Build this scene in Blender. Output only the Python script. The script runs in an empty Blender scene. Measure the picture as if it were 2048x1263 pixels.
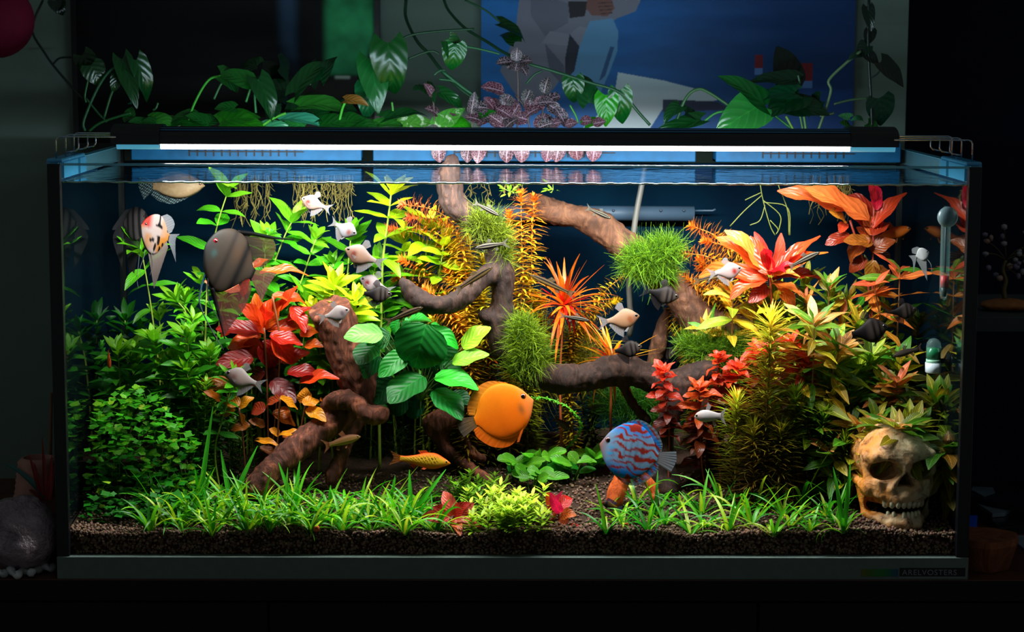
import bpy, math, random
import numpy as np
from mathutils import Vector, Matrix

random.seed(7)
RNG = np.random.default_rng(11)
SC = bpy.context.scene
COL = SC.collection

# ------------------------------------------------------------------ camera
F_PX = 4018.0
CAM = Vector((-0.0374, -2.5786, 0.6948))
YAW, PITCH, ROLL = 0.01293, 0.1330, 0.0044
_f = Vector((math.sin(YAW) * math.cos(PITCH), math.cos(YAW) * math.cos(PITCH), -math.sin(PITCH)))
_r = Vector((math.cos(YAW), -math.sin(YAW), 0.0))
_u = _r.cross(_f)
RIGHT = math.cos(ROLL) * _r + math.sin(ROLL) * _u
UP = -math.sin(ROLL) * _r + math.cos(ROLL) * _u
FWD = _f
cam_data = bpy.data.cameras.new('camera')
cam = bpy.data.objects.new('camera', cam_data)
COL.objects.link(cam)
cam_data.sensor_width = 36.0
cam_data.lens = 36.0 * F_PX / 2048.0
cam_data.clip_start = 0.05
cam_data.clip_end = 50
_m = Matrix((RIGHT, UP, -FWD)).transposed().to_4x4()
_m.translation = CAM
cam.matrix_world = _m
cam_data.dof.use_dof = True
cam_data.dof.focus_distance = 2.74
cam_data.dof.aperture_fstop = 7.0
SC.camera = cam

# ------------------------------------------------------------------ world, light, exposure
world = bpy.data.worlds.new('room_dusk')
SC.world = world
world.use_nodes = True
_bg = world.node_tree.nodes['Background']
_bg.inputs['Color'].default_value = (0.44, 0.50, 0.50, 1)
_bg.inputs['Strength'].default_value = 0.155
SC.view_settings.view_transform = 'Standard'
SC.view_settings.look = 'None'
SC.view_settings.gamma = 1.0
SC.view_settings.use_curve_mapping = False
SC.view_settings.exposure = 0.0
SC.cycles.use_denoising = True
SC.cycles.max_bounces = 8
SC.cycles.diffuse_bounces = 3
SC.cycles.glossy_bounces = 3
SC.cycles.transmission_bounces = 3
SC.cycles.transparent_max_bounces = 16
SC.cycles.sample_clamp_indirect = 4.0
SC.cycles.caustics_reflective = False
SC.cycles.caustics_refractive = False

# the tank (metres): front glass at y = 0, cabinet top at z = 0
HALF = 0.600          # outer half width
INN = 0.588           # inner half width
BACK = 0.4546         # inner face of the back pane
RIM = 0.544           # top of the glass
TRIM = 0.030          # top of the base trim
WATER = 0.521         # water level
LAMP_Y = 0.088        # lamp axis depth
LAMP_Z = 0.585
LAMP_POWER = 12.0
LAMP_BACK = 5.0
WALL_FILL_POWER = 1.8  # power of the added fill light toward the wall

def area_light(name, loc, sx, sy, power, color, rot=(0, 0, 0)):
    l = bpy.data.lights.new(name, 'AREA')
    l.shape = 'RECTANGLE'
    l.size, l.size_y = sx, sy
    l.energy = power
    l.color = color
    o = bpy.data.objects.new(name, l)
    COL.objects.link(o)
    o.location = loc
    o.rotation_euler = rot
    return o

# ------------------------------------------------------------------ pixel -> place
def ray(u, v):
    return (FWD + RIGHT * ((u - 1024.0) / F_PX) + UP * ((631.5 - v) / F_PX))

def at(u, v, Y):
    """The point at depth Y (world y) that stands at pixel (u, v) of the photograph."""
    d = ray(u, v)
    return CAM + d * ((Y - CAM.y) / d.y)

def pxm(Y):
    return (Y - CAM.y) / F_PX

def at_z(u, v, z):
    d = ray(u, v)
    return CAM + d * ((z - CAM.z) / d.z)

# ------------------------------------------------------------------ small maths
def lin(c):
    out = []
    for x in c[:3]:
        x = x / 255.0
        out.append(x / 12.92 if x <= 0.04045 else ((x + 0.055) / 1.055) ** 2.4)
    return tuple(out) + (1.0,)

def mixc(a, b, t):
    return tuple(a[i] + (b[i] - a[i]) * t for i in range(3))

def jit(c, amt=0.12, hue=0.06):
    k = 1 + random.uniform(-amt, amt)
    return tuple(max(0, min(255, c[i] * k * (1 + random.uniform(-hue, hue)))) for i in range(3))

def sm(a, b, x):
    t = np.clip((x - a) / (b - a), 0, 1)
    return t * t * (3 - 2 * t)

def _hash(ix, iy, iz):
    n = ix * 374761393 + iy * 668265263 + iz * 1442695041
    n = (n ^ (n >> 13)) * 1274126177
    n = n ^ (n >> 16)
    return (n & 0xFFFF).astype(np.float64) / 65535.0

def vnoise(p, s=1.0):
    """value noise of points (n, 3), range -1..1"""
    q = np.asarray(p, float) * s + 1000.0
    i = np.floor(q).astype(np.int64)
    f = q - i
    f = f * f * (3 - 2 * f)
    r = 0
    for a in (0, 1):
        for b in (0, 1):
            for c in (0, 1):
                w = (f[..., 0] if a else 1 - f[..., 0]) * (f[..., 1] if b else 1 - f[..., 1]) * (f[..., 2] if c else 1 - f[..., 2])
                r = r + w * _hash(i[..., 0] + a, i[..., 1] + b, i[..., 2] + c)
    return r * 2 - 1

def fbm(p, s=1.0, o=4):
    r, a = 0, 0.5
    for k in range(o):
        r = r + a * vnoise(p, s * 2 ** k + 0.37 * k)
        a *= 0.5
    return r

def smooth_path(pts, n):
    """Catmull-Rom through points (list of tuples), n samples"""
    P = [np.array(p, float) for p in pts]
    if len(P) < 3:
        return [P[0] + (P[-1] - P[0]) * (i / (n - 1)) for i in range(n)]
    P = [2 * P[0] - P[1]] + P + [2 * P[-1] - P[-2]]
    m = len(P) - 3
    out = []
    for i in range(n):
        t = i / (n - 1) * m
        k = min(int(t), m - 1)
        t -= k
        a, b, c, d = P[k:k + 4]
        out.append(0.5 * ((2 * b) + (-a + c) * t + (2 * a - 5 * b + 4 * c - d) * t * t + (-a + 3 * b - 3 * c + d) * t ** 3))
    return out

# ------------------------------------------------------------------ materials
MATS = {}

def nodes_of(name):
    m = bpy.data.materials.new(name)
    m.use_nodes = True
    nt = m.node_tree
    nt.nodes.clear()
    out = nt.nodes.new('ShaderNodeOutputMaterial')
    return m, nt, out

class G:
    """tiny node-graph helper"""
    def __init__(s, nt): s.nt = nt
    def n(s, typ, **kw):
        nd = s.nt.nodes.new('ShaderNode' + typ)
        for k, v in kw.items():
            setattr(nd, k, v)
        return nd
    def link(s, a, b): s.nt.links.new(a, b)
    def val(s, sock, x):
        if hasattr(x, 'is_linked') or hasattr(x, 'links'): s.link(x, sock)
        else: sock.default_value = x
    def math(s, op, a, b=0.0, c=None, clamp=False):
        nd = s.n('Math', operation=op, use_clamp=clamp)
        s.val(nd.inputs[0], a); s.val(nd.inputs[1], b)
        if c is not None: s.val(nd.inputs[2], c)
        return nd.outputs[0]
    def mix(s, f, a, b, mode='MIX'):
        nd = s.n('Mix', data_type='RGBA', blend_type=mode)
        s.val(nd.inputs[0], f); s.val(nd.inputs[6], a); s.val(nd.inputs[7], b)
        return nd.outputs[2]
    def ramp(s, f, stops):
        nd = s.n('ValToRGB')
        s.link(f, nd.inputs[0])
        e = nd.color_ramp.elements
        while len(e) < len(stops): e.new(0.5)
        for el, (p, c) in zip(e, stops):
            el.position = p
            el.color = c if len(c) == 4 else tuple(c) + (1,)
        return nd.outputs[0]
    def noise(s, scale, detail=4, rough=0.55, co=None, dist=0.0):
        nd = s.n('TexNoise')
        nd.inputs['Scale'].default_value = scale
        nd.inputs['Detail'].default_value = detail
        nd.inputs['Roughness'].default_value = rough
        nd.inputs['Distortion'].default_value = dist
        if co is not None: s.link(co, nd.inputs['Vector'])
        return nd.outputs[0]
    def co(s, which='Object'):
        return s.n('TexCoord').outputs[which]
    def bump(s, h, strength=0.3, dist=0.002):
        nd = s.n('Bump')
        nd.inputs['Strength'].default_value = strength
        nd.inputs['Distance'].default_value = dist
        s.link(h, nd.inputs['Height'])
        return nd.outputs[0]
    def bsdf(s, color, rough=0.5, spec=0.5, metal=0.0, normal=None, **kw):
        b = s.n('BsdfPrincipled')
        s.val(b.inputs['Base Color'], color)
        s.val(b.inputs['Roughness'], rough)
        s.val(b.inputs['Specular IOR Level'], spec)
        s.val(b.inputs['Metallic'], metal)
        if normal is not None: s.link(normal, b.inputs['Normal'])
        for k, v in kw.items(): s.val(b.inputs[k], v)
        return b.outputs[0]

def simple(name, rgb, rough=0.5, spec=0.4, metal=0.0, noise=0.0, nscale=40.0, bump=0.0, bscale=80.0):
    """plain procedural material with noise-driven tone and relief"""
    if name in MATS: return MATS[name]
    m, nt, out = nodes_of(name)
    g = G(nt)
    c = lin(rgb)
    col = c
    if noise:
        f = g.noise(nscale, 5, 0.6, g.co())
        col = g.ramp(f, [(0.3, tuple(x * (1 - noise) for x in c[:3])), (0.7, tuple(min(1, x * (1 + noise)) for x in c[:3]))])
    nrm = g.bump(g.noise(bscale, 4, 0.6, g.co()), bump, 0.002) if bump else None
    nt.links.new(g.bsdf(col, rough, spec, metal, nrm), out.inputs[0])
    MATS[name] = m
    return m

def leaf_material(name, vein=(1.5, 0.06), lateral=(0.0, 8.0), rough=0.35, trans=0.42, mottle=0.25, net=None, tip=None, spec=0.45, blotch=None):
    """leaf colour comes from the object's own colour; midrib, lateral veins, mottling on top"""
    if name in MATS: return MATS[name]
    m, nt, out = nodes_of(name)
    g = G(nt)
    oi = g.n('ObjectInfo')
    base = oi.outputs['Color']
    uv = g.n('UVMap').outputs[0]
    sep = g.n('SeparateXYZ'); g.link(uv, sep.inputs[0])
    x, y = sep.outputs[0], sep.outputs[1]
    ax = g.math('ABSOLUTE', g.math('SUBTRACT', x, 0.5))
    rnd = g.math('MULTIPLY', oi.outputs['Random'], 37.0)
    comb = g.n('CombineXYZ'); g.link(x, comb.inputs[0]); g.link(g.math('MULTIPLY', y, 2.2), comb.inputs[1]); g.link(rnd, comb.inputs[2])
    nz = g.noise(3.0, 4, 0.6, comb.outputs[0])
    col = g.mix(g.math('MULTIPLY', nz, mottle * 2, clamp=True), base, (0.35, 0.30, 0.2, 1), 'MULTIPLY') if mottle else base
    if tip is not None:
        t = g.math('MULTIPLY', g.math('POWER', y, 2.0), tip[3], clamp=True)
        col = g.mix(t, col, tuple(tip[:3]) + (1,))
    if blotch is not None:
        nb = g.noise(blotch[4], 3, 0.5, comb.outputs[0], 0.6)
        k = g.math('MULTIPLY', g.math('SUBTRACT', nb, blotch[3]), 14.0, clamp=True)
        col = g.mix(k, col, tuple(blotch[:3]) + (1,))
    h = None
    if lateral[0]:
        ph = g.math('ADD', g.math('MULTIPLY', y, lateral[1] * 6.283), g.math('MULTIPLY', ax, -lateral[1] * 5.0))
        w = g.math('SINE', ph)
        k = g.math('MULTIPLY', g.math('SUBTRACT', w, 0.72), 3.5 * lateral[0], clamp=True)
        col = g.mix(k, col, g.mix(1.0, col, (2.2, 2.0, 1.8, 1), 'MULTIPLY'))
        h = w
    if vein[0]:
        k = g.math('SUBTRACT', 1.0, g.math('DIVIDE', ax, vein[1]), clamp=True)
        col = g.mix(g.math('MULTIPLY', k, 0.75), col, g.mix(1.0, col, (vein[0] * 1.3, vein[0] * 1.2, vein[0], 1), 'MULTIPLY'))
    if net is not None:
        vt = g.n('TexVoronoi'); vt.feature = 'DISTANCE_TO_EDGE'
        vt.inputs['Scale'].default_value = net[4]
        c2 = g.n('CombineXYZ'); g.link(x, c2.inputs[0]); g.link(g.math('MULTIPLY', y, 1.3), c2.inputs[1]); g.link(rnd, c2.inputs[2])
        g.link(c2.outputs[0], vt.inputs['Vector'])
        k = g.math('MULTIPLY', g.math('SUBTRACT', net[3], vt.outputs['Distance']), 26.0, clamp=True)
        col = g.mix(k, col, tuple(net[:3]) + (1,))
        k2 = g.math('SUBTRACT', 1.0, g.math('DIVIDE', ax, 0.05), clamp=True)
        col = g.mix(k2, col, tuple(net[:3]) + (1,))
    nrm = g.bump(h, 0.25, 0.001) if h is not None else None
    b = g.bsdf(col, rough, spec, 0.0, nrm)
    tr = g.n('BsdfTranslucent'); g.link(col, tr.inputs[0])
    mx = g.n('MixShader'); mx.inputs[0].default_value = trans
    g.link(b, mx.inputs[1]); g.link(tr.outputs[0], mx.inputs[2])
    g.link(mx.outputs[0], out.inputs[0])
    MATS[name] = m
    return m

def attr_material(name, rough=0.45, trans=0.3, spec=0.4, noise=0.0, nscale=60.0, bump=0.0, bscale=150.0, metal=0.0, alpha=1.0, emit=0.0):
    """colour comes from the mesh's colour attribute"""
    if name in MATS: return MATS[name]
    m, nt, out = nodes_of(name)
    g = G(nt)
    a = g.n('VertexColor'); a.layer_name = 'Col'
    col = a.outputs[0]
    if noise:
        f = g.noise(nscale, 4, 0.6, g.co())
        col = g.mix(g.math('MULTIPLY', f, 2 * noise, clamp=True), col, (0.3, 0.28, 0.25, 1), 'MULTIPLY')
    nrm = g.bump(g.noise(bscale, 3, 0.6, g.co()), bump, 0.002) if bump else None
    sh = g.bsdf(col, rough, spec, metal, nrm)
    if trans:
        tr = g.n('BsdfTranslucent'); g.link(col, tr.inputs[0])
        mx = g.n('MixShader'); mx.inputs[0].default_value = trans
        g.link(sh, mx.inputs[1]); g.link(tr.outputs[0], mx.inputs[2])
        sh = mx.outputs[0]
    if alpha < 1:
        tp = g.n('BsdfTransparent')
        mx = g.n('MixShader'); mx.inputs[0].default_value = alpha
        g.link(tp.outputs[0], mx.inputs[1]); g.link(sh, mx.inputs[2])
        sh = mx.outputs[0]
    g.link(sh, out.inputs[0])
    MATS[name] = m
    return m

# ------------------------------------------------------------------ meshes and objects
def mesh_from(name, verts, faces, mat=None, smooth=True, cols=None, uvs=None):
    me = bpy.data.meshes.new(name)
    v = np.asarray(verts, dtype=np.float32).reshape(-1, 3)
    if isinstance(faces, np.ndarray) and faces.ndim == 2:
        k = faces.shape[1]
        me.vertices.add(len(v)); me.vertices.foreach_set('co', v.ravel())
        me.loops.add(faces.size); me.loops.foreach_set('vertex_index', faces.ravel().astype(np.int32))
        me.polygons.add(len(faces))
        me.polygons.foreach_set('loop_start', (np.arange(len(faces)) * k).astype(np.int32))
        me.update(calc_edges=True)
    else:
        me.from_pydata(v.tolist(), [], [tuple(f) for f in faces])
    if smooth:
        me.polygons.foreach_set('use_smooth', np.ones(len(me.polygons), dtype=bool))
    if cols is not None:
        ca = me.color_attributes.new('Col', 'FLOAT_COLOR', 'POINT')
        c = np.asarray(cols, dtype=np.float32)
        if c.shape[1] == 3: c = np.hstack([c, np.ones((len(c), 1), np.float32)])
        ca.data.foreach_set('color', c.ravel())
    if uvs is not None:
        ul = me.uv_layers.new(name='UVMap')
        li = np.empty(len(me.loops), dtype=np.int32); me.loops.foreach_get('vertex_index', li)
        ul.data.foreach_set('uv', np.asarray(uvs, dtype=np.float32)[li].ravel())
    if mat is not None: me.materials.append(mat)
    me.update()
    return me

def obj(name, me, parent=None, loc=(0, 0, 0)):
    o = bpy.data.objects.new(name, me)
    COL.objects.link(o)
    o.location = loc
    if parent is not None: o.parent = parent
    return o

def tag(o, label, cat, group=None, kind=None):
    o['label'] = label
    if cat: o['category'] = cat
    if group: o['group'] = group
    if kind: o['kind'] = kind
    return o

def thing(name, label, cat, loc, group=None):
    o = bpy.data.objects.new(name, None)
    o.empty_display_size = 0.01
    COL.objects.link(o)
    o.location = loc
    return tag(o, label, cat, group)

def struct(name, me, label=None, parent=None):
    o = obj(name, me, parent)
    if parent is None:
        o['kind'] = 'structure'
        if label: o['label'] = label
    return o

class MB:
    """collects geometry for one mesh"""
    def __init__(s): s.v, s.f, s.c = [], [], []
    def add(s, v, f, c=None):
        b = len(s.v)
        s.v += [tuple(p) for p in v]
        s.f += [tuple(i + b for i in q) for q in f]
        if c is not None: s.c += [tuple(c[:3])] * len(v) if not isinstance(c, list) else c
        return s
    def box(s, x0, x1, y0, y1, z0, z1, bev=0.0, c=None):
        if bev <= 0:
            v = [(x, y, z) for x in (x0, x1) for y in (y0, y1) for z in (z0, z1)]
            f = [(0, 1, 3, 2), (4, 6, 7, 5), (0, 4, 5, 1), (2, 3, 7, 6), (0, 2, 6, 4), (1, 5, 7, 3)]
            return s.add(v, f, c)
        b = bev
        v, f = [], []
        for z, i in ((z0, b), (z0 + b, 0), (z1 - b, 0), (z1, b)):
            v += [(x0 + b + i * .0, y0 + i, z), (x1 - b, y0 + i, z), (x1 - i, y0 + b, z), (x1 - i, y1 - b, z), (x1 - b, y1 - i, z), (x0 + b, y1 - i, z), (x0 + i, y1 - b, z), (x0 + i, y0 + b, z)]
        for k in range(3):
            for j in range(8):
                f.append((k * 8 + j, k * 8 + (j + 1) % 8, k * 8 + 8 + (j + 1) % 8, k * 8 + 8 + j))
        f.append(tuple(range(7, -1, -1))); f.append(tuple(range(24, 32)))
        return s.add(v, f, c)
    def tube(s, path, rad, n=8, c=None, cap=True):
        P = [Vector(p) for p in path]
        if not hasattr(rad, '__len__'): rad = [rad] * len(P)
        b = len(s.v)
        v, f = [], []
        ref = None
        for i, p in enumerate(P):
            t = (P[min(i + 1, len(P) - 1)] - P[max(i - 1, 0)])
            if t.length < 1e-9: t = Vector((0, 0, 1))
            t.normalize()
            if ref is None:
                ref = t.orthogonal().normalized()
            else:
                ref = (ref - t * ref.dot(t))
                if ref.length < 1e-6: ref = t.orthogonal()
                ref.normalize()
            bi = t.cross(ref)
            for j in range(n):
                a = 2 * math.pi * j / n
                v.append(p + (ref * math.cos(a) + bi * math.sin(a)) * rad[i])
        for i in range(len(P) - 1):
            for j in range(n):
                f.append((i * n + j, i * n + (j + 1) % n, (i + 1) * n + (j + 1) % n, (i + 1) * n + j))
        if cap:
            f.append(tuple(range(n - 1, -1, -1)))
            f.append(tuple((len(P) - 1) * n + j for j in range(n)))
        return s.add(v, f, c)
    def lathe(s, prof, centre=(0, 0, 0), n=20, axis='z', c=None):
        cx, cy, cz = centre
        v, f = [], []
        for r, h in prof:
            for j in range(n):
                a = 2 * math.pi * j / n
                p = (r * math.cos(a), r * math.sin(a), h)
                if axis == 'y': p = (p[0], h, p[1])
                if axis == 'x': p = (h, p[0], p[1])
                v.append((p[0] + cx, p[1] + cy, p[2] + cz))
        for i in range(len(prof) - 1):
            for j in range(n):
                f.append((i * n + j, i * n + (j + 1) % n, (i + 1) * n + (j + 1) % n, (i + 1) * n + j))
        f.append(tuple(range(n - 1, -1, -1)))
        f.append(tuple((len(prof) - 1) * n + j for j in range(n)))
        return s.add(v, f, c)
    def mesh(s, name, mat, smooth=False, origin=(0, 0, 0)):
        o = np.array(origin)
        v = np.array(s.v, dtype=float) - o
        return mesh_from(name, v, s.f, mat, smooth, s.c if s.c and len(s.c) == len(s.v) else None)
    def build(s, name, mat, parent=None, smooth=False):
        """object whose mesh is given in world coordinates"""
        o = parent.location if parent is not None else Vector((0, 0, 0))
        if parent is not None and parent.parent is not None: o = o + parent.parent.location
        return obj(name, s.mesh(name, mat, smooth, o), parent)

# surface nets: closed mesh of a signed distance function
def surface_nets(fn, lo, hi, h):
    lo, hi = np.array(lo, float), np.array(hi, float)
    n = np.maximum(np.ceil((hi - lo) / h).astype(int) + 1, 3)
    gx, gy, gz = [lo[i] + h * np.arange(n[i]) for i in range(3)]
    P = np.stack(np.meshgrid(gx, gy, gz, indexing='ij'), -1)
    D = fn(P)
    inside = D < 0
    cs = sum(inside[a:n[0] - 1 + a, b:n[1] - 1 + b, c:n[2] - 1 + c].astype(int) for a in (0, 1) for b in (0, 1) for c in (0, 1))
    act = (cs > 0) & (cs < 8)
    idx = -np.ones(act.shape, int)
    A = np.argwhere(act)
    idx[act] = np.arange(len(A))
    acc = np.zeros((len(A), 3)); cnt = np.zeros(len(A))
    i, j, k = A.T
    for ax in range(3):
        o1, o2 = [x for x in range(3) if x != ax]
        for a in (0, 1):
            for b in (0, 1):
                off = np.zeros(3, int); off[o1], off[o2] = a, b
                s = A + off
                e = s.copy(); e[:, ax] += 1
                d0 = D[s[:, 0], s[:, 1], s[:, 2]]; d1 = D[e[:, 0], e[:, 1], e[:, 2]]
                m = (d0 < 0) != (d1 < 0)
                t = np.where(m, d0 / np.where(m, d0 - d1, 1), 0)
                p = s.astype(float); p[:, ax] += t
                acc[m] += p[m]; cnt[m] += 1
    V = lo + h * acc / cnt[:, None]
    F = []
    for ax in range(3):
        o1, o2 = [(1, 2), (2, 0), (0, 1)][ax]
        sl = [slice(None)] * 3; sl2 = [slice(None)] * 3
        sl[ax] = slice(0, n[ax] - 1); sl2[ax] = slice(1, n[ax])
        a0, a1 = inside[tuple(sl)], inside[tuple(sl2)]
        E = np.argwhere(a0 != a1)
        ok = (E[:, o1] > 0) & (E[:, o2] > 0) & (E[:, o1] < n[o1] - 1) & (E[:, o2] < n[o2] - 1)
        E = E[ok]
        flip = a0[E[:, 0], E[:, 1], E[:, 2]]
        q = []
        for da, db in ((-1, -1), (0, -1), (0, 0), (-1, 0)):
            c = E.copy(); c[:, o1] += da; c[:, o2] += db
            q.append(idx[c[:, 0], c[:, 1], c[:, 2]])
        q = np.stack(q, 1)
        q[~flip] = q[~flip][:, ::-1]
        F.append(q)
    return V, np.concatenate(F)

def seg_dist(P, a, b, ra, rb):
    a, b = np.array(a, float), np.array(b, float)
    ab = b - a
    t = np.clip(((P - a) @ ab) / max(ab @ ab, 1e-12), 0, 1)
    d = P - a - t[..., None] * ab
    return np.sqrt((d * d).sum(-1)) - (ra + (rb - ra) * t)

def smin(a, b, k):
    h = np.clip(0.5 + 0.5 * (b - a) / k, 0, 1)
    return b + (a - b) * h - k * h * (1 - h)

def smax(a, b, k): return -smin(-a, -b, k)

def ell(P, c, r):
    q = (P - np.array(c)) / np.array(r)
    k = np.sqrt((q * q).sum(-1))
    return (k - 1) * min(r)

# ------------------------------------------------------------------ leaves
LEAF = {}
PROF = {'lance': (0.75, 0.95), 'ovate': (0.5, 0.75), 'oblong': (0.38, 0.45), 'blade': (0.16, 0.7), 'spoon': (1.35, 0.5), 'heart': (0.22, 0.85), 'needle': (0.3, 0.9), 'round': (0.5, 0.5)}

def leaf_mesh(mat, shape='lance', bend=0.5, fold=0.15, wave=0.0, twist=0.0, n=8, m=2, side=0.0, asp=0.3):
    """unit-length, unit-width leaf: base at the origin, tip along +Y, upper face +Z"""
    key = (mat.name, shape, bend, fold, wave, twist, n, m, side, asp)
    if key in LEAF: return LEAF[key]
    a, b = PROF[shape]
    pk = a / (a + b)
    mx = pk ** a * (1 - pk) ** b
    V, UVc = [], []
    y = z = 0.0
    x0 = 0.0
    for i in range(n + 1):
        t = i / n
        tt = min(max(t, 0.012), 0.985)
        w = 0.5 * asp * (tt ** a * (1 - tt) ** b) / mx
        th = bend * (t ** 1.2)
        if i:
            y += math.cos(th) / n; z -= math.sin(th) / n
            x0 += side * t / n
        for j in range(-m, m + 1):
            s = j / m
            x = s * w
            lift = fold * abs(x) + wave * math.sin(t * 11 + (0 if s > 0 else 1.7)) * abs(s) * w
            ca = math.cos(twist * t); sa = math.sin(twist * t)
            yy = y - (0.17 * abs(s) ** 1.5 * (1 - t) ** 4 if shape == 'heart' else 0)
            lx, lz = x * ca - lift * sa, x * sa + lift * ca
            V.append((x0 + lx, yy + lz * math.sin(th), z + lz * math.cos(th)))
            UVc.append((0.5 + 0.5 * s, t))
    k = 2 * m + 1
    Fc = [(i * k + j, i * k + j + 1, (i + 1) * k + j + 1, (i + 1) * k + j) for i in range(n) for j in range(2 * m)]
    me = mesh_from('leaf', V, Fc, mat, True, None, UVc)
    me['asp'] = asp
    LEAF[key] = me
    return me

def frame(d, up):
    y = Vector(d).normalized()
    z = Vector(up) - y * Vector(up).dot(y)
    if z.length < 1e-5: z = y.orthogonal()
    z.normalize()
    x = y.cross(z)
    return x, y, z

def put_leaf(parent, me, pos, d, up, L, W, color, name='leaf'):
    """leaf object under parent; pos is a world point, L and W metres"""
    x, y, z = frame(d, up)
    W = W / me.get('asp', 1.0)
    o = bpy.data.objects.new(name, me)
    COL.objects.link(o)
    o.parent = parent
    org = parent.location if parent.parent is None else parent.location + parent.parent.location
    p = Vector(pos) - org
    M = Matrix(((x.x * W, y.x * L, z.x * L, p.x), (x.y * W, y.y * L, z.y * L, p.y), (x.z * W, y.z * L, z.z * L, p.z), (0, 0, 0, 1)))
    o.matrix_basis = M
    o.color = lin(color)
    return o

def px_leaf(parent, me, b, t, wpx, Y, dy=0.0, face=0.55, roll=0.0, color=(60, 140, 40), name='leaf'):
    """leaf from base pixel b to tip pixel t at depth Y (tip at Y + dy); face: 0 looks up, 1 looks at the camera"""
    p0, p1 = at(b[0], b[1], Y), at(t[0], t[1], Y + dy)
    d = p1 - p0
    up = Vector((roll, -face, 1.0 - face * 0.6))
    return put_leaf(parent, me, p0, d, up, d.length, wpx * pxm(Y), color, name)

# ================================================================== the room
m_wall = simple('plaster_wall', (112, 130, 118), 0.9, 0.1, noise=0.08, nscale=6, bump=0.25, bscale=220)
m_dark = simple('dark_recess', (22, 26, 40), 0.9, 0.1, noise=0.1, nscale=5)
m_black = simple('black_lacquer', (8, 7, 7), 0.55, 0.25, noise=0.15, nscale=30)
WALL_Y = 0.80
xr = at(1812, 200, WALL_Y).x
struct('wall_back', MB().box(-2.2, xr, WALL_Y, WALL_Y + 0.1, -0.75, 1.9).mesh('wall_back', m_wall), 'pale grey-green plaster wall behind the aquarium')
struct('wall_right', MB().box(xr - 0.02, 2.4, 1.25, 1.33, -0.75, 1.9).mesh('wall_right', m_dark), 'dark navy recess wall beside the pale wall')
struct('floor', MB().box(-2.4, 2.4, -3.0, 1.35, -0.80, -0.75).mesh('floor', simple('floor_boards', (60, 44, 34), 0.5, 0.4, noise=0.2, nscale=8)), 'dark wooden floor below the cabinet')

# ------------------------------------------------------------------ cabinet
m_wood = None
def cabinet_wood():
    m, nt, out = nodes_of('red_brown_board')
    g = G(nt)
    co = g.n('Mapping'); co.inputs['Scale'].default_value = (2, 30, 30)
    g.link(g.co(), co.inputs[0])
    f = g.noise(3, 6, 0.65, co.outputs[0], 0.8)
    col = g.ramp(f, [(0.3, lin((56, 28, 20))), (0.7, lin((96, 52, 38)))])
    g.link(g.bsdf(col, 0.42, 0.4, 0, g.bump(f, 0.15, 0.001)), out.inputs[0])
    return m
m_wood = cabinet_wood()
cab = thing('aquarium_cabinet', 'black cabinet with a red-brown top board carrying the aquarium', 'cabinet', (0, 0.28, -0.75))
MB().box(-0.98, 0.98, -0.004, 0.62, -0.028, 0.0, 0.0015).build('top_board', m_wood, cab)
MB().box(-0.98, 0.98, -0.0055, -0.004, -0.0275, -0.0006).build('edge_band', m_black, cab)
MB().box(-0.97, 0.97, 0.02, 0.61, -0.75, -0.028).build('body', m_black, cab)
for k, (a, b) in enumerate(((-0.968, -0.325), (-0.322, 0.322), (0.325, 0.968))):
    MB().box(a, b, 0.0, 0.019, -0.74, -0.031, 0.001).build('door', m_black, cab)

# ------------------------------------------------------------------ aquarium
m_trim = simple('grey_trim', (92, 108, 102), 0.55, 0.3, noise=0.06, nscale=90, bump=0.08, bscale=500)
m_sil = simple('black_silicone', (7, 8, 14), 0.35, 0.4)
m_backing = None
def backing():
    m, nt, out = nodes_of('navy_backing')
    g = G(nt)
    f = g.noise(4, 4, 0.6, g.co())
    col = g.ramp(f, [(0.35, lin((4, 14, 27))), (0.7, lin((5, 28, 42)))])
    g.link(g.bsdf(col, 0.8, 0.0), out.inputs[0])
    return m
def glass_clear():
    m, nt, out = nodes_of('clear_glass')
    t = nt.nodes.new('ShaderNodeBsdfTransparent')
    t.inputs[0].default_value = (0.965, 0.98, 0.975, 1)
    nt.links.new(t.outputs[0], out.inputs[0])
    return m
def glass_side():
    # the water side of the side panes mirrors the tank (total reflection)
    m, nt, out = nodes_of('side_glass')
    g = G(nt)
    gl = g.n('BsdfGlossy'); gl.inputs['Roughness'].default_value = 0.035
    gl.inputs[0].default_value = (0.62, 0.72, 0.70, 1)
    df = g.n('BsdfDiffuse'); df.inputs[0].default_value = (0.004, 0.008, 0.010, 1)
    mx = g.n('MixShader'); mx.inputs[0].default_value = 0.72
    g.link(df.outputs[0], mx.inputs[1]); g.link(gl.outputs[0], mx.inputs[2]); g.link(mx.outputs[0], out.inputs[0])
    return m
def glass_tint(name, col, rough, fac):
    m, nt, out = nodes_of(name)
    g = G(nt)
    tp = g.n('BsdfTransparent'); tp.inputs[0].default_value = (0.8, 0.93, 0.95, 1)
    b = g.bsdf(lin(col), rough, 0.8)
    mx = g.n('MixShader'); mx.inputs[0].default_value = fac
    g.link(tp.outputs[0], mx.inputs[1]); g.link(b, mx.inputs[2]); g.link(mx.outputs[0], out.inputs[0])
    return m
m_glass, m_side = glass_clear(), glass_side()
m_edge = glass_tint('glass_edge', (110, 190, 215), 0.12, 0.75)
m_sideup = glass_tint('side_glass_above_water', (120, 185, 205), 0.2, 0.35)
tank = thing('aquarium', 'long rimless glass aquarium with black corner seams and grey base trim', 'aquarium', (0, 0.23, 0))
MB().box(-HALF, HALF, -0.0012, 0.47, 0.0, TRIM, 0.0006).build('base_trim', m_trim, tank)
MB().box(-HALF + 0.012, HALF - 0.012, 0.001, 0.009, TRIM, RIM - 0.002).build('front_pane', m_glass, tank)
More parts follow.
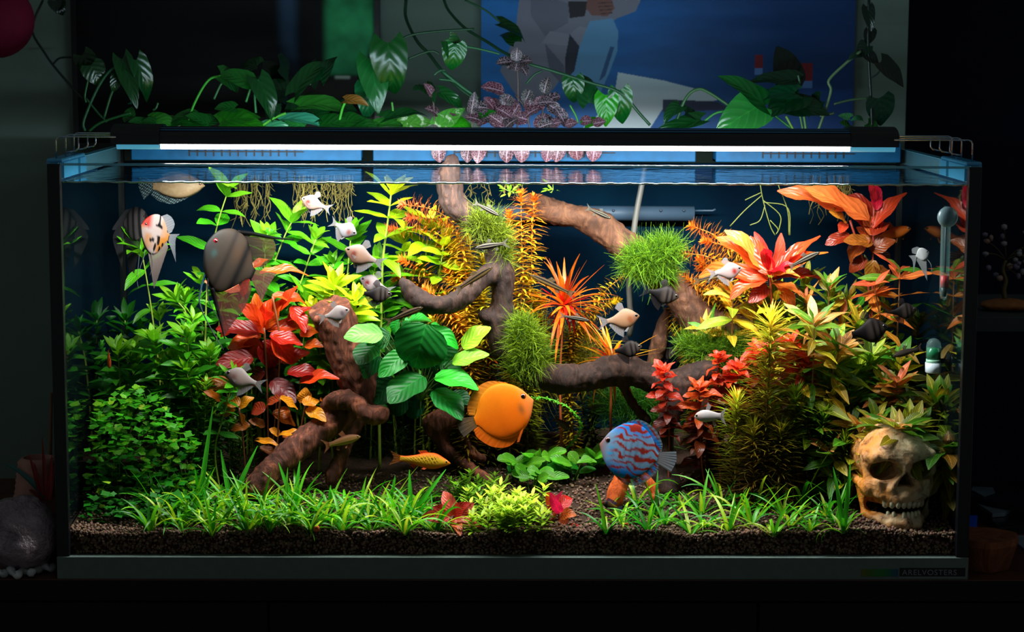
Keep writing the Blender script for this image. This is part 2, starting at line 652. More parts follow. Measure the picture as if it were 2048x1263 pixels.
MB().box(-HALF, HALF, BACK, BACK + 0.008, TRIM, RIM).build('back_pane', m_glass, tank)
MB().box(-HALF, HALF, BACK + 0.009, BACK + 0.013, TRIM, WATER + 0.001).build('backing_sheet', backing(), tank)
for s in (-1, 1):
    a, b = sorted((s * INN, s * (HALF - 0.001)))
    p = MB().box(a, b, 0.012, BACK, TRIM, WATER + 0.002).build('side_pane', m_side, tank)
    MB().box(a, b, 0.012, BACK, WATER + 0.002, RIM).build('dry_glass', m_sideup, p)
    a, b = sorted((s * (HALF - 0.0165), s * HALF))
    MB().box(a, b, 0.0, 0.0115, TRIM, RIM, 0.0006).build('corner_seam', m_sil, tank)
    MB().box(a, b, BACK, BACK + 0.0085, TRIM, RIM + 0.0004).build('corner_seam', m_sil, tank)
    MB().box(*sorted((s * INN, s * HALF)), 0.012, BACK, RIM, RIM + 0.0008).build('rim_edge', m_edge, tank)
MB().box(-HALF + 0.0165, HALF - 0.0165, 0.0008, 0.0102, RIM - 0.002, RIM + 0.0008).build('rim_edge', m_edge, tank)
MB().box(-HALF + 0.0165, HALF - 0.0165, BACK, BACK + 0.0085, RIM, RIM + 0.0008).build('rim_edge', m_edge, tank)

# plates on the base trim
def trim_px(u0, v0, u1, v1, y):
    a, b = at(u0, v1, y), at(u1, v0, y)
    return a.x, b.x, a.z, b.z
x0, x1, z0, z1 = trim_px(1799, 1135, 1931, 1152, -0.0012)
pl = MB().box(x0, x1, -0.0020, -0.0012, z0, z1).build('brand_plate', simple('plate_black', (10, 10, 18), 0.3, 0.4), tank)
pl['label'] = 'black name plate with dim lettering'
tc = bpy.data.curves.new('lettering', 'FONT')
tc.body = 'ARELVOSTERS'
tc.size = 0.0105
tc.extrude = 0.0002
tc.space_character = 1.12
tc.materials.append(simple('plate_letters', (120, 122, 130), 0.4, 0.4))
_tmp = bpy.data.objects.new('lettering_curve', tc)
COL.objects.link(_tmp)
bpy.context.view_layer.update()
_tm = bpy.data.meshes.new_from_object(_tmp.evaluated_get(bpy.context.evaluated_depsgraph_get()))
bpy.data.objects.remove(_tmp)
to = obj('lettering', _tm, pl)
to.location = (x0 + 0.003, -0.0021 - 0.23, z0 + 0.0022)
to.rotation_euler = (math.pi / 2, 0, 0)
xa, xb, za, zb = trim_px(1722, 1137, 1796, 1152, -0.0012)
MB().box(x0 - 0.0008, x1 + 0.0016, -0.0018, -0.0012, z0 - 0.0015, z0).build('plate_border', simple('plate_grey', (120, 128, 128), 0.4, 0.4), tank)
MB().box(x1, x1 + 0.0014, -0.0018, -0.0012, z0, z1).build('plate_border', MATS['plate_grey'], tank)
nst = 14
V, Fc, Cc = [], [], []
for i in range(nst + 1):
    t = i / nst
    c = lin(mixc((96, 92, 20), (10, 110, 40), min(1, t * 1.7)) if t < 0.6 else mixc((10, 110, 40), (10, 70, 110), (t - 0.6) / 0.4))
    for z in (za, zb):
        V.append((xa + (xb - xa) * t, -0.0016 - 0.23 , z)); Cc.append(c[:3])
Fc = [(2 * i, 2 * i + 2, 2 * i + 3, 2 * i + 1) for i in range(nst)]
st = obj('sticker', mesh_from('sticker', V, Fc, attr_material('sticker_print', 0.4, 0.0), False, Cc), tank)
st['label'] = 'yellow, green and blue sticker strip'

# ------------------------------------------------------------------ water
def water_mat():
    m, nt, out = nodes_of('water')
    g = G(nt)
    mp = g.n('Mapping'); mp.inputs['Scale'].default_value = (1.0, 1.0, 1.0)
    g.link(g.co(), mp.inputs[0])
    nz = g.noise(26, 3, 0.5, mp.outputs[0], 0.3)
    bp = g.bump(nz, 0.35, 0.004)
    # Schlick reflectance, the same from both sides
    geo = g.n('NewGeometry')
    dt = g.n('VectorMath', operation='DOT_PRODUCT')
    g.link(geo.outputs['Incoming'], dt.inputs[0]); g.link(bp, dt.inputs[1])
    om = g.math('SUBTRACT', 1.0, g.math('ABSOLUTE', dt.outputs['Value']), clamp=True)
    fr = g.math('ADD', g.math('MULTIPLY', g.math('POWER', om, 5.0), 0.98), 0.02)
    tp = g.n('BsdfTransparent'); tp.inputs[0].default_value = (0.97, 0.99, 1.0, 1)
    gl = g.n('BsdfGlossy'); gl.inputs['Roughness'].default_value = 0.03
    gl.inputs[0].default_value = (0.92, 0.97, 1, 1)
    g.link(bp, gl.inputs['Normal'])
    mx = g.n('MixShader')
    g.link(fr, mx.inputs[0]); g.link(tp.outputs[0], mx.inputs[1]); g.link(gl.outputs[0], mx.inputs[2])
    g.link(mx.outputs[0], out.inputs[0])
    return m
m_water = water_mat()
wv = [(-INN, 0.0095, WATER), (INN, 0.0095, WATER), (INN, BACK, WATER), (-INN, BACK, WATER)]
water = obj('water_surface', mesh_from('water_surface', wv, [(0, 1, 2, 3)], m_water, False))
tag(water, 'rippled clear water surface just under the aquarium rim', 'water', kind='stuff')
m_men, nt, out = nodes_of('meniscus'); g = G(nt)
g.link(g.bsdf((0.55, 0.75, 0.78, 1), 0.08, 1.0, 0.85), out.inputs[0])
MB().tube([(-INN + 0.006 + i * (2 * INN - 0.012) / 160, 0.0106, WATER - 0.0004 + 0.0005 * math.sin(i * 1.9)) for i in range(161)], 0.0011, 8).build('meniscus', m_men, water, True)

# ------------------------------------------------------------------ gravel
GZ0 = at(1024, 1064, 0.012).z
def ground(x, y):
    y = np.asarray(y, float); x = np.asarray(x, float)
    return GZ0 + 0.055 * np.clip((y - 0.02) / 0.43, 0, 1) + 0.003 * np.sin(x * 17 + y * 9) + 0.002 * np.sin(x * 41 + 1.3) + 0.010 * sm(0.30, 0.56, x) * sm(0.05, 0.2, y)
def gz(x, y): return float(ground(x, y))
nx, ny = 160, 50
xs = np.linspace(-INN + 0.001, INN - 0.001, nx)
ys = np.linspace(0.0140, BACK - 0.001, ny)
X, Y = np.meshgrid(xs, ys, indexing='ij')
Z = ground(X, Y) - 0.001
V = np.stack([X, Y, Z], -1).reshape(-1, 3)
I = np.arange(nx * ny).reshape(nx, ny)
Fq = np.stack([I[:-1, :-1], I[1:, :-1], I[1:, 1:], I[:-1, 1:]], -1).reshape(-1, 4)
fb = np.stack([xs, np.full(nx, 0.0140), np.full(nx, TRIM + 0.0003)], -1)
V2 = np.concatenate([V, fb])
J = nx * ny + np.arange(nx)
Fq = np.concatenate([Fq, np.stack([J[:-1], J[1:], I[1:, 0], I[:-1, 0]], -1)])
m_bed = simple('aqua_soil', (54, 40, 32), 0.9, 0.1, noise=0.5, nscale=260, bump=0.8, bscale=320)
bed = obj('gravel_bed', mesh_from('gravel_bed', V2, Fq, m_bed, True))
tag(bed, 'dark brown aquarium soil bed sloping up to the back', 'gravel', kind='stuff')
def ico():
    p = (1 + 5 ** 0.5) / 2
    v = np.array([(-1, p, 0), (1, p, 0), (-1, -p, 0), (1, -p, 0), (0, -1, p), (0, 1, p), (0, -1, -p), (0, 1, -p), (p, 0, -1), (p, 0, 1), (-p, 0, -1), (-p, 0, 1)], float)
    v /= np.linalg.norm(v[0])
    f = np.array([(0, 11, 5), (0, 5, 1), (0, 1, 7), (0, 7, 10), (0, 10, 11), (1, 5, 9), (5, 11, 4), (11, 10, 2), (10, 7, 6), (7, 1, 8), (3, 9, 4), (3, 4, 2), (3, 2, 6), (3, 6, 8), (3, 8, 9), (4, 9, 5), (2, 4, 11), (6, 2, 10), (8, 6, 7), (9, 8, 1)])
    return v, f
ICO_V, ICO_F = ico()
def grains(P, r, cols):
    n = len(P)
    a = RNG.uniform(0, 6.28, n)
    sc = r[:, None] * RNG.uniform(0.75, 1.15, (n, 3))
    v = ICO_V[None] * sc[:, None, :]
    c, s = np.cos(a)[:, None], np.sin(a)[:, None]
    v = np.stack([v[..., 0] * c - v[..., 2] * s, v[..., 1], v[..., 0] * s + v[..., 2] * c], -1) + P[:, None, :]
    f = ICO_F[None] + (np.arange(n) * 12)[:, None, None]
    return v.reshape(-1, 3), f.reshape(-1, 3), np.repeat(cols, 12, 0)
n1 = 3600
px_ = RNG.uniform(-INN + 0.003, INN - 0.003, n1)
top_ = ground(px_, np.full(n1, 0.013))
P1 = np.stack([px_, RNG.uniform(0.0122, 0.0135, n1), TRIM + 0.001 + RNG.uniform(0, 1, n1) * (top_ - TRIM)], -1)
n2 = 9000
yy = 0.013 + 0.24 * RNG.uniform(0, 1, n2) ** 1.6
xx = RNG.uniform(-INN + 0.003, INN - 0.003, n2)
P2 = np.stack([xx, yy, ground(xx, yy) + RNG.uniform(-0.0006, 0.0016, n2)], -1)
P = np.concatenate([P1, P2])
r = RNG.uniform(0.0014, 0.0026, len(P))
r[:n1] = np.minimum(r[:n1], P[:n1, 1] - 0.0100)
k = RNG.uniform(0.35, 1.5, len(P))[:, None]
base = np.array(lin((110, 85, 69))[:3])
cols = np.clip(base * k * (1 + RNG.normal(0, 0.1, (len(P), 3))), 0, 1)
gv, gf, gc = grains(P, r, cols)
gr = obj('granules', mesh_from('granules', gv, gf, attr_material('granule', 0.8, 0.0, 0.25), True, gc), bed)
gr['kind'] = 'stuff'

# ------------------------------------------------------------------ lamp
m_lamp = simple('lamp_black', (16, 16, 20), 0.32, 0.5, noise=0.1, nscale=60)
m_cap = simple('lamp_cap_grey', (30, 29, 31), 0.5, 0.4)
m_line = simple('lamp_line_blue', (70, 120, 160), 0.25, 0.6, 0.6)
m_tube, nt, out = nodes_of('lamp_tube_white'); g = G(nt)
b_ = g.bsdf(lin((150, 205, 225)), 0.3, 0.5, **{'Emission Color': (0.10, 0.50, 0.75, 1), 'Emission Strength': 0.45})
g.link(b_, out.inputs[0])
m_steel = simple('steel_wire', (170, 178, 190), 0.2, 0.6, 1.0)
def emis(name, col, s):
    m, nt, out = nodes_of(name)
    e = nt.nodes.new('ShaderNodeEmission')
    e.inputs[0].default_value = tuple(col) + (1,)
    e.inputs[1].default_value = s
    nt.links.new(e.outputs[0], out.inputs[0])
    return m
LY = LAMP_Y
zc = at(1024, 288, LY).z            # underside of the housing
xl, xm0, xm1, xrr = at(232, 285, LY).x, at(328, 285, LY).x, at(1692, 300, LY).x, at(1786, 300, LY).x
lamp = thing('led_lamp', 'black aquarium lamp bar with glowing white tube over the water', 'lamp', (0, LY, zc))
def lamp_prof(h, w, n=14):
    """half-round housing profile in (y, z)"""
    pr = [(-w, 0.0)]
    for i in range(n + 1):
        a = math.pi * (1 - i / n)
        pr.append((math.cos(a) * w, 0.35 * h + 0.65 * h * math.sin(a) ** 0.8))
    pr.append((w, 0.0))
    return pr
def extrude_x(prof, xa, xb, yc, zb, mat, name, parent, sm_=True):
    n = len(prof)
    v = [(x, yc + y, zb + z) for x in (xa, xb) for y, z in prof]
    f = [(i, i + 1, n + i + 1, n + i) for i in range(n - 1)] + [(n - 1, 0, n, 2 * n - 1)]
    f += [tuple(range(n - 1, -1, -1)), tuple(range(n, 2 * n))]
    return MB().add(v, f).build(name, mat, parent, sm_)
HZ = 33 * pxm(LY)
ho = extrude_x(lamp_prof(HZ, 0.038), xm0, xm1, LY, zc, m_lamp, 'housing', lamp, False)
for xa, xb in ((xl, xm0), (xm1, xrr)):
    extrude_x(lamp_prof(HZ + 0.0035, 0.0405), xa, xb, LY, zc - 0.0005, m_cap, 'end_cap', lamp, False)
for dz in (0.80, 0.90):
    yo = -0.030 if dz < 0.85 else -0.0245
    MB().tube([(xm0, LY + yo, zc + HZ * dz + 0.0006), (xm1, LY + yo, zc + HZ * dz + 0.0006)], 0.0009, 6).build('pinstripe', m_line, lamp)
# tube under the housing: pale ends, glowing middle
rt = 0.0052
TY = LY - 0.026
TZ = zc - 0.0022
MB().tube([(xl + 0.006, TY, TZ), (xm0, TY, TZ)], rt, 14).build('tube_end', m_tube, lamp, True)
te = MB().tube([(xm1, TY, TZ), (xrr - 0.003, TY, TZ)], rt, 14).build('tube_end', m_tube, lamp, True)
m_glow = emis('tube_glow', (1.0, 0.98, 0.97), 6.0)
MB().tube([(xm0, TY, TZ), (xm1, TY, TZ)], rt * 0.92, 14).build('light_tube', m_glow, lamp, True)
# row of small LEDs above the tube, blue and red between white
led = MB()
nl = 168
for i in range(nl):
    x = xm0 + (xm1 - xm0) * (i + 0.5) / nl
    led.box(x - 0.0016, x + 0.0016, TY - 0.0056, TY - 0.004, TZ + 0.0046, TZ + 0.0062)
ledm = led.mesh('led_row', emis('led_white', (0.85, 0.9, 1.0), 5.0), False, lamp.location)
ledm.materials.append(emis('led_blue', (0.15, 0.25, 1.0), 5.0))
ledm.materials.append(emis('led_red', (1.0, 0.15, 0.2), 4.0))
for p in ledm.polygons:
    p.material_index = (0, 1, 0, 2, 1, 0)[(p.index // 6) % 6]
lr = obj('led_row', ledm, lamp)
lr['kind'] = 'stuff'
al = area_light('lamp_light', ((xm0 + xm1) / 2, LY - 0.002, zc - 0.0105), xm1 - xm0, 0.05, LAMP_POWER, (1.0, 0.97, 0.93))
al.parent = lamp
# the round tube also shines backward under the housing
al3 = area_light('lamp_light_back', ((xm0 + xm1) / 2, LY + 0.012, zc - 0.0060), xm1 - xm0, 0.012, LAMP_BACK, (1.0, 0.97, 0.93), (math.radians(50), 0, 0))
al3.data.spread = math.radians(92)
al3.parent = lamp
al3.location = Vector(al3.location) - lamp.location
al.location = Vector(al.location) - lamp.location
# added glowing strip and fill light, brightening the wall plants and picture
MB().box(xm0 + 0.02, xm1 - 0.02, LY + 0.0382, LY + 0.0392, zc + 0.003, zc + 0.008).build('added_rear_strip', emis('added_strip_glow', (0.75, 0.92, 1.0), 3.0), lamp)
al2 = area_light('added_wall_fill', ((xm0 + xm1) / 2, LY + 0.042, zc + 0.0055), xm1 - xm0 - 0.04, 0.006, WALL_FILL_POWER, (0.62, 0.86, 1.0), (math.radians(104), 0, 0))
al2.parent = lamp
al2.location = Vector(al2.location) - lamp.location
# wire legs and clear clamps on both rims
m_clamp = glass_tint('clamp_plastic', (70, 165, 215), 0.15, 0.7)
for s, xe in ((-1, xl), (1, xrr)):
    xo = s * 0.5945
    for yw, dx in ((LY - 0.055, 0.0), (LY + 0.005, 0.0), (LY + 0.06, 0.0)):
        zt = zc + 0.010
        pts = [(xe - s * 0.01, yw, zt), (xo - s * 0.006, yw, zt), (xo - s * 0.002, yw, zt - 0.0012), (xo, yw, zt - 0.005), (xo, yw, RIM + 0.002)]
        MB().tube(pts, 0.0010, 8).build('wire_leg', m_steel, lamp, True)
        xi = s * 0.566
        pts = [(xi, yw + 0.004, zt), (xi, yw + 0.004, zt - 0.014), (xi + s * 0.003, yw + 0.004, zt - 0.018), (xi + s * 0.016, yw + 0.004, zt - 0.020)]
        MB().tube(pts, 0.0010, 8).build('wire_leg', m_steel, lamp, True)
    c = MB().box(*sorted((s * 0.583, s * 0.604)), LY - 0.07, LY + 0.075, RIM + 0.0009, RIM + 0.006, 0.0015)
    c.box(*sorted((s * 0.5815, s * 0.587)), LY - 0.07, LY + 0.02, WATER + 0.004, RIM + 0.0012)
    c.box(*sorted((s * 0.5815, s * 0.587)), LY + 0.035, LY + 0.075, WATER + 0.004, RIM + 0.0012)
    c.box(*sorted((s * 0.6005, s * 0.604)), LY - 0.07, LY + 0.075, RIM - 0.012, RIM + 0.002)
    c.build('rim_clamp', m_clamp, lamp)

# planters hung on the back rim, clear blue-white plastic
m_plan = simple('planter_plastic', (16, 84, 128), 0.5, 0.15, noise=0.25, nscale=30)
m_net = simple('black_net', (12, 12, 14), 0.6, 0.3)
PLN = []
for u0, u1, lab in ((268, 725, 'pale blue clear planter box hung behind the lamp, beneath the big pothos leaves'), (748, 1388, 'long pale blue planter box hung behind the lamp, beneath the pink-veined leaves'), (1428, 1795, 'pale blue planter box hung behind the lamp, near the skull end')):
    a, b = at(u0, 300, 0.43).x, at(u1, 300, 0.43).x
    t = thing('hanging_planter', lab, 'planter', ((a + b) / 2, 0.455, WATER + 0.006), 'planters hung on the back rim')
    z0_, z1_ = WATER + 0.006, RIM + 0.012
    MB().box(a, b, 0.405, 0.409, z0_, z1_, 0.001).build('front_wall', m_plan, t)
    MB().box(a, a + 0.003, 0.409, 0.450, z0_, z1_).build('end_wall', m_plan, t)
    MB().box(b - 0.003, b, 0.409, 0.450, z0_, z1_).build('end_wall', m_plan, t)
    MB().box(a, b, 0.409, 0.450, z0_, z0_ + 0.003).build('bottom', m_plan, t)
    MB().box(a, b, 0.446, 0.450, z0_, z1_ + 0.002).build('back_wall', m_plan, t)
    MB().box(a + 0.02, a + 0.05, 0.446, 0.470, RIM + 0.0012, RIM + 0.005).build('hook', m_plan, t)
    MB().box(b - 0.05, b - 0.02, 0.446, 0.470, RIM + 0.0012, RIM + 0.005).build('hook', m_plan, t)
    nb = MB()
    k0 = a + 0.25 * (b - a)
    for i in range(int((b - a) * 0.5 / 0.012)):
        x = k0 + i * 0.012
        nb.box(x, x + 0.002, 0.4035, 0.4048, z0_ + 0.006, z1_)
    for zz in (z0_ + 0.012, z0_ + 0.022):
        nb.box(k0, k0 + (b - a) * 0.5, 0.4033, 0.4046, zz, zz + 0.0018)
    nb.build('net_basket', m_net, t)
    PLN.append(t)

# ================================================================== driftwood
def wood_material(name, a, b, c, scale=30, rough=0.75):
    m, nt, out = nodes_of(name)
    g = G(nt)
    mp = g.n('Mapping'); mp.inputs['Scale'].default_value = (1.0, 1.0, 0.35)
    g.link(g.co(), mp.inputs[0])
    f = g.noise(scale * 1.5, 8, 0.7, mp.outputs[0], 1.6)
    f2 = g.noise(scale * 6, 5, 0.7, mp.outputs[0], 0.6)
    col = g.ramp(f, [(0.28, lin(a)), (0.5, lin(b)), (0.74, lin(c))])
    col = g.mix(g.math('MULTIPLY', f2, 0.7, clamp=True), col, (0.45, 0.4, 0.38, 1), 'MULTIPLY')
    h = g.math('ADD', f, g.math('MULTIPLY', f2, 0.5))
    g.link(g.bsdf(col, rough, 0.25, 0, g.bump(h, 0.7, 0.004)), out.inputs[0])
    return m

def vert_normals(V, Fq):
    n = np.zeros_like(V)
    fn = np.cross(V[Fq[:, 2]] - V[Fq[:, 0]], V[Fq[:, 3]] - V[Fq[:, 1]])
    for i in range(4): np.add.at(n, Fq[:, i], fn)
    return n / np.maximum(np.linalg.norm(n, axis=1), 1e-9)[:, None]

def chain(pts, Y=None, n=None):
    """pixel chain (u, v, [Y], r px) -> list of (point, radius m)"""
    out = []
    for p in pts:
        if len(p) == 3: u, v, r = p; y = Y
        else: u, v, y, r = p
        q = at(u, v, y)
        out.append((q.x, q.y, q.z, r * pxm(y)))
    n = n or len(out) * 4
    return smooth_path(out, n)

def wood(name, label, chains, mat, h=0.003, blend=0.012, amp=0.0035, seed=0, cut=None, grain=(1.0, 1.0, 0.5)):
    segs = []
    for ch in chains:
        for a, b in zip(ch[:-1], ch[1:]): segs.append((a, b))
    allp = np.array([p for ch in chains for p in ch])
    lo = (allp[:, :3] - allp[:, 3:4]).min(0) - 0.008
    hi = (allp[:, :3] + allp[:, 3:4]).max(0) + 0.008
    def fn(P):
        D = np.full(P.shape[:-1], 1.0)
        for a, b in segs:
            # only near cells matter
            r = max(a[3], b[3]) + 0.03
            l = np.minimum(a[:3], b[:3]) - r; u = np.maximum(a[:3], b[:3]) + r
            i0 = np.clip(((l - lo) / h).astype(int), 0, None); i1 = ((u - lo) / h).astype(int) + 2
            sl = tuple(slice(i0[k], i1[k]) for k in range(3))
            if 0 in P[sl].shape: continue
            d = seg_dist(P[sl], a[:3], b[:3], a[3], b[3])
            D[sl] = smin(D[sl], d, blend)
        if cut is not None: D = cut(P, D)
        return D
    V, Fq = surface_nets(fn, lo, hi, h)
    N = vert_normals(V, Fq)
    d = fbm(V + seed, 30, 2) * amp * 1.5 + np.abs(vnoise(V * np.array(grain) + seed, 150)) * amp * 1.0
    V = V + N * (d - amp * 0.3)[:, None]
    base = Vector((float(V[:, 0].mean()), float(V[:, 1].mean()), float(V[:, 2].min())))
    me = mesh_from(name, V - np.array(base), Fq, mat, True)
    o = obj(name, me, None, base)
    tag(o, label, 'driftwood')
    return o

m_w1 = wood_material('red_brown_wood', (24, 11, 8), (84, 42, 26), (172, 100, 68), 26)
m_w2 = wood_material('dark_branch_wood', (20, 12, 10), (46, 29, 23), (88, 60, 45), 34)
m_w3 = wood_material('orange_wood', (130, 46, 10), (205, 88, 22), (235, 130, 50), 40)

YA = 0.20
def cutA(P, D):
    # sawn, tilted top face of the stump
    p = np.array(at(665, 612, YA)); n = np.array((-0.25, -0.35, 0.9)); n /= np.linalg.norm(n)
    return np.maximum(D, np.where(P[..., 0] < at(722, 600, YA).x, (P - p) @ n, -1.0))
stump = wood('driftwood_stump', 'thick red-brown driftwood stump with sawn top and curled root', [
    chain([(738, 806, 22), (722, 772, 33), (700, 718, 37), (680, 660, 35), (656, 612, 37), (648, 592, 34)], YA),
    chain([(652, 812, YA - 0.02, 8), (668, 800, YA - 0.035, 10), (694, 798, YA - 0.04, 10), (716, 808, YA - 0.045, 10), (728, 824, YA - 0.05, 12), (748, 834, YA - 0.05, 11), (764, 828, YA - 0.05, 8), (752, 820, YA - 0.05, 6)], None, 40),
    chain([(722, 790, YA, 26), (690, 822, YA - 0.01, 26), (640, 862, YA - 0.03, 24), (590, 898, YA - 0.05, 23), (545, 936, YA - 0.065, 21), (508, 980, YA - 0.075, 21)]),
    chain([(722, 812, YA, 20), (700, 862, YA - 0.01, 13), (682, 910, YA - 0.02, 12), (664, 962, YA - 0.03, 11)]),
    chain([(735, 790, YA + 0.01, 20), (762, 775, YA + 0.02, 11), (768, 770, YA + 0.02, 8)]),
], m_w1, 0.0028, 0.009, 0.003, 3.0, cutA)

YB = 0.215
branch = wood('driftwood_branch', 'long dark driftwood branch breaking the water surface, mossy at its bends', [
    chain([(905, 318, 9), (900, 345, 15), (898, 372, 17), (908, 405, 18), (936, 432, 17), (972, 466, 17), (990, 508, 15), (1002, 545, 17), (1004, 600, 16), (1000, 645, 23), (1010, 692, 22), (1032, 726, 19), (1072, 748, 22), (1122, 757, 23), (1180, 752, 24), (1240, 738, 26), (1290, 752, 22), (1340, 768, 22), (1385, 757, 24), (1418, 738, 18)], YB, 90),
    chain([(1008, 545, YB, 13), (978, 548, YB - 0.01, 14), (945, 576, YB - 0.03, 13), (915, 602, YB - 0.04, 14), (870, 608, YB - 0.05, 12), (830, 592, YB - 0.05, 11), (805, 562, YB - 0.045, 5)]),
    chain([(1000, 648, YB, 15), (978, 634, YB - 0.01, 9), (962, 628, YB - 0.015, 3)]),
    chain([(1368, 765, YB, 22), (1350, 806, YB - 0.01, 17), (1332, 850, YB - 0.02, 14), (1326, 900, YB - 0.02, 13), (1336, 945, YB - 0.03, 13), (1345, 978, YB - 0.035, 13)]),
    chain([(1330, 905, YB - 0.02, 10), (1310, 935, YB - 0.03, 7), (1326, 968, YB - 0.04, 8), (1340, 985, YB - 0.045, 6)]),
    chain([(1240, 762, YB, 4), (1270, 815, YB + 0.01, 3), (1298, 842, YB + 0.01, 3)]),
], m_w2, 0.003, 0.010, 0.0028, 9.0)

YC = 0.325
arch = wood('driftwood_arch', 'arching brown driftwood behind the hose, capped with a moss ball', [
    chain([(1052, 404, 11), (1100, 420, 17), (1160, 436, 17), (1200, 452, 21), (1240, 484, 23), (1290, 520, 27), (1335, 560, 25), (1375, 606, 27), (1412, 648, 33), (1452, 664, 42), (1488, 650, 38), (1500, 640, 28)], YC, 60),
    chain([(1440, 668, YC, 30), (1430, 720, YC, 26), (1425, 800, YC - 0.01, 26), (1425, 930, YC - 0.01, 26)]),
    chain([(1335, 620, YC + 0.03, 6), (1318, 680, YC + 0.04, 10), (1305, 740, YC + 0.05, 9), (1300, 860, YC + 0.05, 9)]),
], wood_material('brown_arch_wood', (36, 22, 14), (80, 50, 33), (118, 80, 54), 30), 0.0034, 0.012, 0.003, 21.0)

wood('driftwood_root', 'thin knobbly driftwood root lying behind the orange discus', [
    chain([(868, 850, 0.25, 22), (890, 838, 0.25, 20), (925, 830, 0.25, 16), (945, 845, 0.25, 10)]),
    chain([(912, 832, 0.24, 5), (932, 872, 0.235, 4), (945, 905, 0.23, 3.5), (968, 918, 0.23, 3)]),
    chain([(905, 905, 0.25, 6), (940, 935, 0.22, 7), (985, 968, 0.19, 7)]),
    chain([(868, 855, 0.25, 14), (890, 890, 0.25, 10), (906, 908, 0.25, 8)]),
], m_w1, 0.0024, 0.008, 0.0032, 33.0)
wood('driftwood_stub', 'bright orange driftwood stub under the blue discus', [
    chain([(1252, 930, 0.125, 9), (1245, 955, 0.12, 11), (1234, 985, 0.115, 12), (1226, 1010, 0.11, 11)]),
    chain([(1285, 945, 0.13, 5), (1305, 975, 0.125, 5), (1312, 1000, 0.12, 4)]),
], m_w3, 0.0022, 0.008, 0.002, 41.0)

# ================================================================== moss
m_moss = attr_material('moss_strands', 0.6, 0.35, 0.2)
def moss(name, label, blobs, n, ln, cols, seed=0, cat='moss'):
    """blobs: (u, v, Y, rx px, rz px); curled strands grown from each blob"""
    rg = np.random.default_rng(seed)
    V, Fq, C = [], [], []
    for (u, v, Y, rx, rz), k in zip(blobs, np.array([b[3] * b[4] for b in blobs]) / sum(b[3] * b[4] for b in blobs)):
        c = np.array(at(u, v, Y)); s = pxm(Y)
        m = int(n * k)
        d = rg.normal(size=(m, 3)); d /= np.linalg.norm(d, axis=1)[:, None]
        d *= (1 + 0.28 * vnoise(d + seed, 2.3))[:, None]
        rad = np.array((rx * s, 0.8 * min(rx, rz) * s, rz * s))
        p = c + d * rad * rg.uniform(0.45, 0.95, m)[:, None]
        L = ln * s * rg.uniform(0.4, 1.7, m)
        dirv = d * 0.55 + rg.normal(0, 0.7, (m, 3)) + np.array((0, -0.15, 0.25))
        dirv /= np.linalg.norm(dirv, axis=1)[:, None]
        curl = rg.normal(0, 0.8, (m, 3))
        side = np.cross(dirv, rg.normal(size=(m, 3))); side /= np.linalg.norm(side, axis=1)[:, None]
        w = 0.75 * s * rg.uniform(0.6, 1.3, m)
        t0 = rg.uniform(0, 1, m)
        ca, cb = np.array(lin(cols[0])[:3]), np.array(lin(cols[1])[:3])
        col = ca + (cb - ca) * t0[:, None]
        b0 = sum(len(x) for x in V)
        rows = []
        for i in range(4):
            t = i / 3
            q = p + dirv * (L * t)[:, None] + curl * (L * t * t * 0.6)[:, None]
            ww = (w * (1 - 0.75 * t))[:, None]
            rows.append(np.stack([q - side * ww, q + side * ww], 1))
        R = np.stack(rows, 1).reshape(-1, 3)
        V.append(R)
        C.append(np.repeat(col, 8, 0))
        base = b0 + np.arange(m)[:, None, None] * 8
        qf = np.array([[0, 1, 3, 2], [2, 3, 5, 4], [4, 5, 7, 6]])[None]
        Fq.append((base + qf).reshape(-1, 4))
    V = np.concatenate(V); C = np.concatenate(C); Fq = np.concatenate(Fq)
    o0 = V.mean(0)
    o = obj(name, mesh_from(name, V - o0, Fq, m_moss, True, C), None, Vector(o0))
    tag(o, label, cat, kind='stuff')
    return o
moss('moss_clump', 'green moss tuft on the upper bend of the dark branch', [(965, 445, YB - 0.01, 34, 26), (995, 470, YB - 0.01, 26, 22), (1008, 505, YB - 0.005, 14, 20)], 4200, 17, ((44, 60, 10), (118, 134, 26)), 1)
moss('moss_clump', 'long hanging moss beard at the foot of the dark branch', [(1045, 668, YB - 0.03, 28, 40), (1060, 705, YB - 0.03, 36, 40), (1040, 735, YB - 0.03, 24, 22)], 5600, 19, ((40, 74, 10), (132, 160, 26)), 2)
moss('moss_ball', 'round bright moss ball capping the arching driftwood', [(1298, 515, YC - 0.035, 52, 30), (1330, 500, YC - 0.035, 36, 26), (1275, 530, YC - 0.03, 32, 24), (1320, 545, YC - 0.03, 34, 20)], 8000, 18, ((24, 66, 10), (108, 150, 22)), 3)
moss('moss_mat', 'wide moss mat below the arching driftwood and yellow leaf', [(1430, 700, 0.24, 58, 26), (1470, 708, 0.24, 40, 28), (1390, 690, 0.25, 40, 20)], 6000, 18, ((20, 64, 12), (100, 140, 20)), 4)
moss('moss_bush', 'dark green moss bush behind the branch and blue discus', [(1240, 810, 0.33, 60, 40), (1290, 800, 0.33, 50, 36), (1300, 860, 0.33, 44, 40)], 3000, 26, ((16, 66, 14), (66, 130, 20)), 5)
moss('moss_bush', 'added dark moss thicket filling the shade right of the stump', [(790, 870, 0.33, 60, 46), (840, 890, 0.34, 50, 40), (750, 900, 0.34, 50, 36)], 2600, 28, ((8, 30, 8), (40, 60, 14)), 12)  # thicket added to darken a gap where only shade stands
moss('moss_mat', 'dim brown-green moss mat under the red starburst plants', [(1130, 690, 0.34, 80, 44), (1150, 740, 0.33, 80, 34), (1060, 780, 0.34, 60, 40)], 3200, 30, ((60, 66, 10), (150, 140, 24)), 6)
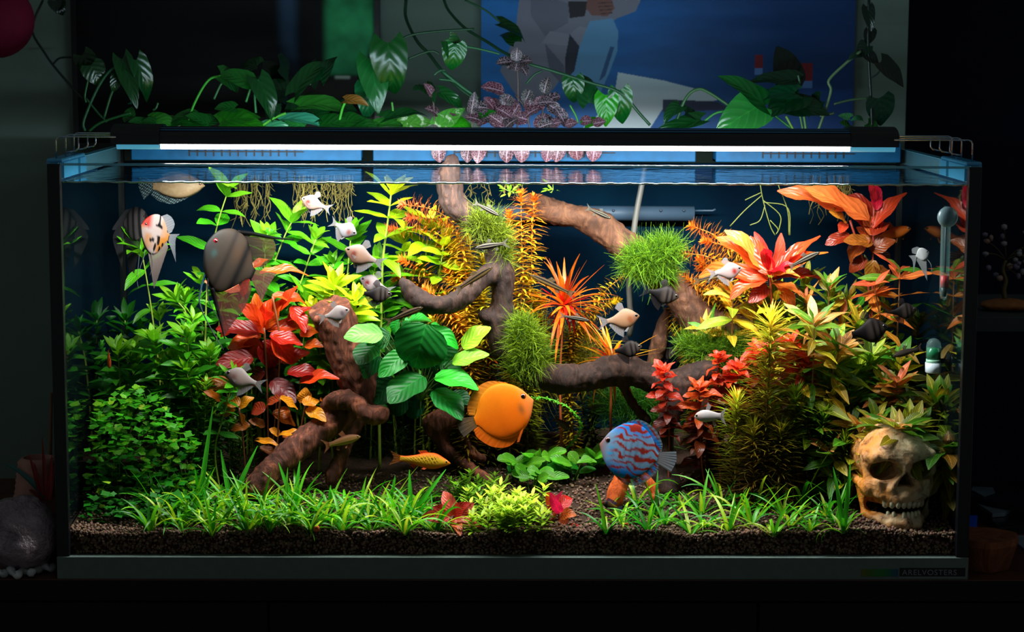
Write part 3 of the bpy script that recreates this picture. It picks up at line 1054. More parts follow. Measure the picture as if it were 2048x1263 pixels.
def root_curtain(label, u0, u1, v0, vmin, vmax, Y, n, seed):
    """thin roots hanging down from the planters"""
    rq = random.Random(seed)
    root = thing('root_curtain', label, 'roots', at((u0 + u1) / 2, v0, Y))
    mb = MB()
    for i in range(n):
        u, y = rq.uniform(u0, u1), Y + rq.uniform(-0.02, 0.02)
        v1 = rq.uniform(vmin, vmax)
        pts = []
        for k in range(6):
            t = k / 5
            pts.append(tuple(at(u + rq.uniform(-5, 5) * t * 2, v0 + (v1 - v0) * t, y)))
        c = lin(mixc((84, 74, 26), (150, 132, 60), rq.random()))
        mb.tube([Vector(p) for p in smooth_path(pts, 12)], rq.uniform(0.5, 1.0) * pxm(Y), 4, c, False)
        for q in range(3):
            j = rq.randint(1, 4)
            p = Vector(pts[j])
            mb.tube([p, p + Vector((rq.uniform(-0.008, 0.008), rq.uniform(-0.004, 0.004), -rq.uniform(0.002, 0.01)))], 0.45 * pxm(Y), 4, c, False)
    mb.build('strands', attr_material('root_strand', 0.6, 0.1), root, True)['kind'] = 'stuff'
root_curtain('olive roots hanging in a curtain behind the uppermost pale tetra', 585, 705, 350, 375, 455, 0.39, 60, 1)
root_curtain('thin olive roots hanging above the big dark angelfish dorsal fin', 470, 540, 350, 400, 458, 0.40, 26, 2)
root_curtain('sparse fine roots hanging behind the arching driftwood tip', 940, 1060, 350, 372, 410, 0.39, 16, 3)
root_curtain('dark fine roots hanging behind the red-brown surface leaves', 1610, 1700, 350, 380, 450, 0.40, 26, 4)

# ================================================================== skull
def bone_material():
    m, nt, out = nodes_of('stained_bone')
    g = G(nt)
    co = g.co()
    f = g.noise(22, 6, 0.65, co, 0.5)
    f2 = g.noise(70, 6, 0.7, co, 0.8)
    sp = g.n('SeparateXYZ'); g.link(co, sp.inputs[0])
    side = g.math('ADD', g.math('MULTIPLY', sp.outputs[0], -11.0), 0.30)
    low = g.math('MULTIPLY', g.math('ADD', sp.outputs[2], 0.030), -18.0)
    st = g.math('ADD', g.math('MAXIMUM', side, low), g.math('MULTIPLY', g.math('SUBTRACT', f, 0.5), 2.4), clamp=True)
    col = g.mix(st, lin((186, 172, 138)), lin((206, 122, 26)))
    col = g.mix(g.math('MULTIPLY', g.math('SUBTRACT', f2, 0.51), 6.0, clamp=True), col, lin((86, 44, 18)))
    g.link(g.bsdf(col, 0.55, 0.35, 0, g.bump(g.math('ADD', f, f2), 0.5, 0.003)), out.inputs[0])
    return m
m_bone = bone_material()
SK = 0.106
def skull_sdf(P):
    x = np.abs(P[..., 0]); Q = P.copy(); Q[..., 0] = x
    d = ell(P, (0, 0.34, 0.33), (0.50, 0.60, 0.45))
    d = smin(d, ell(P, (0, 0.0, 0.40), (0.44, 0.30, 0.20)), 0.10)
    b = np.abs(P - np.array((0, 0.0, 0.0))) - np.array((0.30, 0.16, 0.24))
    d = smin(d, np.sqrt((np.maximum(b, 0) ** 2).sum(-1)) + np.minimum(b.max(-1), 0) - 0.07, 0.08)
    d = smin(d, ell(P, (0, -0.14, -0.14), (0.27, 0.20, 0.17)), 0.06)            # maxilla
    d = smin(d, ell(Q, (0.395, -0.02, -0.03), (0.12, 0.15, 0.13)), 0.06)         # cheek
    d = smin(d, seg_dist(Q, (0.46, 0.02, 0.0), (0.49, 0.34, 0.06), 0.06, 0.05), 0.03)
    d = smin(d, seg_dist(Q, (0.42, -0.06, 0.02), (0.43, 0.0, 0.34), 0.055, 0.07), 0.05)  # outer orbit
    d = smin(d, seg_dist(Q, (0.0, -0.25, 0.30), (0.36, -0.17, 0.37), 0.065, 0.07), 0.06)  # brow ridge
    d = smin(d, seg_dist(P, (0, -0.26, 0.28), (0, -0.285, 0.14), 0.07, 0.045), 0.05)       # nose bridge
    d = smin(d, seg_dist(Q, (0.10, -0.25, 0.14), (0.17, -0.26, -0.02), 0.045, 0.05), 0.05)
    d = smin(d, seg_dist(Q, (0.0, -0.24, -0.47), (0.15, -0.20, -0.475), 0.095, 0.09), 0.03)  # chin
    d = smin(d, seg_dist(Q, (0.15, -0.20, -0.475), (0.37, 0.12, -0.40), 0.085, 0.075), 0.04)
    d = smin(d, seg_dist(Q, (0.37, 0.12, -0.40), (0.43, 0.22, -0.05), 0.07, 0.06), 0.03)
    d = smin(d, seg_dist(Q, (0.0, -0.24, -0.385), (0.17, -0.17, -0.385), 0.06, 0.055), 0.03)
    # hollows
    d = smax(d, -ell(Q, (0.232, -0.17, 0.195), (0.178, 0.38, 0.132)), 0.03)
    tri = np.maximum(x * 0.90 + (P[..., 2] - 0.20) * 0.50, -(P[..., 2] + 0.0))
    d = smax(d, -np.maximum(tri, P[..., 1] - 0.16), 0.02)
    bb = np.abs(P - np.array((0, -0.10, -0.305))) - np.array((0.30, 0.34, 0.030))
    d = smax(d, -(np.sqrt((np.maximum(bb, 0) ** 2).sum(-1)) + np.minimum(bb.max(-1), 0) - 0.012), 0.015)
    d = smax(d, -ell(Q, (0.335, -0.10, -0.27), (0.10, 0.30, 0.125)), 0.03)
    return d
sv, sf = surface_nets(skull_sdf, (-0.62, -0.46, -0.66), (0.62, 1.02, 0.86), 0.0165)
sv = sv * SK
rot = math.radians(8)
nrm_ = vert_normals(sv, sf)
sv = sv + nrm_ * (fbm(sv + 5, 160, 3) * 0.0012)[:, None]
sk_at = at(1797, 966, 0.064)
skull = thing('skull_ornament', 'weathered human skull ornament with orange stains sitting on the gravel', 'ornament', sk_at)
skull.rotation_euler = (math.radians(-4), 0, rot)
obj('cranium', mesh_from('cranium', sv, sf, m_bone, True), skull)
m_tooth = simple('tooth', (206, 200, 168), 0.4, 0.4, noise=0.35, nscale=90)
def tooth(x, y, z0, z1, r):
    pr = [(0.3 * r, z0), (0.85 * r, z0 + (z1 - z0) * 0.12), (r, z0 + (z1 - z0) * 0.35), (0.85 * r, z0 + (z1 - z0) * 0.75), (0.6 * r, z1)]
    me = MB().lathe([(a * SK, b * SK) for a, b in pr], (0, 0, 0), 10).mesh('tooth', m_tooth, True)
    o = obj('tooth', me, skull, (x * SK, y * SK, 0))
    o['label'] = 'greyish cream tooth'
for i in range(8):
    a = (i - 3.5) / 3.5
    tooth(0.235 * a, -0.298 + 0.12 * a * a, -0.278, -0.09, 0.038 if 1 < i < 6 else 0.042)
for i in range(8):
    if i == 2: continue
    a = (i - 3.5) / 3.5
    tooth(0.20 * a, -0.282 + 0.10 * a * a, -0.318, -0.44, 0.027)

# ================================================================== equipment
m_gl = glass_tint('tube_glass', (150, 190, 190), 0.08, 0.14)
YT = 0.06
s = pxm(YT)
c0, c1 = at(1888, 600, YT), at(1893, 412, YT)
th = thing('thermometer', 'glass tank thermometer with red band and grey suction cup', 'thermometer', c0)
MB().tube([c0 + (c1 - c0) * t for t in (0, 0.02, 0.05, 0.1, 0.95, 0.98, 1)], [1.5 * s, 6 * s, 9 * s, 10 * s, 10 * s, 8 * s, 4 * s], 16).build('glass_tube', m_gl, th, True)
MB().tube([c0 + (c1 - c0) * t for t in (0.04, 0.14)], [4 * s, 8.2 * s], 14).build('ballast', simple('ballast_black', (12, 10, 12), 0.4), th, True)
MB().tube([c0 + (c1 - c0) * t for t in (0.14, 0.26)], 8.6 * s, 14).build('red_band', simple('thermo_red', (200, 20, 30), 0.4), th, True)
MB().tube([c0 + (c1 - c0) * t for t in (0.30, 0.92)], 2.2 * s, 10).build('scale_strip', simple('thermo_scale', (60, 66, 80), 0.5), th, True)
cc = at(1896, 434, YT - 0.014)
MB().lathe([(0.1 * s, -9 * s), (10 * s, -8 * s), (18 * s, -3 * s), (21 * s, 3 * s), (20 * s, 6 * s), (4 * s, 5 * s)], cc, 22, 'y').build('suction_cup', glass_tint('cup_rubber', (110, 140, 150), 0.35, 0.75), th, True)

c0, c1 = at(1866, 745, 0.10), at(1868, 676, 0.10)
s = pxm(0.10)
dc = thing('drop_checker', 'small green and white glass CO2 indicator on the end pane', 'indicator', c0)
MB().tube([c0 + (c1 - c0) * t for t in (0, 0.03, 0.30)], [14 * s, 16 * s, 16.5 * s], 16).build('white_cup', simple('dc_white', (190, 205, 215), 0.35), dc, True)
MB().tube([c0 + (c1 - c0) * t for t in (0.30, 0.40)], 15 * s, 16).build('collar', simple('dc_collar', (150, 200, 170), 0.3), dc, True)
MB().tube([c0 + (c1 - c0) * t for t in (0.40, 0.72)], [14 * s, 14 * s], 16).build('green_fluid', simple('dc_green', (10, 110, 62), 0.2), dc, True)
MB().tube([c0 + (c1 - c0) * t for t in (0.40, 0.74, 0.88, 0.97, 1.0)], [15.5 * s, 15.5 * s, 14 * s, 9 * s, 3 * s], 16).build('glass_dome', m_gl, dc, True)
k0 = c0 + (c1 - c0) * 0.35
MB().tube([k0, k0 + Vector((22 * s, 0, 0)), k0 + Vector((30 * s, 0, 0))], [5 * s, 5 * s, 20 * s], 16).build('suction_cup', simple('dc_cup', (14, 22, 20), 0.3), dc, True)

hose = thing('air_hose', 'translucent grey hose hanging from the surface behind the moss ball', 'hose', at(1272, 672, 0.40))
MB().tube(smooth_path([tuple(at(u, v, 0.40)) for u, v in ((1290, 330), (1283, 372), (1272, 430), (1264, 490), (1258, 545), (1260, 610), (1264, 640), (1258, 672))], 30), 6.0 * pxm(0.4), 10).build('tube', glass_tint('hose_plastic', (92, 90, 84), 0.4, 0.8), hose, True)
bar = thing('reflected_tube', 'pale grey-blue tube standing in for a light reflection across the navy backing', 'tube', at(930, 426, 0.43))  # reflection of a light tube, built as a solid tube with dots
s = pxm(0.43)
MB().tube([at(935, 425, 0.435), at(1388, 427, 0.435)], 15 * s, 14).build('bar', simple('bar_blue', (44, 62, 78), 0.5), bar, True)
MB().tube([at(1388, 421, 0.435), at(1425, 421, 0.435), at(1431, 418, 0.435)], 2 * s, 6).build('rod', MATS['bar_blue'], bar, True)
for u in (1227, 1273, 1322, 1368):
    MB().lathe([(0.1 * s, 0), (3 * s, 0.2 * s), (3 * s, 1.5 * s), (0.1 * s, 2 * s)], at(u, 421, 0.4235), 10, 'y').build('dark_dot', simple('dot_dark', (20, 34, 48), 0.5), bar, True)

# ================================================================== underwater plants
m_leaf = leaf_material('water_leaf', (1.5, 0.05), (0.25, 7), 0.38, 0.45, 0.3)
m_leafp = leaf_material('pale_vein_leaf', (2.6, 0.07), (0.55, 8), 0.4, 0.45, 0.35)
m_broad = leaf_material('broad_glossy_leaf', (1.5, 0.03), (0.4, 6), 0.42, 0.28, 0.3, None, None, 0.25)
m_grass = leaf_material('grass_blade', (1.25, 0.12), (0, 1), 0.4, 0.4, 0.2)
m_red = leaf_material('red_leaf', (1.4, 0.05), (0.3, 6), 0.36, 0.45, 0.45)
m_stem = attr_material('plant_stem', 0.5, 0.1)
m_need = attr_material('needle_leaf', 0.5, 0.4, 0.3)

def ground_at(u, v):
    lo_, hi_ = 0.012, BACK - 0.01
    for _ in range(30):
        m = 0.5 * (lo_ + hi_)
        p = at(u, v, m)
        if p.z > gz(p.x, m): lo_ = m
        else: hi_ = m
    return at(u, v, 0.5 * (lo_ + hi_))

def stem_path(pts, Y, n=40, dyb=0.0):
    """pixel path (top first) -> world points from the gravel up to the tip"""
    W = []
    k = len(pts)
    for i, p in enumerate(pts):
        y = (p[2] if len(p) > 2 else Y) + dyb * i / max(1, k - 1)
        W.append(tuple(at(p[0], p[1], y)))
    b = W[-1]
    g0 = gz(b[0], b[1])
    if b[2] > g0 + 0.012:
        W.append((b[0] + random.uniform(-0.01, 0.01), b[1], g0 - 0.004))
    else:
        W[-1] = (b[0], b[1], g0 - 0.004)
    W = W[::-1]
    return [Vector(p) for p in smooth_path(W, n)]

def add_stem(root, path, r, col, name='stem'):
    n = len(path)
    c = lin(col)
    return MB().tube(path, [r * (1.0 - 0.5 * i / n) for i in range(n)], 6, c).build(name, m_stem, root, True)

LM = [leaf_mesh(m_leaf, 'lance', b, 0.25, 0.10, 0, 8, 2, s, 0.29) for b, s in ((0.15, 0), (0.4, 0.15), (0.8, -0.12), (0.3, -0.2))]
LP = [leaf_mesh(m_leafp, 'lance', b, 0.2, 0.16, 0.2, 8, 2, s, 0.27) for b, s in ((0.15, 0), (0.4, 0.15), (0.8, -0.12), (0.3, -0.2))]
LR = [leaf_mesh(m_red, 'ovate', b, 0.3, 0.25, 0.25, 8, 2, s, 0.45) for b, s in ((0.25, 0), (0.7, 0.15), (1.1, -0.12))]
LB = [leaf_mesh(m_broad, 'ovate', b, 0.18, 0.12, 0.1, 9, 3, s, 0.65) for b, s in ((0.4, 0), (0.8, 0.1), (1.2, -0.1))]
LG = [leaf_mesh(m_grass, 'blade', b, 0.3, 0.0, tw, 9, 1, s, 0.09) for b, tw, s in ((1.0, 0.4, 0), (1.7, 0.6, 0.15), (2.2, -0.5, -0.15), (0.35, 0.3, 0.05))]
LS = [leaf_mesh(m_red, 'blade', b, 0.25, 0.0, 0.1, 7, 1, 0, 0.1) for b in (0.15, 0.5, 0.9)]
LBAC = [leaf_mesh(m_leaf, 'round', b, 0.25, 0.06, 0, 7, 2, 0, 0.65) for b in (0.3, 0.7)]

def whorl(root, p, axis, ang0, per, elev, L, W, meshes, cols, jl=0.2, green=0.0):
    ax = Vector(axis).normalized()
    e1 = ax.orthogonal().normalized(); e2 = ax.cross(e1)
    for k in range(per):
        a = ang0 + 2 * math.pi * k / per + random.uniform(-0.25, 0.25)
        el = elev + random.uniform(-0.32, 0.32)
        out = e1 * math.cos(a) + e2 * math.sin(a)
        d = out * math.cos(el) + ax * math.sin(el)
        up = ax * math.cos(el) - out * math.sin(el) + d.cross(ax) * random.uniform(-0.5, 0.5) + Vector((0, -0.25, 0))
        ln = L * random.uniform(1 - jl, 1 + jl)
        lim = INN - 0.006
        if abs(p.x + d.x * ln) > lim: d.x = (math.copysign(lim, p.x) - p.x) / ln
        if p.y + d.y * ln < 0.016: d.y = max(0.016 - p.y, 0.0) / ln
        if p.y + d.y * ln > BACK - 0.006: d.y = (BACK - 0.006 - p.y) / ln
        if p.z + d.z * ln > WATER - 0.003: d.z = (WATER - 0.003 - p.z) / ln
        put_leaf(root, random.choice(meshes), p + out * 0.0008, d, up, ln, 1.12 * W * random.uniform(0.85, 1.15) * ln / L, jit(cols if random.random() > green else mixc(cols, (50, 130, 24), random.uniform(0.4, 0.95))))

def stem_plant(label, pts, Y, L=55, W=16, sp=34, per=2, cols=((30, 90, 20), (60, 160, 20), (130, 200, 30)), meshes=None, bare=0.25, name='stem_plant', group=None, stemcol=(110, 130, 40), sr=2.4, elev=(0.3, 1.05), topn=3, nt_=4, jl=0.25, dyb=0.0, shoots=2, green=0.0):
    meshes = meshes or LM
    path = stem_path(pts, Y, 50, dyb)
    s = pxm(Y)
    root = thing(name, label, 'plant', path[0], group)
    main = path
    for sh in range(shoots + 1):
        if sh:
            k = (-1) ** sh
            top = (pts[0][0] + k * random.uniform(26, 56) * (1 if sh < 3 else 0.5), pts[0][1] + random.uniform(14, 70))
            ys = Y + random.uniform(-0.025, 0.03)
            low = min(ys, BACK - 0.02)
            mid = ((top[0] * 0.6 + pts[-1][0] * 0.4), top[1] + 0.5 * max(60, pts[-1][1] - top[1]))
            path = stem_path([top, mid, (pts[-1][0] + k * 10, max(pts[-1][1], top[1] + 70))], low, 40)
            if abs(path[-1].x) > INN - 0.03: continue
        add_stem(root, path, sr * s, stemcol)
        seg = [0.0]
        for a, b in zip(path[:-1], path[1:]): seg.append(seg[-1] + (b - a).length)
        tot = seg[-1]
        d = tot
        ang = random.uniform(0, 3.14)
        i = 0
        stop = bare * tot if not sh else max(bare, 0.45) * tot
        while d > stop and i < 40:
            k = max(j for j in range(len(seg)) if seg[j] <= d + 1e-9)
            k = min(k, len(path) - 2)
            f = (d - seg[k]) / max(seg[k + 1] - seg[k], 1e-9)
            p = path[k].lerp(path[k + 1], min(1, f))
            ax = (path[k + 1] - path[k]).normalized()
            ax = (ax + Vector((0, -0.2, 0.25))).normalized()
            q = min(1.0, i / topn)
            el = elev[1] + (elev[0] - elev[1]) * q
            size = (0.6 + 0.4 * min(1.0, (i + 0.6) / 2.0)) * (0.9 if sh else 1.0)
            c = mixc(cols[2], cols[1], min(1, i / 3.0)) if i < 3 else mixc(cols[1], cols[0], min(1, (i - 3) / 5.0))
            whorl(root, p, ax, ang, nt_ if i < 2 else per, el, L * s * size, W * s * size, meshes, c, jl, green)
            ang += math.pi / per if per < 4 else 0.5
            d -= sp * s * (0.3 if i == 0 else 0.6 if i < 3 else 1.0) * random.uniform(0.85, 1.15)
            i += 1
    return root

GREEN = ((14, 84, 14), (44, 160, 14), (110, 205, 24))
LIME = ((50, 120, 14), (140, 195, 18), (215, 222, 34))
OLIVE = ((90, 84, 16), (120, 140, 20), (150, 190, 30))
for label, pts, Y, kw in (
    ('tall green stem plant under the orange-white angelfish, leaves long and drooping', [(283, 500), (300, 600), (318, 740), (325, 860)], 0.27, dict(L=82, W=21, sp=48, per=2, cols=((90, 96, 16), (60, 150, 20), (105, 195, 24)), elev=(0.0, 0.9), shoots=0)),
    ('bright green rosette plant just above the clover-leaved bush peak', [(308, 676), (315, 760), (320, 900)], 0.20, dict(L=54, W=16, sp=24, per=4, nt_=5)),
    ('green rosette plant between the clover bush and the red plant', [(374, 668), (380, 760), (385, 900)], 0.185, dict(L=52, W=16, sp=24, per=4, nt_=5)),
    ('small green rosette plant beside the pale tetra and bronze leaves', [(420, 706), (420, 800), (420, 900)], 0.19, dict(L=44, W=14, sp=22, per=4, nt_=5)),
    ('green rosette plant above the clover bush near the orange shrimp', [(236, 702), (240, 800)], 0.21, dict(L=46, W=15, sp=24, per=4, nt_=5)),
    ('dark green plant close to the end pane behind the orange shrimp', [(185, 706), (190, 820)], 0.27, dict(L=54, W=16, sp=26, per=4, nt_=5, cols=((10, 60, 12), (24, 120, 14), (60, 170, 20)))),
    ('tall green plant reaching the surface beside the pale discus', [(457, 378), (432, 460), (415, 560), (410, 760)], 0.31, dict(L=66, W=23, sp=52, per=2, nt_=3, elev=(0.2, 0.9), shoots=0)),
    ('leafy green plant rising behind the big dark angelfish tail', [(588, 436), (566, 480), (525, 600), (505, 760)], 0.33, dict(L=60, W=21, sp=36, per=3, nt_=4)),
    ('thin green plant leaning behind the orange-white angelfish', [(352, 598), (372, 640), (335, 760)], 0.31, dict(L=52, W=15, sp=32, per=2)),
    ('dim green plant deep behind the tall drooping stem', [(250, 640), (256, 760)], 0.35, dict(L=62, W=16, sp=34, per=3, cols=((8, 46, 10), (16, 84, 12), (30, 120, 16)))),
    ('green plant showing behind the red broad-leaved plant', [(535, 560), (525, 700), (520, 800)], 0.36, dict(L=58, W=18, sp=32, per=3)),
    ('green plant between the red leaves and the driftwood stump top', [(612, 590), (606, 700), (600, 800)], 0.34, dict(L=58, W=17, sp=32, per=3)),
    ('dim green plant standing in for a reflection by the end pane', [(168, 606), (172, 740)], 0.33, dict(L=56, W=16, sp=32, per=3, cols=((8, 50, 10), (16, 96, 12), (40, 140, 16)))),  # reflection in the end pane, built as a plant
    ('deep green plant behind the dark angelfish filaments', [(402, 560), (406, 700), (410, 800)], 0.35, dict(L=56, W=16, sp=32, per=3)),
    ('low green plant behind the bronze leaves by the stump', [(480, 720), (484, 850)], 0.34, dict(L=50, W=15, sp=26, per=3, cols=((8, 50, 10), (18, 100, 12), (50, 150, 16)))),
    ('yellow-green rosette plant spreading above the sawn stump', [(668, 572), (664, 650), (655, 760)], 0.255, dict(L=66, W=22, sp=26, per=4, nt_=5, cols=LIME)),
    ('tall yellow-green plant touching the surface among the pale tetras', [(783, 380), (776, 440), (766, 520), (762, 640), (758, 760)], 0.28, dict(L=64, W=23, sp=40, per=3, nt_=3, cols=LIME, elev=(0.25, 1.0), sr=3.4, shoots=0)),
    ('dark green plant behind the pale tetras over the stump', [(702, 470), (694, 560), (684, 720)], 0.34, dict(L=56, W=19, sp=34, per=3, cols=((14, 70, 10), (50, 130, 14), (90, 165, 20)))),
    ('yellow-green plant standing among the orange needle stems', [(857, 448), (850, 540), (842, 700)], 0.31, dict(L=62, W=20, sp=30, per=4, nt_=4, cols=LIME)),
    ('green plant between tall yellow stem and anubias-like broad leaves', [(806, 566), (800, 640), (792, 760)], 0.32, dict(L=52, W=17, sp=28, per=3, cols=((20, 84, 12), (70, 150, 16), (130, 190, 24)))),
    ('small green plant half hidden behind the black striped tetra', [(738, 628), (738, 760)], 0.33, dict(L=50, W=16, sp=26, per=3, cols=((16, 70, 10), (50, 140, 14), (110, 185, 20)))),
    ('green plant by the surface roots behind upper pale tetra', [(640, 640), (640, 760)], 0.37, dict(L=50, W=16, sp=26, per=3)),
):
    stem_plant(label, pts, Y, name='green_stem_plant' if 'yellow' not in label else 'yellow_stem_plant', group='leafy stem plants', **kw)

# ---- needle-leaved stems: leaves too fine to pick apart, one foliage mesh per plant
def needle_stem(path, s, L, sp, per, cols, bare, elev, topk, P, D, U, LL, CC):
    seg = np.cumsum([0] + [(b - a).length for a, b in zip(path[:-1], path[1:])])
    tot = seg[-1]
    d = tot; i = 0; ang = random.uniform(0, 3)
    while d > bare * tot and i < 150:
        k = min(int(np.searchsorted(seg, d, side='right')) - 1, len(path) - 2)
        f = (d - seg[k]) / max(seg[k + 1] - seg[k], 1e-9)
        p = path[k].lerp(path[k + 1], min(1, f))
        ax = (path[k + 1] - path[k]).normalized()
        e1 = ax.orthogonal().normalized(); e2 = ax.cross(e1)
        q = min(1.0, i / topk)
        el = elev[1] + (elev[0] - elev[1]) * q
        t = i * sp * s / tot
        c = mixc(cols[2], cols[1], min(1, t * 4)) if t < 0.25 else mixc(cols[1], cols[0], min(1, (t - 0.25) * 1.6))
        for j in range(per):
            a = ang + 2 * math.pi * j / per + random.uniform(-0.2, 0.2)
            out = e1 * math.cos(a) + e2 * math.sin(a)
            ee = el + random.uniform(-0.25, 0.25)
            P.append(p); D.append(out * math.cos(ee) + ax * math.sin(ee)); U.append(ax * math.cos(ee) - out * math.sin(ee))
            LL.append(L * s * random.uniform(0.7, 1.2) * (0.6 + 0.4 * q)); CC.append(lin(jit(c, 0.18, 0.08))[:3])
        ang += 0.45
        d -= sp * s * random.uniform(0.8, 1.2) * (0.5 + 0.5 * q)
        i += 1

def needle_plant(label, pts, Y, L=30, W=5.4, sp=7.5, per=8, cols=((110, 90, 14), (190, 150, 24), (225, 130, 40)), bare=0.03, name='needle_plant', elev=(0.25, 1.0), group=None, curl=0.3, sr=1.8, topk=5, stemcol=(150, 110, 40), cat='plant', ribs=2, shoots=0):
    path = stem_path(pts, Y, 60)
    s = pxm(Y)
    root = thing(name, label, cat, path[0], group)
    P, D, U, LL, CC = [], [], [], [], []
    for sh in range(shoots + 1):
        if sh:
            dx, dv, yy = random.uniform(-34, 34), random.uniform(6, 60), min(Y + random.uniform(-0.02, 0.03), BACK - 0.015)
            path = stem_path([(p[0] + dx * (1 - i / len(pts)), p[1] + dv * (1 - i / len(pts))) for i, p in enumerate(pts)], yy, 60)
        add_stem(root, path, sr * s, stemcol)
        needle_stem(path, s, L, sp, per, cols, bare, elev, topk, P, D, U, LL, CC)
    P, D, U = np.array(P), np.array(D), np.array(U)
    LL = np.array(LL)[:, None]; CC = np.array(CC)
    S = np.cross(D, U)
    w = W * s * 0.5
    rows = []
    for t, ww in ((0.0, 0.45), (0.35, 1.0), (0.7, 0.75), (1.0, 0.08)):
        q = P + D * LL * t - U * LL * curl * t * t
        rows.append(np.stack([q - S * w * ww, q + U * w * 0.3 * ww, q + S * w * ww], 1) if ribs == 3 else np.stack([q - S * w * ww, q + S * w * ww], 1))
    R = np.stack(rows, 1)
    n = len(P)
    V = R.reshape(-1, 3)
    Fq = (np.arange(n)[:, None, None] * 8 + np.array([[0, 1, 3, 2], [2, 3, 5, 4], [4, 5, 7, 6]])[None]).reshape(-1, 4)
    o = obj('foliage', mesh_from('foliage', V - np.array(root.location), Fq, m_need, True, np.repeat(CC, 8, 0)), root)
    o['kind'] = 'stuff'
    return root

OR = ((110, 92, 12), (196, 150, 20), (232, 128, 40))
YE = ((90, 100, 10), (180, 165, 20), (215, 190, 40))
for label, pts, Y, kw in (
    ('orange needle stem leaning toward the tall yellow plant, pinkish tip', [(806, 408), (868, 420), (908, 452), (928, 520), (935, 640)], 0.265, dict(cols=((140, 120, 16), (214, 160, 24), (240, 120, 70)), L=28)),
    ('upright orange needle stem beside the mossy branch bend', [(1042, 388), (1043, 470), (1046, 560), (1034, 660), (1020, 740)], 0.255, dict(cols=OR, L=30, sp=9)),
    ('orange starry needle stem above the forked dark branch', [(852, 578), (892, 610), (930, 680), (940, 760)], 0.25, dict(cols=((130, 110, 16), (205, 150, 24), (240, 150, 60)), L=32)),
    ('yellow-orange needle stem arching from the dark branch toward pale tetras', [(806, 520), (850, 545), (900, 600), (930, 680)], 0.29, dict(cols=OR)),
    ('short orange needle stem right under the upper branch', [(884, 492), (912, 560), (936, 680)], 0.30, dict(cols=OR)),
    ('yellow needle stem behind the vertical part of the branch', [(938, 476), (946, 560), (950, 700)], 0.31, dict(cols=YE)),
    ('low yellow needle stem above the broad green leaves', [(868, 640), (900, 690), (920, 770)], 0.26, dict(cols=YE)),
    ('yellow needle stem behind the striped fish resting on the fork', [(900, 560), (930, 620), (950, 720)], 0.29, dict(cols=YE)),
    ('golden needle stem against the thick branch trunk', [(966, 580), (972, 650), (970, 760)], 0.28, dict(cols=YE)),
    ('golden needle stem behind the moss beard', [(1056, 560), (1058, 640), (1050, 740)], 0.28, dict(cols=YE)),
    ('pale golden needle stem next to the red starburst plant', [(1084, 602), (1074, 660), (1060, 760)], 0.30, dict(cols=YE)),
    ('small golden needle stem over the spotted broad leaf', [(826, 640), (850, 700), (860, 780)], 0.30, dict(cols=YE)),
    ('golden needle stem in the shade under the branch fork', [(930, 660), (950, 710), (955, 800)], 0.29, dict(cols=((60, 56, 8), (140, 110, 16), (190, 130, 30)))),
    ('reddish needle stem low between broad leaves and moss beard', [(985, 690), (985, 760), (980, 840)], 0.28, dict(cols=((70, 40, 8), (160, 84, 20), (200, 96, 30)))),
    ('green-yellow needle stem behind the broad leaf plant', [(968, 700), (966, 760), (950, 860)], 0.30, dict(cols=((50, 66, 8), (120, 140, 20), (170, 180, 30)))),
    ('needle stem leaning over the hose with yellow tip', [(1252, 548), (1212, 580), (1165, 640), (1140, 720)], 0.31, dict(cols=((130, 110, 14), (196, 150, 20), (220, 196, 40)), L=20)),
    ('orange needle stem pointing sideways beside the red rosette', [(1384, 452), (1432, 472), (1490, 520), (1510, 640)], 0.335, dict(cols=OR, L=28)),
    ('orange needle stem behind the pale tetra near arching driftwood', [(1400, 520), (1440, 556), (1490, 620), (1500, 700)], 0.33, dict(cols=OR, L=28)),
    ('golden needle stem along the upper side of the arching driftwood', [(1376, 560), (1420, 600), (1470, 680)], 0.36, dict(cols=YE, L=26)),
    ('golden needle stem hanging under the arching driftwood', [(1345, 616), (1366, 660), (1390, 740)], 0.35, dict(cols=((100, 84, 10), (180, 140, 20), (205, 150, 30)), L=30)),
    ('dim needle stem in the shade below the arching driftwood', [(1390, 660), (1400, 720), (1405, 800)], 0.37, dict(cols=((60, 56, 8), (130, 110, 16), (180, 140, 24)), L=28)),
    ('olive needle stem behind the horizontal branch', [(1196, 770), (1190, 830), (1185, 920)], 0.35, dict(cols=((40, 46, 8), (84, 90, 14), (120, 120, 20)), L=34)),
):
    needle_plant(label, pts, Y, name='needle_stem_plant', group='needle-leaved stems', shoots=2, **kw)

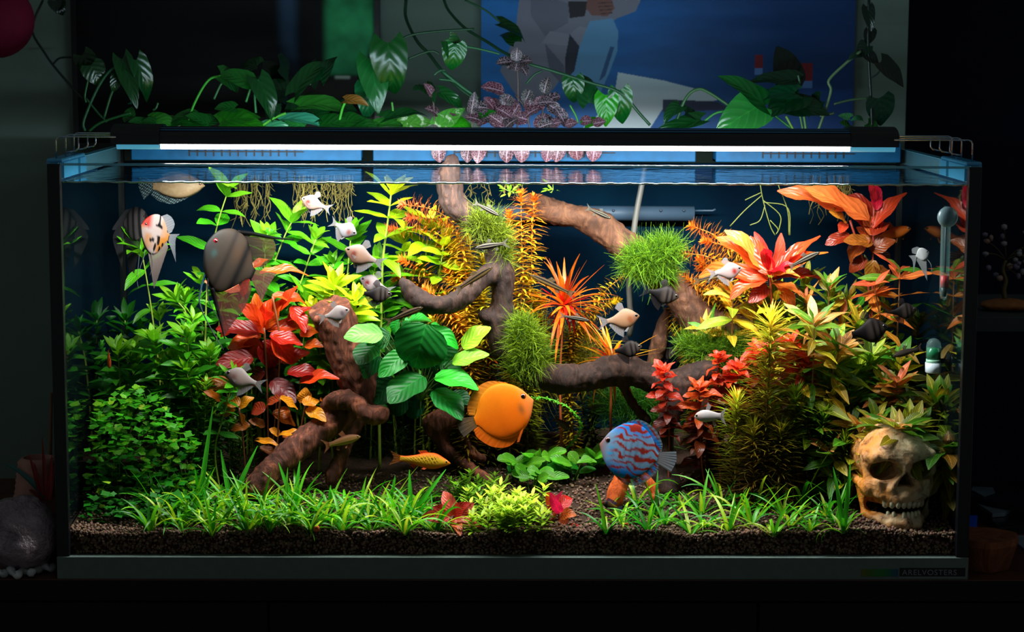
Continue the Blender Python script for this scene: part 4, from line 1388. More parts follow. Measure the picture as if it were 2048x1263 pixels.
PLUME = ((74, 66, 10), (128, 138, 20), (206, 205, 50))
for label, pts, Y, kw in (
    ('tallest feathery yellow-green plume in front of the red cluster', [(1542, 640), (1538, 740), (1532, 860), (1530, 990)], 0.125, dict(L=66, W=3.6, sp=5, per=12, cols=((86, 72, 12), (140, 130, 22), (226, 214, 60)))),
    ('feathery olive plume behind the white bottom fish', [(1474, 800), (1472, 880), (1470, 990)], 0.14, dict(L=52, W=3.4, sp=5.5, per=12, cols=PLUME)),
    ('feathery green plume right of the tallest plume', [(1592, 790), (1590, 880), (1585, 990)], 0.135, dict(L=54, W=3.4, sp=5.5, per=12, cols=((70, 74, 10), (100, 140, 18), (150, 190, 40)))),
    ('feathery green plume leaning toward the skull', [(1648, 830), (1638, 900), (1625, 995)], 0.13, dict(L=52, W=3.4, sp=5.5, per=12, cols=((60, 70, 10), (90, 140, 18), (150, 195, 40)))),
    ('short brownish plume with pale roots at the gravel', [(1508, 860), (1508, 990)], 0.115, dict(L=54, W=3.4, sp=5.5, per=12, cols=((90, 60, 16), (120, 100, 20), (150, 150, 30)))),
    ('short bushy plume between two taller plumes', [(1562, 860), (1560, 990)], 0.11, dict(L=54, W=3.4, sp=5.5, per=12, cols=((90, 66, 14), (120, 110, 20), (150, 160, 30)))),
    ('low green plume just left of the skull', [(1690, 880), (1684, 985)], 0.11, dict(L=48, W=3.4, sp=5.5, per=11, cols=((60, 60, 10), (96, 120, 18), (140, 170, 30)))),
):
    needle_plant(label, pts, Y, name='feathery_plume', group='feathery plumes', curl=0.15, elev=(0.35, 1.2), bare=0.05, stemcol=(120, 90, 30), **kw)

# ---- red starbursts
def starburst(label, u, v, Y, R, n, cols, W=9, stem_to=None, name='starburst_plant'):
    c = at(u, v, Y); s = pxm(Y)
    path = stem_path([(u, v)] + (stem_to or []), Y, 20)
    root = thing(name, label, 'plant', path[0])
    add_stem(root, path, 3 * s, (150, 70, 30))
    for i in range(n):
        a = random.uniform(0, 6.283)
        el = random.uniform(-0.75, 1.35)
        d = Vector((math.cos(a) * math.cos(el), math.sin(a) * math.cos(el) * 0.8, math.sin(el)))
        up = Vector((-math.cos(a) * math.sin(el), -math.sin(a) * math.sin(el), math.cos(el)))
        q = max(0, math.sin(el))
        L = R * s * random.uniform(0.75, 1.15)
        inner = random.random() < 0.35
        put_leaf(root, random.choice(LS), c, d, up, L * (0.6 if inner else 1), W * s, jit(cols[0] if inner else cols[1], 0.2, 0.1))
    return root
starburst('spiky red and orange starburst plant below the dark open water', 1128, 612, 0.27, 112, 84, ((210, 30, 20), (225, 110, 24)), 9, [(1120, 760)])
starburst('smaller spiky orange-red starburst beside the black tetra on the branch', 1224, 726, 0.265, 100, 70, ((225, 60, 30), (220, 150, 24)), 8, [(1222, 780)])

# ---- broad red plant
def hand_plant(name, label, base, Y, leaves, meshes, colf, stems=(), stemcol=(110, 60, 30), face=0.6, group=None, stem_r=2.6, petiole=None):
    """plant whose leaves are set one by one: (base px, tip px, width px, colour, [dY])"""
    p = at(base[0], base[1], Y)
    p.z = gz(p.x, p.y)
    root = thing(name, label, 'plant', p, group)
    for st in stems:
        path = [Vector(q) for q in smooth_path([tuple(at(u, v, Y)) for u, v in st], 16)]
        if len(path) > 1: add_stem(root, path, stem_r * pxm(Y), stemcol)
    for lf in leaves:
        b, t, w, c = lf[:4]
        dy = lf[4] if len(lf) > 4 else random.uniform(-0.03, 0.02)
        yo = lf[5] if len(lf) > 5 else random.uniform(-0.012, 0.012)
        px_leaf(root, random.choice(meshes), b, t, w * 1.22, Y + yo, dy, face + random.uniform(-0.12, 0.12), random.uniform(-0.35, 0.35), jit(c, 0.1, 0.05))
        if petiole:
            q0, q1 = at(petiole[0], petiole[1], Y), at(b[0], b[1], Y + yo)
            mid = (q0 + q1) / 2 + Vector((0, 0, 0.006))
            add_stem(root, [Vector(x) for x in smooth_path([tuple(q0), tuple(mid), tuple(q1)], 8)], 1.6 * pxm(Y), stemcol, 'petiole')
    return root

O1, O2, R1, R2, R3, PK = (235, 96, 26), (222, 66, 18), (196, 36, 18), (150, 22, 16), (104, 18, 16), (232, 120, 84)
L = [((530, 660), (496, 590), 34, O1), ((532, 655), (562, 596), 32, O1), ((520, 665), (432, 640), 36, R2), ((535, 660), (612, 636), 30, O2), ((522, 672), (452, 690), 34, O1), ((540, 670), (606, 684), 32, R1),
     ((528, 650), (530, 588), 30, O2), ((528, 660), (506, 610), 36, O2, -0.05), ((530, 640), (534, 606), 24, (225, 40, 16), -0.05), ((545, 672), (590, 728), 36, O2), ((515, 676), (486, 735), 36, R1), ((530, 680), (545, 742), 38, R2),
     ((545, 592), (626, 588), 22, O1), ((520, 548), (604, 517), 20, O1), ((505, 535), (530, 510), 16, O1), ((480, 580), (412, 553), 26, PK), ((500, 560), (470, 600), 26, R1), ((560, 620), (590, 570), 22, O2), ((575, 640), (620, 610), 26, R1),
     ((505, 715), (434, 722), 36, R2, -0.03), ((500, 700), (440, 702), 26, R1), ((560, 722), (618, 700), 30, R1), ((556, 740), (512, 775), 34, R3), ((575, 745), (632, 730), 30, R2), ((600, 765), (660, 732), 28, O2, -0.04), ((530, 745), (470, 760), 34, R3), ((545, 760), (590, 800), 36, R3), ((520, 690), (575, 700), 34, R2), ((600, 670), (636, 652), 24, O1), ((610, 690), (640, 680), 22, O1), ((470, 655), (436, 668), 24, R2), ((585, 612), (612, 660), 28, R1)]
hand_plant('red_broadleaf_plant', 'large fiery red-orange broad-leaved plant left of the stump', (535, 900), 0.215, L, LR, None, [[(528, 655), (534, 760), (538, 950)], [(545, 592), (560, 700), (545, 900)]])
B1, B2, B3 = (226, 146, 26), (190, 100, 20), (140, 76, 18)
L = [((460, 766), (388, 766), 28, B2), ((470, 820), (424, 825), 18, B1), ((480, 808), (448, 790), 24, B1), ((478, 815), (498, 790), 20, B1), ((560, 795), (600, 815), 22, B1), ((606, 808), (640, 796), 24, B1), ((612, 805), (602, 778), 26, B1), ((615, 815), (650, 838), 24, B1), ((560, 800), (520, 794), 22, (150, 60, 30)), ((530, 820), (496, 806), 26, (140, 44, 24)), ((545, 825), (600, 840), 24, B2),
     ((560, 870), (600, 852), 16, B1), ((560, 868), (540, 856), 16, B1), ((565, 874), (606, 868), 16, B2), ((510, 880), (556, 878), 14, B1), ((520, 895), (560, 902), 16, B3), ((500, 850), (460, 856), 18, B3), ((530, 850), (500, 838), 18, B3), ((620, 850), (640, 870), 18, B3), ((590, 880), (625, 896), 16, B3), ((490, 830), (470, 846), 18, B2), ((575, 835), (560, 812), 20, B2), ((640, 800), (668, 806), 18, B2), ((440, 800), (420, 780), 16, B2)]
hand_plant('bronze_leaf_plant', 'bronze-leaved plant in the shade below the red one', (550, 930), 0.175, L, LR, None, [[(560, 796), (556, 860), (552, 960)], [(612, 806), (600, 870), (590, 960)], [(478, 815), (486, 880), (492, 960)]], (90, 50, 20))

# ---- broad dark-green plant (rosette of leathery leaves)
D1, D2, D3, D4 = (10, 92, 28), (16, 120, 36), (36, 146, 40), (160, 210, 50)
L = [((765, 668), (690, 664), 44, (110, 180, 84), -0.02, -0.03), ((852, 648), (826, 742), 92, D1, -0.03, -0.04), ((800, 652), (872, 646), 34, D2, 0.0, 0.0), ((848, 660), (926, 672), 36, (20, 140, 30), -0.02, -0.02), ((925, 694), (974, 648), 42, D4, -0.01, -0.01), ((905, 724), (972, 700), 34, (120, 190, 50), -0.02, -0.02), ((870, 754), (954, 748), 42, (40, 165, 40), -0.03, -0.03),
     ((812, 706), (758, 746), 38, (30, 140, 40), -0.03, -0.03), ((748, 690), (712, 722), 56, D1, -0.02, -0.02), ((846, 752), (772, 792), 74, D1, -0.03, -0.045), ((868, 780), (930, 828), 56, (14, 110, 40), -0.03, -0.03), ((780, 668), (730, 690), 44, D1, 0.0, 0.0), ((800, 640), (770, 660), 30, D2, 0.0, 0.0), ((880, 690), (900, 740), 60, D1, 0.0, 0.0), ((790, 720), (740, 770), 60, D1, 0.02, 0.02),
     ((845, 790), (800, 830), 60, (8, 62, 30), 0.0, 0.01), ((820, 650), (830, 630), 26, D2, 0.01, 0.02), ((866, 668), (905, 640), 40, D2, 0.02, 0.02), ((770, 690), (800, 730), 50, (8, 60, 26), 0.02, 0.03), ((740, 730), (760, 775), 50, (8, 56, 26), 0.02, 0.03), ((830, 690), (796, 672), 40, D2, 0.0, -0.02), ((890, 760), (860, 812), 50, (8, 62, 28), 0.02, 0.02), ((790, 760), (738, 800), 56, (8, 60, 26), 0.0, -0.01), ((760, 712), (704, 742), 44, (12, 90, 34), -0.01, -0.02), ((880, 720), (930, 760), 44, (16, 104, 36), 0.0, 0.0), ((820, 640), (862, 626), 30, (24, 130, 36), 0.0, 0.01), ((750, 660), (712, 684), 36, (20, 110, 40), 0.0, -0.01), ((900, 790), (944, 800), 40, (10, 84, 34), -0.01, -0.01), ((812, 790), (770, 826), 50, (8, 56, 26), 0.0, 0.0), ((860, 700), (846, 760), 54, (8, 66, 28), 0.0, 0.0)]
hand_plant('broadleaf_rosette', 'dark green leathery broad-leaved plant right of the stump', (840, 870), 0.185, L, LB, None, [[(845, 740), (842, 800), (840, 860)]], (60, 90, 30), face=0.5, petiole=(842, 800))

# ---- right-hand side: pale-veined yellow, green and pink leaves
PINK = ((90, 110, 16), (190, 160, 40), (228, 128, 84))
YG = ((60, 96, 12), (150, 170, 24), (220, 205, 60))
GY = ((30, 80, 10), (90, 150, 18), (160, 190, 34))
for label, pts, Y, kw in (
    ('pink five-leaved star shoot near the small white angelfish', [(1800, 540), (1796, 640), (1790, 760)], 0.25, dict(L=74, W=19, sp=60, per=3, nt_=5, cols=((120, 110, 20), (190, 130, 40), (226, 100, 60)), elev=(0.0, 0.35))),
    ('pink-tipped shoot below the red-brown surface leaves', [(1658, 572), (1655, 660), (1650, 760)], 0.24, dict(L=56, W=16, sp=34, per=3, nt_=4, cols=PINK)),
    ('big pale pink and yellow star shoot above the red cluster', [(1628, 646), (1626, 740), (1620, 860)], 0.15, dict(L=86, W=21, sp=36, per=4, nt_=6, cols=((100, 120, 16), (210, 180, 50), (236, 172, 110)), elev=(0.0, 0.9))),
    ('yellow shoot beside the pale tetra and arching driftwood', [(1466, 590), (1464, 660), (1460, 740)], 0.24, dict(L=66, W=17, sp=34, per=3, nt_=4, cols=((120, 120, 16), (205, 170, 40), (225, 180, 70)))),
    ('green-yellow shoot under the fiery red rosette', [(1552, 592), (1552, 680), (1550, 760)], 0.24, dict(L=60, W=17, sp=32, per=3, nt_=4, cols=YG)),
    ('upright green leaf shoot behind the big pale star', [(1612, 560), (1608, 660), (1606, 760)], 0.27, dict(L=62, W=17, sp=34, per=3, nt_=3, cols=GY)),
    ('yellow-green shoot behind the big black tetra', [(1716, 650), (1712, 740), (1708, 840)], 0.24, dict(L=62, W=18, sp=30, per=4, nt_=4, cols=YG)),
    ('green shoot above the round black tetra', [(1690, 620), (1690, 720)], 0.28, dict(L=58, W=16, sp=30, per=3, cols=GY)),
    ('dim green shoot next to the thermometer tip', [(1838, 650), (1836, 760)], 0.30, dict(L=58, W=16, sp=34, per=3, cols=((30, 56, 8), (80, 100, 14), (130, 130, 24)))),
    ('olive shoot between thermometer and pink star', [(1740, 560), (1742, 680)], 0.33, dict(L=60, W=17, sp=34, per=3, cols=((50, 56, 8), (110, 100, 16), (160, 120, 30)))),
    ('leafy green shoot below the big black tetra', [(1740, 716), (1740, 800), (1738, 900)], 0.19, dict(L=66, W=19, sp=26, per=4, nt_=5, cols=GY)),
    ('yellow-green shoot in front of the green indicator', [(1800, 720), (1798, 820), (1796, 900)], 0.18, dict(L=64, W=18, sp=26, per=4, nt_=5, cols=YG)),
    ('pink star shoot right above the skull', [(1794, 764), (1792, 840), (1790, 900)], 0.15, dict(L=66, W=21, sp=30, per=4, nt_=5, cols=((120, 120, 16), (200, 150, 40), (232, 130, 80)), elev=(0.1, 0.7))),
    ('pink shoot between the plumes and the skull', [(1706, 846), (1702, 900), (1698, 960)], 0.125, dict(L=70, W=20, sp=26, per=4, nt_=5, cols=((110, 130, 20), (190, 180, 40), (232, 150, 90)), elev=(0.1, 0.7))),
    ('large drooping star shoot shading the skull forehead', [(1800, 856), (1802, 880), (1806, 920, 0.16)], 0.08, dict(L=88, W=26, sp=10, per=6, nt_=6, cols=((150, 150, 24), (176, 160, 34), (214, 150, 80)), elev=(0.16, 0.65), bare=0.75, topn=2, shoots=0)),
    ('dim olive shoot hanging over the skull temple beside the end pane', [(1888, 898), (1888, 930), (1890, 980)], 0.07, dict(L=84, W=24, sp=16, per=4, nt_=5, cols=((90, 90, 14), (130, 110, 20), (150, 110, 30)), elev=(-0.1, 0.5), bare=0.5, shoots=0)),
    ('green shoot behind the skull near the end pane', [(1872, 800), (1876, 880), (1880, 960)], 0.14, dict(L=66, W=18, sp=26, per=4, nt_=5, cols=((40, 80, 10), (100, 130, 18), (170, 160, 34)))),
    ('dark green shoot by the end pane below the indicator', [(1888, 760), (1892, 860)], 0.22, dict(L=56, W=16, sp=28, per=3, cols=((14, 56, 8), (40, 96, 12), (80, 140, 20)))),
    ('yellow shoot between red cluster and tall plume top', [(1590, 745), (1590, 840)], 0.22, dict(L=56, W=17, sp=26, per=4, cols=YG)),
    ('bright green shoot left of the big black tetra', [(1664, 700), (1662, 800), (1660, 900)], 0.19, dict(L=66, W=19, sp=26, per=4, nt_=5, cols=GY)),
    ('pale yellow shoot below the bright green one', [(1660, 790), (1656, 860), (1650, 940)], 0.16, dict(L=62, W=18, sp=26, per=4, nt_=5, cols=((70, 110, 14), (170, 185, 30), (225, 215, 70)))),
    ('yellow-green shoot overlapping the skull crown', [(1752, 842), (1750, 890), (1748, 930, 0.17)], 0.12, dict(L=66, W=19, sp=18, per=4, nt_=5, cols=((80, 120, 16), (160, 180, 30), (215, 205, 60)), bare=0.4)),
    ('yellow-green shoot behind the skull crown toward the end pane', [(1842, 830), (1842, 890), (1844, 930)], 0.15, dict(L=66, W=19, sp=20, per=4, nt_=5, cols=((80, 110, 14), (150, 160, 24), (205, 180, 50)), bare=0.4)),
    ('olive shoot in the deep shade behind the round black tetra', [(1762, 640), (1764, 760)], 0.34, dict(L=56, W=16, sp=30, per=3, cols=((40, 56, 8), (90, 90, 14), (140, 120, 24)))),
    ('green mass of leaves behind the tall plume', [(1500, 690), (1502, 800)], 0.27, dict(L=52, W=15, sp=24, per=4, cols=GY)),
    ('yellow-green shoot deep between plume and pale star', [(1576, 660), (1578, 780)], 0.29, dict(L=54, W=16, sp=26, per=4, cols=YG)),
):
    stem_plant(label, pts, Y, meshes=LP, name='pale_veined_plant', group='pale-veined stem plants', stemcol=(130, 90, 50), green=0.38, **kw)

# ---- fiery rosette and surface leaves, upper right
F1, F2, F3, F4 = (232, 110, 40), (214, 70, 30), (206, 20, 36), (150, 44, 24)
L = [((1535, 560), (1398, 500), 30, F1), ((1530, 545), (1448, 452), 34, F1), ((1525, 540), (1478, 448), 34, (236, 140, 50)), ((1545, 548), (1640, 462), 26, F2), ((1548, 552), (1650, 478), 24, F1), ((1545, 560), (1668, 520), 22, F4), ((1530, 560), (1424, 536), 28, F2), ((1536, 548), (1500, 470), 32, F2), ((1540, 545), (1520, 466), 20, (196, 60, 50)), ((1550, 545), (1566, 468), 20, (190, 70, 50)), ((1540, 550), (1600, 486), 24, (225, 60, 30)),
     ((1538, 540), (1524, 492), 16, F3, -0.03, -0.02), ((1545, 545), (1552, 492), 14, F3, -0.03, -0.02), ((1542, 548), (1580, 508), 16, F3, -0.03, -0.02), ((1545, 552), (1590, 530), 18, (236, 150, 60), -0.04, -0.02), ((1540, 550), (1568, 520), 20, F3, -0.04, -0.02), ((1532, 560), (1456, 560), 26, F2), ((1545, 565), (1600, 580), 26, (230, 130, 50), -0.04), ((1535, 570), (1500, 600), 28, F4), ((1560, 575), (1590, 606), 24, F1, -0.03)]
hand_plant('fiery_rosette', 'fiery red rosette of long leaves over the pale-veined plants', (1545, 900), 0.235, L, LR, None, [[(1540, 555), (1548, 680), (1552, 860)]], (150, 60, 30), face=0.55)
L = [((1700, 424), (1562, 368), 32, (230, 104, 50)), ((1738, 440), (1622, 364), 44, (226, 110, 56)), ((1752, 420), (1756, 362), 20, (206, 20, 50)), ((1748, 400), (1742, 368), 14, (206, 30, 50)), ((1745, 455), (1806, 366), 24, (196, 66, 30)), ((1745, 430), (1712, 368), 26, (150, 40, 24)), ((1742, 470), (1738, 400), 26, (220, 120, 60)), ((1752, 470), (1760, 400), 20, (200, 70, 40)), ((1690, 440), (1672, 418), 30, (214, 150, 40), -0.02), ((1690, 445), (1680, 462), 18, (206, 70, 40), -0.02),
     ((1740, 480), (1672, 506), 34, (150, 76, 24)), ((1745, 485), (1690, 476), 30, (160, 90, 30)), ((1740, 500), (1790, 478), 28, (150, 66, 24)), ((1750, 490), (1725, 450), 26, (140, 50, 20)), ((1735, 520), (1690, 540), 26, (120, 46, 18)), ((1755, 505), (1800, 520), 24, (110, 50, 16)), ((1744, 470), (1776, 430), 24, (150, 50, 26)), ((1748, 520), (1735, 575), 26, (130, 90, 20)), ((1700, 470), (1655, 480), 26, (130, 40, 16)), ((1752, 530), (1780, 560), 24, (110, 60, 16)), ((1744, 455), (1700, 420), 26, (136, 36, 22))]
hand_plant('redbrown_surface_plant', 'red-brown plant whose leaves fold along the water surface', (1745, 800), 0.29, L, LR, None, [[(1748, 410), (1745, 560), (1742, 820)], [(1700, 440), (1735, 560), (1740, 700)]], (120, 40, 24), face=0.6)

# ---- small red stems
RED = ((110, 30, 14), (206, 50, 20), (232, 70, 40))
for label, pts, Y, kw in (
    ('small red shoot growing on the branch end', [(1328, 742), (1330, 790), (1338, 850)], 0.17, dict(nt_=5, L=36)),
    ('orange-red shoot beside the branch leg', [(1398, 778), (1400, 830), (1404, 930)], 0.175, dict(cols=((120, 50, 14), (205, 84, 24), (226, 90, 40)))),
    ('little red shoot in front of the moss mat', [(1436, 712), (1436, 770), (1434, 860)], 0.18, dict(L=26, W=12, cols=((120, 40, 14), (210, 70, 30), (232, 60, 30)))),
    ('bushy red shoot at the centre of the red cluster', [(1480, 738), (1478, 790), (1476, 860)], 0.175, dict(L=44, nt_=5, per=4)),
    ('red shoot left of the tall plume', [(1516, 700), (1512, 770), (1508, 850)], 0.18, dict(L=38)),
    ('red shoot right of the tall plume', [(1588, 690), (1584, 760), (1580, 860)], 0.165, dict(L=44, nt_=5)),
    ('lower red shoot under the pale star', [(1606, 730), (1600, 790), (1596, 880)], 0.165, dict(L=42)),
    ('dark red shoot low behind the white bottom fish', [(1412, 850), (1412, 900), (1410, 980)], 0.20, dict(L=46, W=20, cols=((84, 20, 10), (120, 32, 14), (140, 40, 18)), bare=0.05, sp=14)),
    ('maroon shoot beside the dark red one', [(1440, 862), (1436, 920), (1430, 985)], 0.205, dict(L=42, W=18, cols=((70, 16, 10), (104, 28, 12), (130, 36, 16)), bare=0.05, sp=14)),
    ('red shoot joining the cluster at the branch fork', [(1450, 760), (1452, 810), (1450, 880)], 0.185, dict(L=40, cols=((110, 30, 12), (190, 60, 24), (226, 84, 40)))),
):
    k = dict(L=42, W=16, sp=14, per=3, nt_=5, cols=RED, bare=0.45, elev=(0.1, 0.9), shoots=0)
    k.update(kw)
    stem_plant(label, pts, Y, meshes=LR, name='small_red_plant', group='small red shoots', stemcol=(140, 60, 40), sr=1.8, **k)

# ---- front: pinkish-red little plants
L = [((905, 1030), (890, 982), 28, (236, 110, 90)), ((900, 1032), (846, 1030), 24, (226, 66, 60)), ((910, 1034), (946, 1006), 22, (230, 84, 70)), ((912, 1038), (962, 1042), 18, (232, 96, 80)), ((908, 1030), (924, 1004), 22, (214, 50, 44)), ((908, 1036), (920, 1066), 18, (222, 100, 40)), ((900, 1028), (868, 1012), 22, (216, 60, 54)), ((905, 1024), (905, 1000), 20, (225, 80, 70)), ((915, 1046), (900, 1060), 16, (200, 70, 40))]
hand_plant('pink_red_plant', 'pinkish-red little plant at the end of the front lawn', (908, 1062), 0.045, L, LR, None, [[(908, 1030), (910, 1064)]], (140, 50, 40), face=0.85)
L = [((1115, 1020), (1096, 986), 26, (225, 90, 50)), ((1118, 1018), (1150, 980), 22, (226, 50, 40)), ((1112, 1020), (1118, 984), 16, (226, 20, 90), -0.03), ((1120, 1024), (1104, 1000), 18, (220, 30, 80), -0.03), ((1122, 1030), (1140, 1020), 22, (220, 110, 50)), ((1118, 1036), (1138, 1044), 24, (205, 84, 40)), ((1112, 1034), (1094, 1030), 22, (206, 70, 40)), ((1128, 1060), (1160, 1050), 18, (226, 70, 44)), ((1124, 1062), (1104, 1056), 16, (216, 84, 44)), ((1126, 1064), (1142, 1064), 16, (206, 60, 40)), ((1068, 1062), (1086, 1052), 20, (220, 80, 40))]
hand_plant('magenta_red_plant', 'small red plant with magenta heart by the gravel edge', (1120, 1064), 0.045, L, LR, None, [[(1116, 1020), (1122, 1064)]], (140, 50, 40), face=0.85)

# ---- round-leaved green plants
def round_plant(label, u, v, n, spread, Y, cols):
    p = ground_at(u, v + 34) if Y is None else at(u, v, Y)
    root = thing('round_leaf_plant', label, 'plant', Vector((p.x, p.y, gz(p.x, p.y))), 'round-leaved plants')
    Yp = p.y
    for i in range(n):
        a = random.uniform(-1.2, 1.2)
        bx, by = u + random.uniform(-0.25, 0.25) * spread, v + random.uniform(-6, 24)
        ln = random.uniform(26, 44)
        tx, ty = bx + math.sin(a) * ln + (bx - u) * 0.7, by - math.cos(a) * ln * random.uniform(0.3, 0.9)
        yo = random.uniform(-0.035, 0.03)
        px_leaf(root, random.choice(LBAC), (bx, by), (tx, ty), random.uniform(20, 28), Yp + yo, random.uniform(-0.03, 0.01), random.uniform(0.25, 0.7), random.uniform(-0.4, 0.4), jit(cols[1] if ty < v else cols[0]))
        q = at(bx, by, Yp + yo)
        if i % 2 == 0:
            add_stem(root, [Vector((root.location.x + (q.x - root.location.x) * 0.4, root.location.y, root.location.z)), q], 1.4 * pxm(Yp), (90, 130, 40))
    return root
for lab, u, v, n, sp_ in (('round-leaved green plant under the orange discus tail', 1030, 925, 20, 70), ('dense round-leaved green plant below the orange discus', 1085, 915, 24, 90), ('round-leaved green plant next to the blue discus mouth', 1145, 925, 20, 80), ('low round-leaved green plant behind the bright yellow-green clump', 1060, 950, 16, 100), ('tall round-leaved green shoot left of the blue discus', 1180, 912, 14, 40)):
    round_plant(lab, u, v, n, sp_, None, ((24, 112, 20), (96, 180, 40)))

# ---- bright small-leaved clumps
def small_leaf_clump(label, pts, L, W, cols, name='small_leaf_clump', per=3, sp=7, up=1.0):
    b = ground_at(*pts[len(pts) // 2])
    root = thing(name, label, 'plant', Vector((b.x, b.y, gz(b.x, b.y))))
    V, Fq, C = [], [], []
    st = MB()
    for u, v in pts:
        g0 = ground_at(u, v)
        s = pxm(g0.y)
        h = random.uniform(26, 54) * s * up
        tip = g0 + Vector((random.uniform(-12, 12) * s, random.uniform(-10, 6) * s, h))
        st.tube([g0, (g0 + tip) / 2 + Vector((0, -0.001, 0)), tip], 0.9 * s, 5, lin((110, 140, 40)))
        n = max(3, int(h / (sp * s)))
        for i in range(n + 1):
            t = 0.15 + 0.85 * i / n
            p = g0.lerp(tip, t)
            for k in range(per):
                a = i * 1.1 + 6.283 * k / per + random.uniform(-.3, .3)
                el = 0.25 + 0.6 * t + random.uniform(-0.2, 0.2)
                d = Vector((math.cos(a) * math.cos(el), math.sin(a) * math.cos(el), math.sin(el)))
                up_ = Vector((-math.cos(a) * math.sin(el), -math.sin(a) * math.sin(el), math.cos(el)))
                sd = d.cross(up_)
                ln = L * s * random.uniform(0.7, 1.2)
                w = W * s * 0.5
                b0 = len(V)
                for tt, ww in ((0, 0.3), (0.4, 1.0), (0.75, 0.8), (1.0, 0.1)):
                    q = p + d * ln * tt - up_ * ln * 0.25 * tt * tt
                    V.append(tuple(q - sd * w * ww)); V.append(tuple(q + sd * w * ww))
                c = lin(jit(mixc(cols[0], cols[1], t), 0.18, 0.07))[:3]
                C += [c] * 8
                Fq += [(b0 + j, b0 + j + 1, b0 + j + 3, b0 + j + 2) for j in (0, 2, 4)]
    st.build('stems', m_stem, root, True)['kind'] = 'stuff'
    o = obj('foliage', mesh_from('foliage', np.array(V) - np.array(root.location), np.array(Fq), m_need, True, C), root)
    o['kind'] = 'stuff'
    return root
rr = random.Random(3)
small_leaf_clump('bright yellow-green small-leaved clump in the middle of the front', [(rr.gauss(1018, 38), rr.uniform(1018, 1068)) for _ in range(46)], 22, 7, ((110, 165, 24), (190, 215, 60)))
small_leaf_clump('darker small-leaved clump behind the pinkish-red plant', [(rr.gauss(945, 32), rr.uniform(990, 1020)) for _ in range(24)], 20, 6, ((50, 110, 20), (120, 170, 36)))
small_leaf_clump('feathery small-leaved green bush left of the bronze leaves', [(rr.gauss(412, 16), rr.uniform(955, 985)) for _ in range(14)], 20, 7, ((40, 110, 16), (120, 180, 30)), up=4.2)
small_leaf_clump('dim fine-leaved bush in the shade behind the front lawn', [(rr.gauss(460, 22), rr.uniform(950, 975)) for _ in range(10)], 18, 6, ((24, 56, 10), (60, 90, 16)), up=3.2)

# ---- clover-leaved bush, front left
m_clov = leaf_material('clover_leaf', (1.2, 0.06), (0, 1), 0.45, 0.4, 0.2)
def clover_mesh(k):
    v = [(0, 0, 0.0)]
    uv = [(0.5, 0.5)]
    n = 25
    for i in range(n):
        a = 2 * math.pi * i / n
        r = 0.5 * (0.66 + 0.34 * abs(math.cos(2.5 * a + k)) ** 0.6)
        v.append((r * math.cos(a), r * math.sin(a), 0.10 * r * math.cos(2 * a + k)))
        uv.append((0.5 + r * math.cos(a), 0.5 + r * math.sin(a)))
    return mesh_from('clover_leaf', v, [(0, 1 + i, 1 + (i + 1) % n) for i in range(n)], m_clov, True, None, uv)
CLM = [clover_mesh(0), clover_mesh(0.8), clover_mesh(1.9)]
cb = ground_at(250, 1030)
clover = thing('clover_bush', 'dense bush of small lobed clover-like leaves in the front corner', 'plant', Vector((cb.x, cb.y, gz(cb.x, cb.y))))
rr = random.Random(5)
cnt = 0
vines = MB()
for i in range(560):
    u = rr.uniform(136, 398)
    topv = 768 + ((u - 262) / 118) ** 2 * 95 if u < 262 else 768 + ((u - 262) / 140) ** 2 * 120
    v = topv + (1048 - topv) * rr.random() ** 1.15
    Y = 0.10 + 0.10 * (1 - (v - topv) / max(1, 1048 - topv)) + rr.uniform(-0.05, 0.03)
    if v > 960: Y = min(Y, 0.11)
    Y = max(0.025, Y)
    p = at(u, v, Y)
    if p.x < -INN + 0.008: continue
    if p.z < gz(p.x, Y) + 0.003: continue
    s = pxm(Y)
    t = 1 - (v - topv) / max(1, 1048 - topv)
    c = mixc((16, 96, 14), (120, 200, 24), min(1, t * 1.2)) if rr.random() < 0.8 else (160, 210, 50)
    d = Vector((rr.uniform(-1, 1), rr.uniform(-1, 1), rr.uniform(-0.2, 0.3)))
    upv = Vector((rr.uniform(-0.5, 0.5), rr.uniform(-0.9, 0.1), 1.0))
    sz = rr.uniform(15, 23) * s
    if cnt < 300:
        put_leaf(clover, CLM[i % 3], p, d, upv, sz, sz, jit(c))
        cnt += 1
    else:
        pass
    if i % 2 == 0:
        q = p + Vector((rr.uniform(-0.012, 0.012), rr.uniform(0.0, 0.015), -rr.uniform(0.010, 0.03)))
        vines.tube([q, (p + q) / 2 + Vector((0.002, 0, 0.003)), p], 0.0005, 4, lin((70, 130, 30)), False)
vines.build('stalks', m_stem, clover, True)['kind'] = 'stuff'
V, Fq, C = [], [], []
for i in range(1100):
    u = rr.uniform(136, 398)
    topv = 775 + ((u - 262) / 120) ** 2 * 95 if u < 262 else 775 + ((u - 262) / 140) ** 2 * 120
    v = topv + (1050 - topv) * rr.random()
    Y = 0.15 + rr.uniform(-0.06, 0.07)
    if v > 985: Y = min(Y, 0.09 + rr.uniform(-0.04, 0.02))
    p = at(u, v, Y)
    if p.x < -INN + 0.008 or p.z < gz(p.x, Y) + 0.002: continue
    x, y, z = frame((rr.uniform(-1, 1), rr.uniform(-1, 1), 0.1), (rr.uniform(-0.5, 0.5), rr.uniform(-0.8, 0.2), 1))
    sz = rr.uniform(7, 12) * pxm(Y)
    b0 = len(V)
    V.append(tuple(p))
    for j in range(8):
        a = 6.283 * j / 8
        r = sz * (0.85 + 0.2 * math.cos(4 * a))
        V.append(tuple(p + x * r * math.cos(a) + y * r * math.sin(a)))
    Fq += [(b0, b0 + 1 + j, b0 + 1 + (j + 1) % 8) for j in range(8)]
    C += [lin(jit((24, 110, 14) if v > 900 else (56, 150, 18)))[:3]] * 9
